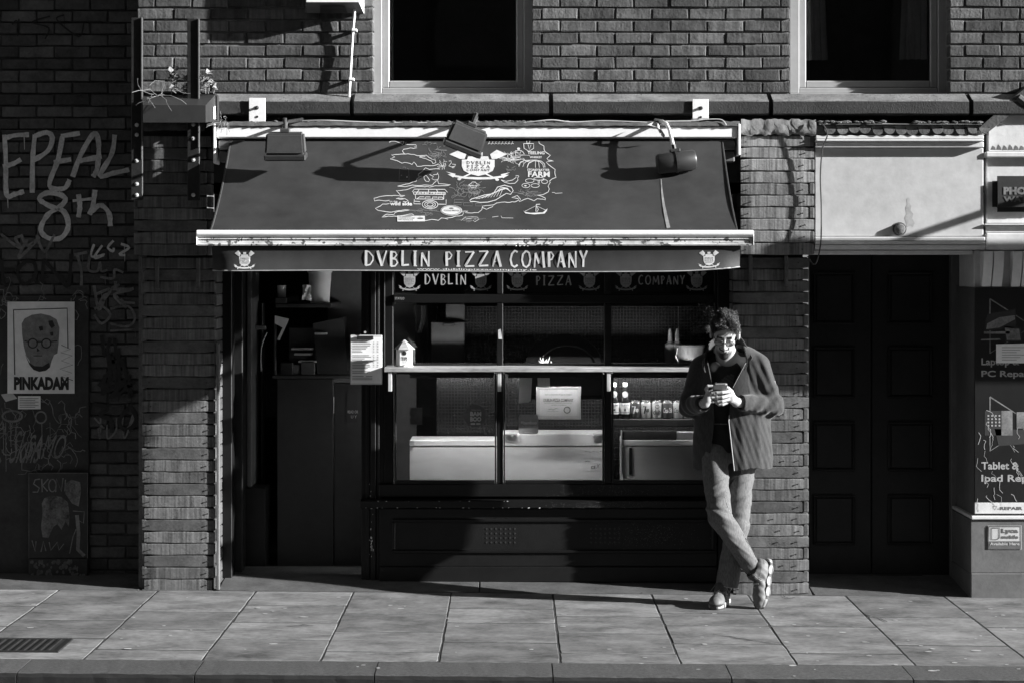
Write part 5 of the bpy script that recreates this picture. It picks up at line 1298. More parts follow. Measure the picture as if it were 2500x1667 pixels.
# wall beyond the frame with shop window, so that the street goes on
MB().box(3.43, XE, .02, .5, -.1, .75).build('stall_riser', M['grey_paint'], rsx); MB().box(3.43, XE, .02, .5, 2.35, 3.1).build('fascia_board', WP, rsx); MB().box(3.6, XE, .15, .16, .76, 2.34).build('shop_window', M['glass_dark'], rsx); MB().box(3.43, XE, .45, .5, .75, 2.35).build('window_back', M['room_dark'], rsx)
hs = empty('hanging_signboard', 'long dark signboard hung on brackets further along the repair shop', 'signboard')
MB().cbox(3.75, 8.4, -.62, -.57, 2.04, 2.86, .01).build('board', M['board_black'], hs)  # unseen board added to throw the shadow on the right plank pilaster
for x in (4.3, 6.1, 7.9): MB().cbox(x, x+.04, -.57, .02, 2.78, 2.82, .004).build('bracket', M['steel_dark'], hs)
# alarm box
al = empty('alarm_box', 'dark rounded alarm box lettered PHONE WATCH at the right edge', 'alarm box'); ya = -.055
bm = bmesh.new(); bmesh.ops.create_cube(bm, size=1); xa, xb, za, zc = xs(2424,ya), xs(2560,ya), zs(518,ya), zs(430,ya)
for v in bm.verts: v.co = ((xa+xb)/2+v.co.x*(xb-xa)*(1 if v.co.y < 0 else .97), (ya+.0)/2+v.co.y*(-ya), (za+zc)/2+v.co.z*(zc-za))
bmesh.ops.bevel(bm, geom=bm.edges[:], offset=.03, segments=4, affect='EDGES'); bm.verts.index_update()
MB().add([v.co[:] for v in bm.verts], [[v.index for v in f.verts] for f in bm.faces]).build('casing', M['plastic_black'], al, sm=True); bm.free()
q = Print(flat(ya-.002)); q.text('PHONE', 2450, 457, 2540, 476, .06); q.build('lettering', M['spray_dim'], al)
q = Print(flat(ya-.002)); q.text('WATCH', 2450, 480, 2540, 494, .05); q.build('lettering', M['ink_grey'], al)
# sign boards
def panel_board(y=-.045):
    r = empty('repair_signboard', 'dark repair signboard with Laptop, PC and Tablet lettering', 'signboard')
    fbox('board', 2380, 2600, 702, 1225, y, y+.02, mat('signdark', .012, .35, .15, 3), r, .002)
    fbox('white_strip', 2380, 2600, 1226, 1253, y, y+.02, WP, r, .002)
    q = Print(flat(y-.0006))
    for t, a, b, c_, d in (('Laptop &', 2396, 2489, 874, 896), ('PC Repair', 2396, 2520, 904, 924), ('Tablet &', 2396, 2488, 1127, 1145), ('Ipad Repair', 2396, 2545, 1158, 1180)):
        q = Print(flat(y-.0006)); q.text(t, a, c_, b, d, .022); q.build('lettering', M['print_dim'], r)
    for y0, y1 in ((730,862),(968,1100)):
        q = Print(flat(y-.0004)); q.line([(2417,y0),(2520,(y0+y1)/2),(2417,y1),(2417,y0)], 3.2); q.build('triangle', M['spray_dim'], r)
    for P in ([(2408,768),(2480,754),(2480,800),(2404,808)], [(2450,796),(2492,800),(2496,834),(2455,834)], [(2404,1002),(2445,1002),(2445,1062),(2404,1062)], [(2428,1046),(2500,1048),(2515,1082),(2438,1088)]):
        q = Print(flat(y-.0008)); q.poly(P); q.build('picture', M['ink'], r)
    for P in ([(2410,790),(2440,775),(2478,770),(2478,780),(2440,800),(2408,804)], [(2402,809),(2465,809),(2465,815),(2402,815)], [(2396,828),(2440,826),(2444,830),(2394,831)], [(2453,800),(2488,803),(2492,830),(2458,830)], [(2445,1002),(2472,1002),(2472,1062),(2445,1062)], [(2482,1005),(2510,1005),(2510,1045),(2482,1045)]):
        q = Print(flat(y-.0014)); q.poly(P); q.build('picture_highlight', M['spray_dim'], r)
    q = Print(flat(y-.0014))
    for i in range(4):
        for j in range(4): q.poly([(2411+i*9,1012+j*8),(2415+i*9,1012+j*8),(2415+i*9,1016+j*8),(2411+i*9,1016+j*8)])
    q.build('app_icons', M['print_dim'], r)['kind'] = 'stuff'
    q = Print(flat(y-.0006)); q.text('-REPAIR', 2435, 1236, 2497, 1244, .04); q.line([(2424,1235),(2434,1235),(2429,1244),(2424,1235)], 1.2); q.build('strip_lettering', M['ink_grey'], r)
    rq = random.Random(4); q = Print(flat(y-.0008))
    for i in range(26):
        px, py = rq.uniform(2382,2500), rq.uniform(1000,1240); P = [(px,py)]
        for k in range(4): P.append((P[-1][0]+rq.uniform(-4,8), P[-1][1]+rq.uniform(2,12)))
        q.line(P, rq.uniform(.6,1.6))
    q.build('scratches', M['print_dim'], r)
panel_board()
card('paper_notice', 'white typed notice taped over the repair signboard', 'notice', [(2432,840),(2520,838),(2520,886),(2432,886)], -.052, M['paper'], (('typing', lambda q: [q.line([(2446,848+k*6),(2500-(k%3)*9,848+k*6)], 1) for k in range(6)], M['ink_grey']),))
def lyca(q):
    q.line([(2414,1284),(2492,1284),(2492,1338),(2414,1338)], 3, True); q.text('Lyca', 2445, 1289, 2486, 1303, .05); q.text('mobile', 2445, 1305, 2486, 1314, .04); q.line([(2421,1288),(2440,1288),(2440,1312),(2434,1316),(2421,1316)], 2.2, True); q.poly([(2414,1320),(2492,1320),(2492,1339),(2414,1339)])
lc = card('network_sticker', 'white and dark sticker lettered Lyca mobile Available Here on the plinth', 'sticker', [(2412,1282),(2494,1282),(2494,1340),(2412,1340)], YR-.034, M['card'], (('lettering', lyca, M['ink_grey']),))
q = Print(flat(YR-.0375)); q.text('Available Here', 2417, 1323, 2489, 1330, .02); q.build('white_lettering', M['print'], lc)

# ================================================================== GRAFFITI WALL: board, poster, cabinet, paint
gb = empty('boarded_panel', 'black boarded panel scrawled with tags behind the poster', 'board'); yb = YL-.02
fbox('board', -420, 217, 722, 1436, yb, YL+.02, M['board_black'], gb)
rq = random.Random(17)
q = Print(flat(yb-.002))
for i in range(46):
    px, py = rq.uniform(-20,205), rq.choice([rq.uniform(728,1000), rq.uniform(1010,1140)]); P = [(px,py)]; a = rq.uniform(0,6.3)
    for k in range(7): a += rq.uniform(-1.6,1.6); P.append((P[-1][0]+rq.uniform(5,13)*math.cos(a), P[-1][1]+rq.uniform(8,16)*math.sin(a)))
    if max(p[0] for p in P) < 215: q.line(P, rq.uniform(1.0,2.4))
q.ring(30,1015,24,13,5); q.ring(100,1018,13,14,4); 
for x, l in ((8,80),(14,120),(26,60),(102,60),(122,50)): q.line([(x,1030),(x+1,1030+l)], 1.6)
q.text('SAMO', 60, 1060, 150, 1120, .0, slant=.3); q.text('Skins', 20, 1050, 90, 1130, .0, slant=.3)
o = q.build('scrawled_tags', M['spray_dim'], gb); o['kind'] = 'stuff'
po = empty('poster', 'white poster of a dark face in glasses lettered PINKADAM', 'poster'); yp = yb-.008
fbox('sheet', 18, 182, 737, 960, yp, yp+.003, M['poster'], po, .0005)
q = Print(flat(yp-.0012)); q.line([(166,850),(164,753),(33,757),(36,914)], 2.6); q.text('PINKADAM', 34, 919, 168, 951, .06)
face = [(100,766),(122,771),(138,780),(145,800),(143,838),(140,862),(132,866),(126,880),(122,896),(112,904),(96,907),(82,902),(74,893),(72,880),(64,868),(58,845),(54,815),(53,790),(60,778),(78,769)]
q.line([(150,842),(172,852),(148,860),(176,868),(150,880),(178,890),(146,900),(176,910),(150,918),(178,928)], 1.6)
q.poly([(60,862),(72,885),(84,893),(104,894),(120,884),(122,896),(112,904),(96,907),(82,902),(72,890)])
q.build('poster_ink', M['ink'], po)
q = Print(flat(yp-.0008)); q.poly(face); q.build('poster_face', mat('poster_grey', .2, .8, .2, 30), po)
q = Print(flat(yp-.0016)); q.ring(80,838,11,11,3.2); q.ring(113,838,11,11,3.2); q.line([(90,834),(103,834)],3); q.line([(124,834),(140,832)],2.6); q.line([(68,834),(60,832)],2.6); q.line([(82,868),(103,868)],2); q.poly([(118,784),(128,782),(134,796),(126,802),(120,794)]); q.poly([(94,798),(104,796),(106,806),(98,808)]); q.poly([(122,812),(130,810),(130,820),(124,820)]); q.poly([(90,848),(98,856),(90,858)]); q.build('glasses_print', M['ink'], po)
card('small_notice', 'small typed notice below the poster', 'notice', [(44,966),(99,966),(99,998),(44,998)], yb-.006, M['poster'], (('typing', lambda q: [q.line([(48,972+k*4.2),(94-(k%2)*8,972+k*4.2)], 1.1) for k in range(6)], M['ink']),))
card('torn_sticker', 'torn grey sticker at the lower left of the poster', 'sticker', [(2,962),(30,958),(42,972),(14,980)], yb-.005, M['card'])
ub = empty('utility_cabinet', 'low black utility cabinet with torn posters and SKON tag', 'cabinet'); yu = YL-.06
fbox('door', 70, 214, 1154, 1362, yu, YL-.021, M['board_black'], ub, .004); fbox('base', 70, 214, 1363, 1427, yu-.004, YL-.021, M['board_black'], ub, .004)
q = Print(flat(yu-.002)); q.line([(70,1154),(214,1154)],1); q.line([(70.5,1154),(70.5,1362)],1); q.line([(213.5,1154),(213.5,1362)],1)
q.line([(98,1168),(86,1170),(82,1180),(96,1190),(92,1200),(80,1200)],3); q.line([(102,1168),(103,1200)],3); q.line([(118,1168),(104,1184),(116,1198)],3); q.ring(128,1184,9,15,3); q.line([(136,1200),(138,1168),(150,1198),(154,1166)],3); q.line([(160,1170),(158,1198),(170,1180),(172,1200)],3)
q.line([(188,1256),(192,1300),(190,1340),(206,1356)],9); q.line([(178,1246),(206,1248),(204,1276),(190,1268)],2.4); q.line([(78,1318),(86,1345),(88,1320)],2.6); q.line([(100,1346),(106,1320),(112,1344)],3); q.line([(120,1322),(124,1342),(140,1322),(144,1342),(156,1326)],2.4); q.line([(170,1350),(178,1310),(186,1290)],2.4)
q.build('painted_tag', M['spray_dim'], ub)
q = Print(flat(yu-.0015)); q.poly([(108,1215),(128,1208),(150,1212),(166,1225),(170,1260),(168,1285),(160,1272),(150,1292),(140,1278),(130,1285),(118,1312),(104,1310),(100,1285),(104,1250),(102,1228)]); q.poly([(158,1180),(175,1170),(196,1176),(198,1200),(192,1235),(176,1228),(160,1205)]); q.build('torn_paper', M['rust'], ub)
q = Print(flat(yu-.0055))
for i in range(60):
    px, py = rq.uniform(76,208), rq.uniform(1368,1408); r = rq.uniform(2,7); q.poly([(px+r*rq.uniform(.5,1)*math.cos(a), min(1424,py+r*rq.uniform(.5,1.4)*math.sin(a))) for a in [k*.9 for k in range(7)]])
o = q.build('flaking_paint', mat('flake', .11, .8, .3, 30), ub); o['kind'] = 'stuff'
# spray paint on the bricks
yq = YL-.006
def spray(items, name, m):
    q = Print(flat(yq)); rj = random.Random(len(items)*7+int(items[0][0][0][0]))
    for P, w in items:
        Q = []
        for i in range(len(P)-1):
            p0,p1,p2,p3 = [Vector(P[max(0,min(len(P)-1,k))]) for k in (i-1,i,i+1,i+2)]
            for k in range(5):
                t = k/5; Q.append(.5*((2*p1)+(p2-p0)*t+(2*p0-5*p1+4*p2-p3)*t*t+(3*p1-p0-3*p2+p3)*t**3))
        Q.append(Vector(P[-1])); q.line([(v.x,v.y) for v in Q], [w*rj.uniform(.82,1.15) for _ in Q])
        if rj.random() < .35: v = rj.choice(Q); q.line([(v.x,v.y),(v.x+1,v.y+rj.uniform(12,40))], [w*.25,1.0])
    o = q.build(name, m, lbd)
    if name.startswith('graffiti_tag'): o['kind'] = 'stuff'
    return o
z = lambda P: [(x*.3545, y*.3545) for x, y in P]
W_ = 12
spray([(z([(30,930),(40,1100),(45,1340),(100,1340),(165,1320)]),W_),(z([(20,960),(100,935),(200,930)]),W_),(z([(20,1150),(90,1130),(145,1100)]),W_)], 'graffiti_letter', M['spray'])
spray([(z([(240,930),(225,1100),(222,1330)]),W_),(z([(240,940),(320,915),(360,950),(330,1040),(225,1110)]),W_)], 'graffiti_letter', M['spray'])
spray([(z([(430,940),(400,1100),(340,1280),(440,1300),(480,1240)]),W_),(z([(420,940),(550,920)]),W_),(z([(370,1120),(490,1100)]),W_)], 'graffiti_letter', M['spray'])
spray([(z([(500,1220),(560,1060),(650,920),(680,1000),(670,1160),(640,1220)]),W_),(z([(550,1110),(700,1080)]),W_)], 'graffiti_letter', M['spray'])
spray([(z([(790,930),(770,1060),(690,1210),(780,1195),(890,1170)]),W_)], 'graffiti_letter', M['spray'])
spray([(z([(440,1350),(330,1330),(270,1370),(340,1420),(440,1460),(470,1560),(420,1640),(330,1640),(280,1580),(330,1480),(420,1420),(450,1370),(400,1335)]),W_)], 'graffiti_numeral', M['spray'])
spray([(z([(540,1340),(550,1420),(540,1500)]),W_),(z([(500,1385),(640,1370)]),7)], 'graffiti_letter', M['spray'])
spray([(z([(655,1310),(640,1420),(615,1480)]),W_),(z([(620,1470),(690,1415),(750,1470),(760,1560)]),W_)], 'graffiti_letter', M['spray'])
z2 = lambda P: [(x*.3545, 556+y*.3545) for x, y in P]
spray([(z2([(10,220),(30,390),(90,380)]),9),(z2([(10,300),(100,290)]),8),(z2([(180,230),(120,300),(160,390),(240,340),(240,250),(180,230)]),9),(z2([(300,220),(400,330),(470,400),(490,180)]),9),(z2([(290,390),(300,220)]),9)], 'graffiti_tag_black', M['spray_black'])
spray([(z2([(530,180),(560,300),(560,400)]),7),(z2([(510,190),(600,170)]),7),(z2([(620,190),(610,290),(670,300),(690,240),(700,300),(740,290)]),6),(z2([(690,340),(780,350),(790,290),(850,310)]),6),(z2([(795,370),(810,430),(920,420)]),7),(z2([(800,470),(840,510),(930,520)]),6),(z2([(650,560),(700,540),(760,600),(700,660),(650,600)]),6),(z2([(760,560),(880,540),(930,620),(880,680),(760,660)]),6),(z2([(760,710),(930,700)]),5)], 'graffiti_tag_pale', M['spray_dim'])
spray([(z2([(700,740),(720,880),(760,760)]),9),(z2([(790,760),(800,900)]),9),(z2([(780,950),(680,1090)]),10),(z2([(830,980),(700,1140),(900,1030),(760,1170),(930,1060)]),10),(z2([(640,1210),(740,1240),(690,1290),(760,1320),(770,1410)]),10),(z2([(900,1220),(820,1330),(870,1390),(940,1330),(900,1220)]),10)], 'graffiti_tag_black', M['spray_black'])

rz_ = random.Random(31)
def tag_scrawl(cx, cy, w_, h_, n, lw, name, m):
    items = []; x = cx
    for k in range(n):
        x0 = cx + w_*k/n; P = [(x0+rz_.uniform(0,w_/n), cy+rz_.uniform(-.1,.2)*h_)]
        for j in range(rz_.randint(3,5)): P.append((x0+rz_.uniform(-.1,1.1)*w_/n, cy+rz_.uniform(0,1)*h_))
        items.append((P, lw))
    spray(items, name, m)
tag_scrawl(5, 575, 130, 60, 3, 7, 'graffiti_tag_pale', M['spray_dim'])
tag_scrawl(225, 590, 95, 50, 3, 6, 'graffiti_tag_pale', M['spray'])
tag_scrawl(225, 700, 95, 60, 2, 7, 'graffiti_tag_pale', M['spray_dim'])
tag_scrawl(240, 860, 80, 110, 3, 9, 'graffiti_tag_black', M['spray_black'])
tag_scrawl(228, 1010, 95, 70, 3, 4, 'graffiti_tag_pale', M['spray_dim'])
tag_scrawl(20, 40, 180, 60, 3, 4, 'graffiti_tag_black', M['spray_black'])
q = Print(flat(yb-.0035))
for i in range(34):
    px, py = rz_.uniform(0,200), rz_.choice([rz_.uniform(728,738), rz_.uniform(1005,1140), rz_.uniform(1005,1140)]); P = [(px,py)]; a = rz_.uniform(0,6.3)
    for k in range(6): a += rz_.uniform(-1.4,1.4); P.append((min(213,P[-1][0]+rz_.uniform(4,12)*math.cos(a)), P[-1][1]+rz_.uniform(6,14)*math.sin(a)))
    q.line(P, rz_.uniform(.9,2.6))
o = q.build('scrawled_tags', M['spray_dim'], gb); o['kind'] = 'stuff'
# ================================================================== PERSON (implicit surfaces turned into meshes)
def net(fn, lo, hi, h, B=8):
    """surface nets on a sparse grid; fn maps (N,3) points to signed distance"""
    lo = np.array(lo, np.float32); nb = np.ceil((np.array(hi)-lo)/(h*B)).astype(int); n = nb*B
    ax = [lo[i] + (np.arange(nb[i])*B + (B-1)/2)*h for i in range(3)]
    C = np.stack(np.meshgrid(*ax, indexing='ij'), -1).reshape(-1,3).astype(np.float32)
    d = fn(C); keep = np.abs(d) < .87*B*h*1.25 + .012
    vals = np.repeat(np.repeat(np.repeat(np.sign(d).reshape(nb), B, 0), B, 1), B, 2).astype(np.float32)
    idx = np.argwhere(keep.reshape(nb)); off = np.stack(np.meshgrid(*[np.arange(B)]*3, indexing='ij'), -1).reshape(-1,3)
    for s in range(0, len(idx), 1500):
        ii = (idx[s:s+1500,None,:]*B + off[None]).reshape(-1,3)
        vals[ii[:,0],ii[:,1],ii[:,2]] = fn((lo + ii*h).astype(np.float32))
    ins = vals < 0
    cnt = np.zeros(np.array(n)-1, np.int8)
    cor = [(a,b,c) for a in (0,1) for b in (0,1) for c in (0,1)]
    for a,b,c in cor: cnt += ins[a:n[0]-1+a, b:n[1]-1+b, c:n[2]-1+c]
    act = np.argwhere((cnt > 0) & (cnt < 8)); vid = np.full(np.array(n)-1, -1, np.int32); vid[act[:,0],act[:,1],act[:,2]] = np.arange(len(act))
    acc = np.zeros((len(act),3)); num = np.zeros(len(act))
    for i, a in enumerate(cor):
        for ax_ in range(3):
            if a[ax_]: continue
            b = list(a); b[ax_] = 1
            A = act+np.array(a); Bq = act+np.array(b); va = vals[A[:,0],A[:,1],A[:,2]]; vb = vals[Bq[:,0],Bq[:,1],Bq[:,2]]
            m = (va < 0) != (vb < 0); t = np.where(m, va/(va-vb+1e-12), 0); p = np.repeat(np.array(a,float)[None], len(act), 0); p[:,ax_] += t
            acc[m] += p[m]; num[m] += 1
    V = lo + (act + acc/num[:,None])*h
    F = []
    for ax_ in range(3):
        u, w = (ax_+1)%3, (ax_+2)%3
        sl0 = [slice(None)]*3; sl1 = [slice(None)]*3; sl0[ax_] = slice(0,-1); sl1[ax_] = slice(1,None)
        e = np.argwhere(ins[tuple(sl0)] != ins[tuple(sl1)]); e = e[(e[:,u] > 0) & (e[:,w] > 0) & (e[:,u] < n[u]-1) & (e[:,w] < n[w]-1)]
        q = []
        for du, dw in ((-1,-1),(0,-1),(0,0),(-1,0)):
            c = e.copy(); c[:,u] += du; c[:,w] += dw; q.append(vid[c[:,0],c[:,1],c[:,2]])
        q = np.stack(q, 1); fl = ins[e[:,0],e[:,1],e[:,2]]; q[~fl] = q[~fl][:, ::-1]; q = q[(q >= 0).all(1)]; F.append(q)
    return V, np.concatenate(F)
def cap(p, a, b, ra, rb, ys=1.0):
    a = np.array(a, np.float32); b = np.array(b, np.float32)
    if ys != 1: s = np.array([1,1/ys,1], np.float32); p = p*s; a = a*s; b = b*s
    ba = b-a; t = np.clip(((p-a)@ba)/max(float(ba@ba),1e-9), 0, 1); d = np.linalg.norm(p-a-t[:,None]*ba, axis=1) - (ra+(rb-ra)*t)
    return d*(ys if ys < 1 else 1)
def ell(p, c, r, rot=None):
    q = p-np.array(c, np.float32)
    if rot is not None: q = q@np.array(rot, np.float32)
    r = np.array(r, np.float32); k0 = np.linalg.norm(q/r, axis=1); k1 = np.linalg.norm(q/(r*r), axis=1)+1e-9
    return k0*(k0-1)/k1
def smin(a, b, k): h = np.clip(.5+.5*(b-a)/k, 0, 1); return b+(a-b)*h-k*h*(1-h)
def smax(a, b, k): return -smin(-a, -b, k)
def to_mesh(name, V, F, m, parent, color=None):
    me = bpy.data.meshes.new(name); me.vertices.add(len(V)); me.vertices.foreach_set('co', V.astype(np.float32).ravel())
    me.loops.add(F.size); me.loops.foreach_set('vertex_index', F.astype(np.int32).ravel()); me.polygons.add(len(F))
    me.polygons.foreach_set('loop_start', np.arange(0, F.size, 4, dtype=np.int32)); me.polygons.foreach_set('loop_total', np.full(len(F),4,np.int32))
    me.update(calc_edges=True); me.validate(); me.polygons.foreach_set('use_smooth', [True]*len(me.polygons))
    if color is not None:
        at_ = me.color_attributes.new('tone', 'FLOAT_COLOR', 'POINT'); c = np.ones((len(V),4), np.float32); c[:,:3] = color[:,None]; at_.data.foreach_set('color', c.ravel())
    return link(name, me, m, parent)
def toned(name, rough, bump=0.3, bscale=300, var=.1, scale=60, sheen=0.0, spec=.4, weave=0):
    m = bpy.data.materials.new(name); m.use_nodes = True; t = m.node_tree; N = t.nodes; L = t.links; b = N['Principled BSDF']
    at_ = N.new('ShaderNodeVertexColor'); at_.layer_name = 'tone'; tc = N.new('ShaderNodeTexCoord'); ns = N.new('ShaderNodeTexNoise'); ns.inputs['Scale'].default_value = scale; ns.inputs['Detail'].default_value = 5
    mp = N.new('ShaderNodeMapping'); mp.inputs['Scale'].default_value = (1,1,.25) if weave else (1,1,1); L.new(tc.outputs['Object'], mp.inputs[0]); L.new(mp.outputs[0], ns.inputs[0])
    mr = N.new('ShaderNodeMapRange'); mr.inputs[1].default_value = .3; mr.inputs[2].default_value = .7; mr.inputs[3].default_value = 1-var*2; mr.inputs[4].default_value = 1+var*2; L.new(ns.outputs[0], mr.inputs[0])
    mx = N.new('ShaderNodeVectorMath'); mx.operation = 'SCALE'; L.new(at_.outputs[0], mx.inputs[0]); L.new(mr.outputs[0], mx.inputs['Scale']); L.new(mx.outputs[0], b.inputs['Base Color'])
    b.inputs['Roughness'].default_value = rough; b.inputs['Specular IOR Level'].default_value = spec; b.inputs['Sheen Weight'].default_value = sheen
    n2 = N.new('ShaderNodeTexNoise'); n2.inputs['Scale'].default_value = bscale; n2.inputs['Detail'].default_value = 3; L.new(tc.outputs['Object'], n2.inputs[0])
    bp = N.new('ShaderNodeBump'); bp.inputs['Strength'].default_value = bump; bp.inputs['Distance'].default_value = .002; L.new(n2.outputs[0], bp.inputs['Height']); L.new(bp.outputs[0], b.inputs['Normal'])
    return m
M['skin'] = toned('skin', .5, .15, 200, .03, 40); M['wool'] = toned('wool', .9, .45, 260, .16, 130, .2, weave=1); M['denim'] = toned('denim', .85, .35, 500, .18, 150, weave=1); M['tee'] = toned('tee', .85, .3, 400, .08, 50); M['shoe'] = toned('shoe', .6, .3, 300, .06, 60)
per = empty('person', 'man in dark wool jacket and jeans leaning on the plank pilaster, looking at a phone', 'person')
A = lambda px, py, y: np.array(at(px, py, y)[:], np.float32)
GZ = gz(1.3)
# ---- pose
J = dict(hipR=A(1742,1112,-.30), kneeR=A(1757,1258,-.47), ankR=A(1836,1386,-.45), hipL=A(1812,1112,-.27), kneeL=A(1801,1280,-.36), ankL=A(1774,1432,-.37),
         shL=A(1852,893,-.32), elL=A(1890,990,-.34), wrL=A(1797,981,-.47), shR=A(1712,898,-.20), elR=A(1682,992,-.25), wrR=A(1722,983,-.53), pel=A(1778,1105,-.29), ch=A(1780,950,-.25), nk=A(1772,880,-.25))
HC = A(1770,816,-.37); HC[2] = 1.588
ca, sa = math.cos(R(27)), math.sin(R(27)); yw = R(-7); rl_ = R(3)
Rx = np.array([[1,0,0],[0,ca,-sa],[0,sa,ca]]); Rz = np.array([[math.cos(yw),-math.sin(yw),0],[math.sin(yw),math.cos(yw),0],[0,0,1]]); Ry = np.array([[math.cos(rl_),0,math.sin(rl_)],[0,1,0],[-math.sin(rl_),0,math.cos(rl_)]])
HR = (Rz@Ry@Rx).astype(np.float32)                       # head local -> world
HS = 1.02
def head_local(p): return ((p-HC)@HR)/HS
def head_sdf(q):
    d = ell(q, (0,.012,.040), (.074,.096,.082))
    d = smin(d, ell(q, (0,-.026,-.040), (.053,.062,.078)), .025)
    d = smin(d, cap(q, (-.024,-.056,-.086), (.024,-.056,-.086), .017, .017), .02)
    d = smin(d, ell(q, (0,-.074,-.106), (.024,.020,.018)), .026)
    d = smin(d, cap(q, (-.044,-.066,-.014), (.044,-.066,-.014), .017, .017), .016)     # cheekbones
    d = smin(d, cap(q, (-.036,-.083,.024), (.036,-.083,.024), .010, .010), .014)       # brow
    for s in (-1, 1):
        d = smax(d, -ell(q, (s*.031,-.101,.004), (.017,.014,.011)), .010)
        d = smin(d, ell(q, (s*.031,-.079,.003), (.0135,.0125,.011)), .004)             # lowered lids
        d = smin(d, ell(q, (s*.080,.012,-.008), (.010,.020,.030)), .008)               # ears
        d = smax(d, -ell(q, (s*.090,.006,-.005), (.008,.010,.017)), .004)
        d = smin(d, ell(q, (s*.013,-.104,-.034), (.009,.010,.007)), .006)              # nostrils
    d = smin(d, cap(q, (0,-.090,.014), (0,-.113,-.028), .0075, .0115), .010)           # nose
    d = smin(d, ell(q, (0,-.117,-.031), (.010,.009,.009)), .006)
    d = smin(d, cap(q, (-.020,-.083,-.063), (0,-.094,-.060), .0045, .0055), .006); d = smin(d, cap(q, (.020,-.083,-.063), (0,-.094,-.060), .0045, .0055), .006)
    d = smin(d, cap(q, (-.015,-.086,-.071), (.015,-.086,-.071), .0055, .0055), .006)
    d = smax(d, -cap(q, (-.018,-.096,-.066), (.018,-.096,-.066), .0018, .0018), .003)
    return d
def fingers(p, d, chains, k=.006):
    for P, r0, r1 in chains:
        f = None
        for i in range(len(P)-1):
            a = cap(p, A(*P[i]), A(*P[i+1]), r0+(r1-r0)*i/(len(P)-1), r0+(r1-r0)*(i+1)/(len(P)-1)); f = a if f is None else smin(f, a, .003)
        d = smin(d, f, k)
    return d
HANDL = [([(1779,955,-.545),(1763,957,-.568),(1750,958,-.568),(1739,956,-.560)], .0105, .0085), ([(1779,965,-.54),(1763,969,-.562),(1750,970,-.558),(1740,967,-.545)], .0105, .0085),
         ([(1778,974,-.53),(1763,979,-.548),(1752,980,-.545),(1744,976,-.532)], .0100, .0080), ([(1775,982,-.515),(1764,987,-.527),(1755,987,-.525),(1749,983,-.515)], .0088, .0070), ([(1793,972,-.49),(1786,955,-.512),(1778,947,-.53),(1772,944,-.535)], .0125, .0090)]
HANDR = [([(1728,958,-.55),(1724,949,-.565),(1728,942,-.572),(1741,942,-.572)], .0110, .0085), ([(1734,955,-.53),(1743,949,-.53),(1748,942,-.535),(1748,936,-.54)], .0095, .0075),
         ([(1731,962,-.545),(1737,959,-.562),(1744,960,-.566),(1749,962,-.558)], .0100, .0080), ([(1731,970,-.54),(1738,969,-.555),(1745,970,-.555),(1750,972,-.548)], .0095, .0078), ([(1729,977,-.53),(1735,979,-.542),(1741,980,-.54),(1745,980,-.533)], .0085, .0070)]
def hands(p):
    d = cap(p, J['wrL'], A(1790,975,-.49), .027, .028, .8); d = smin(d, ell(p, A(1783,968,-.515), (.030,.020,.036)), .015); d = fingers(p, d, HANDL)
    e = cap(p, J['wrR'], A(1726,976,-.54), .026, .026, .85); e = smin(e, ell(p, A(1729,967,-.543), (.020,.020,.034)), .015); e = fingers(p, e, HANDR)
    return np.minimum(d, e)
def body_sdf(p):
    q = head_local(p); d = head_sdf(q)*HS
    d = smin(d, cap(p, J['nk'], HC+HR@np.array([0,.028,-.06],np.float32), .060, .054), .02)
    d = smin(d, cap(p, J['nk']+np.array([0,.02,-.06],np.float32), J['pel'], .13, .13, .62), .05)
    for s in 'LR':
        d = smin(d, cap(p, J['nk']+np.array([0,.02,-.03],np.float32), J['sh'+s], .05, .05), .04); d = smin(d, cap(p, J['sh'+s], J['el'+s], .046, .038), .02); d = smin(d, cap(p, J['el'+s], J['wr'+s], .038, .027), .01)
        d = smin(d, cap(p, J['hip'+s], J['knee'+s], .060, .046), .03); d = smin(d, cap(p, J['knee'+s], J['ank'+s], .044, .032), .01)
    return smin(d, hands(p), .008)
V, F = net(body_sdf, (1.0,-.66,.05), (1.66,-.12,1.76), .0034)
q = head_local(V.astype(np.float32)); x, y, zz = q.T; isH = (np.abs(x) < .1)&(zz > -.16)&(zz < .16)&(y > -.16)&(y < .14)&(V[:,2] > 1.38)
tone = np.full(len(V), .37)
rng = np.random.default_rng(1); nz = rng.normal(0, .012, len(V))
front = y < -.03
def soft(v, a, b): return np.clip((v-a)/(b-a), 0, 1)
beard = soft(-zz, .060, .080)*soft(-y, .0, .045)*soft(zz, -.150, -.122)*.9
beard = np.maximum(beard, soft(np.abs(x), .040, .055)*soft(-zz, .015, .06)*soft(-y, -.01, .02)*soft(zz, -.13, -.10)*.6)
mou = ((np.abs(zz+.050) < .0085+.05*np.clip(np.abs(x)-.012,0,.03))&(np.abs(x) < .028)&(y < -.07)); goat = (np.abs(x) < .026)&(zz < -.080)&(y < -.06)
lips = (np.abs(zz+.066) < .008)&(np.abs(x) < .018)&(y < -.082)
brow = (np.abs(zz-.026-.10*np.clip(np.abs(x)-.02,-.02,.02)) < .0055)&(np.abs(x) > .012)&(np.abs(x) < .050)&(y < -.07)
lash = (np.abs(zz+.0035) < .0022)&(np.abs(np.abs(x)-.031) < .012)&(y < -.075)
tone = np.where(isH, tone*(1-.85*beard*(~lips)), tone); tone = np.where(isH&(mou|goat), .018, tone); tone = np.where(isH&brow, .015, tone); tone = np.where(isH&lash, .02, tone); tone = np.where(isH&lips, .20, tone)
scalp = isH & (zz > .052 + .25*np.clip(y+.09,-.01,.03) + .02*np.cos(x*40)) ; tone = np.where(scalp | (isH&(y > .02)&(zz > -.02)), .02, tone)
body = to_mesh('body', V, F, M['skin'], per, tone+nz*0)
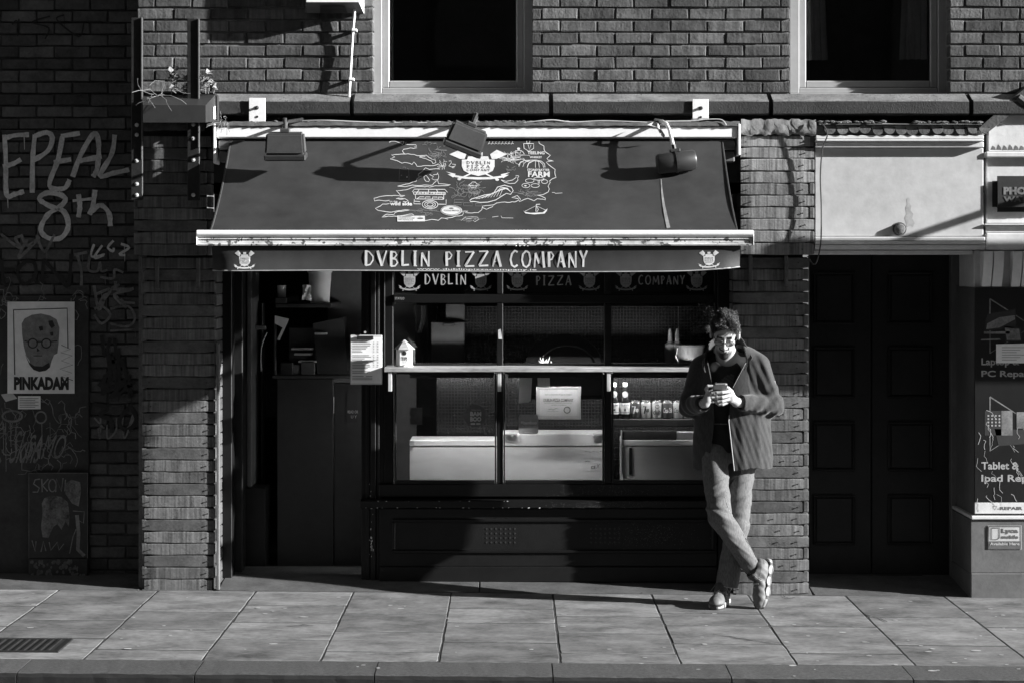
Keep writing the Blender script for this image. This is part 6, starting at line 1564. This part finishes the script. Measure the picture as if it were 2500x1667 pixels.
# ---- hair: cap plus curls
hair = MB(); rh = random.Random(12)
def hp(v): return Vector((HC + HR@(np.array(v, np.float32)*HS))[:])
cnt = 0
while cnt < 2600:
    th_, u = rh.uniform(0, 2*math.pi), rh.uniform(-.15, 1)
    cz = math.sqrt(max(0,1-u*u)); n_ = Vector((cz*math.cos(th_), cz*math.sin(th_), u)); b = Vector((n_.x*.075, .012+n_.y*.097, .040+n_.z*.083))
    line = .055 + (.022*math.cos(b.x*38) if b.y < -.03 else 0) - (.0 if b.y < -.05 else min(.085, (b.y+.05)*1.4))
    if abs(b.x) > .06 and b.y < .0: line = max(line-.035, .0)
    if b.z < line: continue
    cnt += 1; L = rh.uniform(.010,.022) * (1.3 if b.z > .08 else .7)*(.72+.5*math.sin(b.x*90+1)*math.sin(b.y*70+2)+.3*math.sin(b.x*160+b.z*90)); P = []
    tang = n_.cross(Vector((rh.uniform(-1,1),rh.uniform(-1,1),rh.uniform(-1,1)))).normalized(); bit = n_.cross(tang); ph = rh.uniform(0,6.28); rr_ = rh.uniform(.004,.0085)
    drift = Vector((rh.uniform(-.3,.3), -.35 if b.y < -.02 else .1, -.15))*.012
    for k in range(7):
        t = k/6; a = ph+t*rh.uniform(4,6); P.append(hp(b + n_*(L*t*.95+.001) + (tang*math.cos(a)+bit*math.sin(a))*rr_*t**.6 + drift*t*t*2))
    hair.tube(P, [.0017*(1-.5*k/6) for k in range(7)], 3, cap=False)
for i in range(44):                                       # stray strands standing up
    b = Vector((rh.uniform(-.035,.03), rh.uniform(-.05,.05), .118)); P = [hp(b)]; d_ = Vector((rh.uniform(-.4,.4),rh.uniform(-.4,.3),1))
    for k in range(4): d_ += Vector((rh.uniform(-.6,.6),rh.uniform(-.4,.4),0)); P.append(P[-1]+d_.normalized()*.009)
    hair.tube(P, .0012, 4, cap=False)
M['hair'] = mat('hair', .04, .38, .15, 30, spec=.6)
hair.build('hair', M['hair'], per, sm=True, ang=180)
# ---- glasses
gl = MB()
for s in (-1, 1):
    c_ = [(s*.031+.0245*math.cos(t)*(1), -.1085+.004*abs(math.cos(t)), .000+.0165*math.sin(t)) for t in [2*math.pi*k/18 for k in range(19)]]
    gl.tube([hp(v) for v in c_], .0017, 5); gl.tube([hp((s*.0555,-.104,.004)), hp((s*.073,-.06,.008)), hp((s*.079,.0,.010)), hp((s*.079,.02,.0))], .0014, 5)
gl.tube([hp((-.0065,-.109,.004)), hp((0,-.1125,.008)), hp((.0065,-.109,.004))], .0012, 5)
gl.build('glasses', M['steel_dark'], per, sm=True)
# ---- folds helpers
def fold(p, dirv, freq, ph): return np.sin((p@np.array(dirv,np.float32))*freq + ph)
# ---- t-shirt
def tee_sdf(p):
    d = cap(p, J['nk']+np.array([0,.01,-.075],np.float32), A(1782,1125,-.285), .155, .165, .62); d = smin(d, cap(p, J['nk']+np.array([-.09,.02,-.04],np.float32), J['nk']+np.array([.09,.02,-.04],np.float32), .055, .055), .05)
    d = d + .0025*fold(p,(30,0,60),1,.3)*1 + .002*fold(p,(70,0,-25),1,1.)
    neck = ell(p, J['nk']+np.array([0,-.055,.025],np.float32), (.066,.08,.058)); d = smax(d, -neck, .006)
    return smax(d, p[:,2]-1.475, .004)
V, F = net(tee_sdf, (.95,-.5,.7), (1.7,-.05,1.52), .0045)
px_ = 1250+V[:,0]*FPX/(CAM_D+V[:,1]); py_ = 648+(CAM_H-V[:,2])*FPX/(CAM_D+V[:,1])
nn_ = np.sin(V[:,0]*900)*np.sin(V[:,2]*1100+V[:,0]*300)
disc = ((px_-1786)**2+((py_-941)*1.0)**2 < 28**2)&(px_ < 1792)&(V[:,1] < -.3)
tone = np.where(disc, .05+.03*nn_, .012); tone = np.where((np.abs(py_-1034) < .9)&(px_ > 1740)&(px_ < 1776), .2, tone)
to_mesh('t_shirt', V, F, M['tee'], per, tone)
# ---- jacket
XLp = lambda py: np.interp(py, [820,850,880,930,1030,1100,1160], [1722,1724,1728,1738,1744,1736,1721])
XRp = lambda py: np.interp(py, [820,850,880,945,1026,1160], [1806,1816,1822,1788,1778,1793])
TA = R(10)
def turn(p, c, a=TA):
    q = p.copy(); dx, dy = p[:,0]-c[0], p[:,1]-c[1]; q[:,0] = c[0]+dx*math.cos(a)+dy*math.sin(a); q[:,1] = c[1]-dx*math.sin(a)+dy*math.cos(a); return q
def jk_outer(p):
    c0, c1 = A(1786,935,-.255), A(1788,1128,-.285)
    d = cap(turn(p, (c0+c1)/2, -TA), c0, c1, .222, .238, .60)
    d = smin(d, cap(p, A(1745,893,-.20), A(1822,888,-.265), .066, .066), .09)
    for s, r0, r1, r2 in (('L',.070,.058,.047),('R',.070,.060,.050)):
        a, b, c = J['sh'+s], J['el'+s], J['wr'+s]
        u = cap(p, a, b, r0, r1); v = cap(p, b, b+(c-b)*.86, r1*.98, r2)
        ab = (b-a)/np.linalg.norm(b-a); bc = (c-b)/np.linalg.norm(c-b)
        tu = (p-a)@ab; tv = (p-b)@bc
        L1 = np.linalg.norm(b-a)
        u = u + .006*np.sin(tu*70+(p[:,0]*40))*np.clip((tu-.10)/.1,0,1)
        v = v + .0075*np.sin(tv*72+p[:,2]*55)*np.clip(1-tv/.24,0,1)*np.clip(tv/.02+.4,0,1)
        v = smax(v, tv-np.linalg.norm(c-b)*.88, .004)
        d = smin(d, smin(u, v, .02), .035)
    # body folds: soft verticals on the skirt, pulls from the armpit
    low = np.clip((1.27-p[:,2])/.25, 0, 1); up = np.clip((p[:,2]-1.18)/.1, 0, 1)*np.clip((1.50-p[:,2])/.1,0,1)
    d = d + low*(.0030*fold(p,(41,12,9),1,.4)*fold(p,(23,0,-11),1,1.1) + .0016*fold(p,(150,30,35),1,.2)*fold(p,(31,0,29),1,.5))
    d = d + up*(p[:,0] > 1.40)*(.0040*fold(p,(70,0,22),1,.8)*(.5+.5*fold(p,(9,0,23),1,.3))+.0022*fold(p,(120,0,50),1,.2))
    return d
def jk_sdf(p):
    o = jk_outer(p); d = np.maximum(o, -(o+.016))
    py = 648+(CAM_H-p[:,2])*FPX/(CAM_D+p[:,1]); s = (CAM_D+p[:,1])/FPX
    xl, xr = (XLp(py)-1250)*s, (XRp(py)-1250)*s
    cut = np.maximum(np.maximum(xl-p[:,0], p[:,0]-xr), p[:,1]+.26); d = smax(d, -cut, .006)
    neck = ell(p, J['nk']+np.array([0,.0,.05],np.float32), (.075,.085,.075)); d = smax(d, -neck, .006)
    hem = .792 + (p[:,0]-1.3)*.03 - .006*np.sin(p[:,0]*30); d = smax(d, hem-p[:,2], .004)
    for s_ in 'LR':
        b, c = J['el'+s_], J['wr'+s_]; bc = (c-b)/np.linalg.norm(c-b); end = b+(c-b)*.88
        hole = cap(p, end-bc*.05, end+bc*.08, .036, .036); d = smax(d, -hole, .003)
    return d
V, F = net(jk_sdf, (.88,-.62,.74), (1.76,-.02,1.54), .0045)
jk = to_mesh('jacket', V, F, M['wool'], per, np.full(len(V), .034))
# hem and zip edges
def front_y(x_, z_, lo=-.62, hi=-.25):
    ys_ = np.linspace(lo, hi, 200, dtype=np.float32); P = np.stack([np.full(200,x_,np.float32), ys_, np.full(200,z_,np.float32)], 1); dd_ = jk_outer(P); k = np.argmax(dd_ < 0); return float(ys_[k]) if dd_.min() < 0 else hi
zp = []
for py in range(1012, 1150, 8):
    yy = -.40
    for _ in range(3): pt = at(float(XRp(py))+1.0, py, yy); yy = front_y(pt.x, pt.z)-.002
    zp.append(at(float(XRp(py))+1.0, py, yy))
MB().tube(zp, .0028, 5).build('zip', M['print_dim'], jk)
zp = []
for py in range(885, 948, 6):
    yy = -.40
    for _ in range(3): pt = at(float(XRp(py))+1.5, py, yy); yy = front_y(pt.x, pt.z)-.003
    zp.append(at(float(XRp(py))+1.5, py, yy))
MB().tube(zp, .0022, 5).build('zip', M['print_faint'], jk)
MB().cbox(*(lambda c: (c.x-.004,c.x+.004,c.y-.004,c.y,c.z-.012,c.z+.004))(at(1722,1146,front_y(at(1722,1146,-.4).x, at(1722,1146,-.4).z)-.002)), .001).build('zip_pull', M['zinc'], jk)
# collar: thick turned-up flap on both sides
def strip(name, top, bot, m, parent, th=.007, n=18):
    def spl(P, t):
        P = [Vector(p) for p in P]; f = t*(len(P)-1); i = min(int(f), len(P)-2); t = f-i; p0,p1,p2,p3 = P[max(i-1,0)],P[i],P[i+1],P[min(i+2,len(P)-1)]
        return .5*((2*p1)+(p2-p0)*t+(2*p0-5*p1+4*p2-p3)*t*t+(3*p1-p0-3*p2+p3)*t**3)
    V = []; F = []; mm_ = 5
    for i in range(n+1):
        a, b = spl(top, i/n), spl(bot, i/n)
        for k in range(mm_): V.append(a.lerp(b, k/(mm_-1)))
    for i in range(n):
        for k in range(mm_-1): F.append((i*mm_+k,(i+1)*mm_+k,(i+1)*mm_+k+1,i*mm_+k+1))
    me = bpy.data.meshes.new(name); me.from_pydata([v[:] for v in V], [], F); me.update()
    at_ = me.color_attributes.new('tone','FLOAT_COLOR','POINT'); at_.data.foreach_set('color', np.tile(np.array([.032,.032,.032,1],np.float32), len(V)))
    o = link(name, me, m, parent); md = o.modifiers.new('s','SOLIDIFY'); md.thickness = th; md.offset = 0; md = o.modifiers.new('b','BEVEL'); md.width = .002; md.segments = 2
    smooth(me, 180); return o
strip('collar', [at(1768,826,-.16),at(1790,824,-.17),at(1807,823,-.21),at(1818,838,-.27),at(1828,856,-.325),at(1838,873,-.372)], [at(1768,868,-.15),at(1795,868,-.16),at(1822,872,-.20),at(1830,885,-.27),at(1828,894,-.335),at(1818,902,-.385)], M['wool'], jk)
strip('collar', [at(1768,826,-.16),at(1745,828,-.17),at(1732,838,-.22),at(1726,856,-.28),at(1720,872,-.325),at(1716,886,-.35)], [at(1768,868,-.15),at(1742,868,-.16),at(1722,872,-.21),at(1716,884,-.29),at(1716,898,-.35),at(1722,908,-.39)], M['wool'], jk)
tp = at(1887,931,-.27); ty_ = front_y(tp.x, tp.z, -.5, -.2); MB().cbox(tp.x-.003, tp.x+.003, ty_-.0015, ty_+.002, tp.z-.010, tp.z+.010, .0005).build('sleeve_tag', M['print'], jk)
# ---- jeans
def leg(p, h, k, a, r, rk, ra):
    u = cap(p, h, k, r, rk); v = cap(p, k, a, rk*.99, ra); return smin(u, v, .02)
CUFR = J['ankR'] + (J['ankR']-J['kneeR'])*.035; CUFL = J['ankL']+(J['ankL']-J['kneeL'])*-.02
def jeans_sdf(p):
    kR, kL = J['kneeR'], J['kneeL']
    R_ = leg(p, J['hipR'], kR, J['ankR']+(J['ankR']-kR)*.2, .080, .069, .046); L_ = leg(p, J['hipL'], kL, J['ankL']+(J['ankL']-kL)*.3, .082, .068, .067)
    def crease(dirv, ph, c, w, sg):                      # one soft ridge across the leg
        t = (p-c)@np.array(dirv,np.float32); return np.exp(-(t/w)**2)*sg
    zr = p[:,2]-kR[2]; zl_ = p[:,2]-kL[2]
    for k, (dz_, amp, sl_) in enumerate(((.19,.005,.55),(.13,-.005,.7),(.085,.006,.5),(.03,-.006,-.35),(.0,.006,-.5),(-.045,-.005,-.6),(-.10,.004,-.75),(-.16,-.003,-.8))):
        R_ = R_ - crease((-sl_*.8,.1,.8), 0, kR+np.array([0,0,dz_],np.float32), .009+.003*(k%3), amp*.85)
    R_ = R_ + .0016*fold(p,(21,0,47),1,.7)*fold(p,(52,10,-18),1,.1)
    for k, (dz_, amp, sl_) in enumerate(((.22,.004,.5),(.15,-.005,.6),(.09,.005,.4),(.04,-.004,-.3),(-.02,.004,.3),(-.12,-.003,.2))):
        L_ = L_ - crease((-sl_*.8,.1,.8), 0, kL+np.array([0,0,dz_],np.float32), .010+.003*(k%2), amp*.85)
    L_ = L_ + .0016*fold(p,(33,0,-41),1,.2)*fold(p,(47,0,22),1,1.)
    ax_ = (J['ankR']-kR)/np.linalg.norm(J['ankR']-kR); R_ = smax(R_, (p-CUFR)@ax_, .002); R_ = np.maximum(R_, -smax(cap(p, CUFR-ax_*.03, CUFR+ax_*.1, .038, .038), -R_-.2, .01))
    axl = (J['ankL']-kL)/np.linalg.norm(J['ankL']-kL); L_ = smax(L_, (p-CUFL)@axl, .002); L_ = np.maximum(L_, -cap(p, CUFL-axl*.03, CUFL+axl*.1, .058, .058))
    d = np.minimum(R_, L_); up = smin(R_, L_, .025); t = np.clip((p[:,2]-.70)/.08, 0, 1); d = d*(1-t)+up*t
    d = smin(d, cap(p, J['pel']+np.array([-.055,0,-.015],np.float32), J['pel']+np.array([.055,0,-.015],np.float32), .115, .115, .85), .04)
    return smax(d, p[:,2]-.98, .005)
V, F = net(jeans_sdf, (.98,-.62,.05), (1.6,-.1,1.0), .0042)
jn = to_mesh('jeans', V, F, M['denim'], per, np.full(len(V), .108))
# cuffs (stitched hems)
def ring_tube(c, axis, r, t, m, nm, ys=1.0):
    axis = Vector(axis).normalized(); a = axis.cross(Vector((0,1,0))).normalized(); b = axis.cross(a); MB().tube([Vector(c)+(a*math.cos(2*math.pi*k/24)+b*math.sin(2*math.pi*k/24)*ys)*r for k in range(25)], t, 5, cap=False).build(nm, m, jn)
M['denim_edge'] = mat('denim_edge', .26, .9, .2, 90, .3, 200)
ax_ = J['ankR']-J['kneeR']; ring_tube(CUFR, ax_, .0445, .0035, M['denim_edge'], 'cuff'); ax_ = J['ankL']-J['kneeL']; ring_tube(CUFL, ax_, .0655, .0030, M['denim_edge'], 'cuff')
# outer seam of the crossing leg
sp = []
for t in np.linspace(0,1,20):
    c_ = (np.array([*A(1771,1222,-.49)])*(1-t)+np.array([*A(1842,1352,-.47)])*t); px, py = np.interp(t,[0,.2,.45,.7,1],[1770,1778,1801,1822,1843]), np.interp(t,[0,.2,.45,.7,1],[1212,1242,1278,1315,1358])
    ys_ = np.linspace(-.64,-.2,240,dtype=np.float32); P = np.stack([(px-1250)*(CAM_D+ys_)/FPX, ys_, CAM_H-(py-648)*(CAM_D+ys_)/FPX],1).astype(np.float32); dd_ = jeans_sdf(P)
    if dd_.min() < 0: sp.append(Vector(P[np.argmax(dd_ < 0)][:])+Vector((0,-.001,0)))
if len(sp) > 3: MB().tube(sp, .0028, 5).build('seam', M['denim_edge'], jn)
# ---- shoes (local: +x toe, +z up; length 0.28)
def shoe_sdf(p):
    d = ell(p, (-.085,0,.060), (.055,.040,.050)); d = smin(d, cap(p, (-.06,0,.055), (.06,0,.042), .042, .036), .03); d = smin(d, ell(p, (.095,.004,.036), (.062,.043,.036)), .03); d = smin(d, cap(p, (-.06,0,.075), (-.035,0,.105), .040, .038), .02)
    d = smax(d, -cap(p, (-.055,0,.10), (-.045,0,.17), .030, .034), .006); d = smax(d, .014-p[:,2], .004)
    return d + .0012*np.sin(p[:,0]*150+p[:,2]*60)*(p[:,2] > .03)
def sole_sdf(p):
    w = np.interp(p[:,0], [-.14,-.10,-.02,.06,.11,.15], [.026,.037,.034,.044,.040,.016]); xx = np.abs(p[:,0])
    d = np.maximum(np.maximum(np.abs(p[:,1]-.003)-w-.004, np.abs(p[:,2]-.014)-.016+.004*np.sin(p[:,0]*95)), xx-.148)
    d2 = np.sqrt(np.clip(p[:,0]/.15,-1,1)**2); return smax(d, ell(p, (0,0,.014), (.156,.062,.05)), .006)*.8
MS = [net(shoe_sdf, (-.17,-.07,-.01), (.17,.07,.17), .0036), net(sole_sdf, (-.18,-.08,-.02), (.18,.08,.06), .0036)]
def shoe(label, ankle, toe_dir, up_dir, base):
    r = empty('shoe'); r.parent = per
    X_ = Vector(toe_dir).normalized(); Z_ = Vector(up_dir); Z_ = (Z_-X_*Z_.dot(X_)).normalized(); Y_ = Z_.cross(X_)
    Mx = np.array([X_[:],Y_[:],Z_[:]]); T = lambda V: V@Mx + np.array(base)
    V, F = MS[0]; tn = np.where((V[:,0] > .10)&(V[:,2] < .035), .035, .125); tn = np.where((np.abs(V[:,1]) > .028)&(V[:,0] > -.05)&(V[:,0] < .05)&(np.sin(V[:,0]*120+V[:,2]*90) > .45), .07, tn); tn = np.where((V[:,2] > .085), .05, tn); tn = np.where((V[:,0] < -.10)&(V[:,2] > .05)&(np.sin(V[:,2]*300) > .2), .07, tn)
    to_mesh('upper', T(V), F, M['shoe'], r, tn)
    V, F = MS[1]; tn = np.where(V[:,2] < .008, .06, .30); tn = np.where(np.sin(V[:,0]*95) > .6, .06, tn); to_mesh('sole', T(V), F, M['shoe'], r, tn)
    l = MB(); tv = lambda v: Vector(T(np.array([v]))[0])
    for k in range(5):
        xx = .055-k*.020; zz_ = .076+k*.007; l.tube([tv((xx,-.026,zz_-.014)), tv((xx+.004,0,zz_+.002)), tv((xx,.026,zz_-.014))], .0028, 5); l.tube([tv((xx,-.026,zz_-.013)), tv((xx-.012,0,zz_+.006)), tv((xx-.018,.026,zz_-.008))], .0022, 5)
    for s in (-1,1): l.tube([tv((-.028,0,.118)), tv((-.02,s*.035,.115)), tv((.0,s*.055,.085)), tv((-.012,s*.045,.065)), tv((-.025,s*.015,.11))], .0018, 5)
    l.build('laces', M['print_dim'], r, sm=True)
    return r
shoe('left', None, (-.36,-1,0), (0,0,1), (*(lambda c: (c.x, c.y, GZ+.003))(at(1757,1468,-.43)),))
shoe('right', None, (-.20,-.30,-1), (-.88,-.42,.3), (*at(1872,1425,-.455),))
# socks
M['sock'] = mat('sock', .06, .9, .2, 40, .5, 200)
sk = MB(); sk.tube([Vector(J['ankR']-ax_*0)+Vector((-.01,0,.03)), Vector(J['ankR']), at(1857,1398,-.45), at(1866,1408,-.452)], [.034,.036,.037,.036], 14); sk.build('sock', M['sock'], per, sm=True)
sk = MB(); sk.tube([at(1772,1415,-.37), at(1770,1435,-.375), at(1768,1452,-.385)], [.036,.037,.038], 14); sk.build('sock', M['sock'], per, sm=True)
# ---- phone
ph = empty('phone', 'smartphone in a pale case held in the man\'s two hands', 'phone')
bm = bmesh.new(); bmesh.ops.create_cube(bm, size=1)
for v in bm.verts: v.co = (v.co.x*.080, v.co.y*.150, v.co.z*.011)
bmesh.ops.bevel(bm, geom=[e for e in bm.edges if abs((e.verts[0].co-e.verts[1].co).z) > .005], offset=.010, segments=3, affect='EDGES'); bmesh.ops.bevel(bm, geom=[e for e in bm.edges if abs(e.verts[0].co.z-e.verts[1].co.z) < 1e-5], offset=.002, segments=1, affect='EDGES')
n_ = Vector((0,.545,.838)); l_ = Vector((-.05,-.838,.545)).normalized(); w_ = l_.cross(n_)
pc = at(1758,951,-.555); mt = Matrix((w_,l_,n_)).transposed().to_4x4(); mt.translation = pc; bm.transform(mt); bm.verts.index_update()
MB().add([v.co[:] for v in bm.verts], [[v.index for v in f.verts] for f in bm.faces]).build('case', mat('phone_case', .30, .45, .06, 20), ph); bm.free()
sc = [pc+w_*a*.036+l_*b*.070+n_*.0062 for a, b in ((-1,-1),(1,-1),(1,1),(-1,1))]; MB().add(sc, [(0,1,2,3)]).build('screen', M['lamp_glass'], ph)
rim = [pc+w_*a*.040+l_*b*.075+n_*.003 for a, b in ((-.85,1),(.85,1),(1,.9),(1,-.9))]; MB().tube(rim, .0025, 5).build('rim', M['steel_dark'], ph)

for o in list(COL.objects):
    if o.type == 'EMPTY' and o.parent is None and o.location.length < 1e-6: base_at(o)
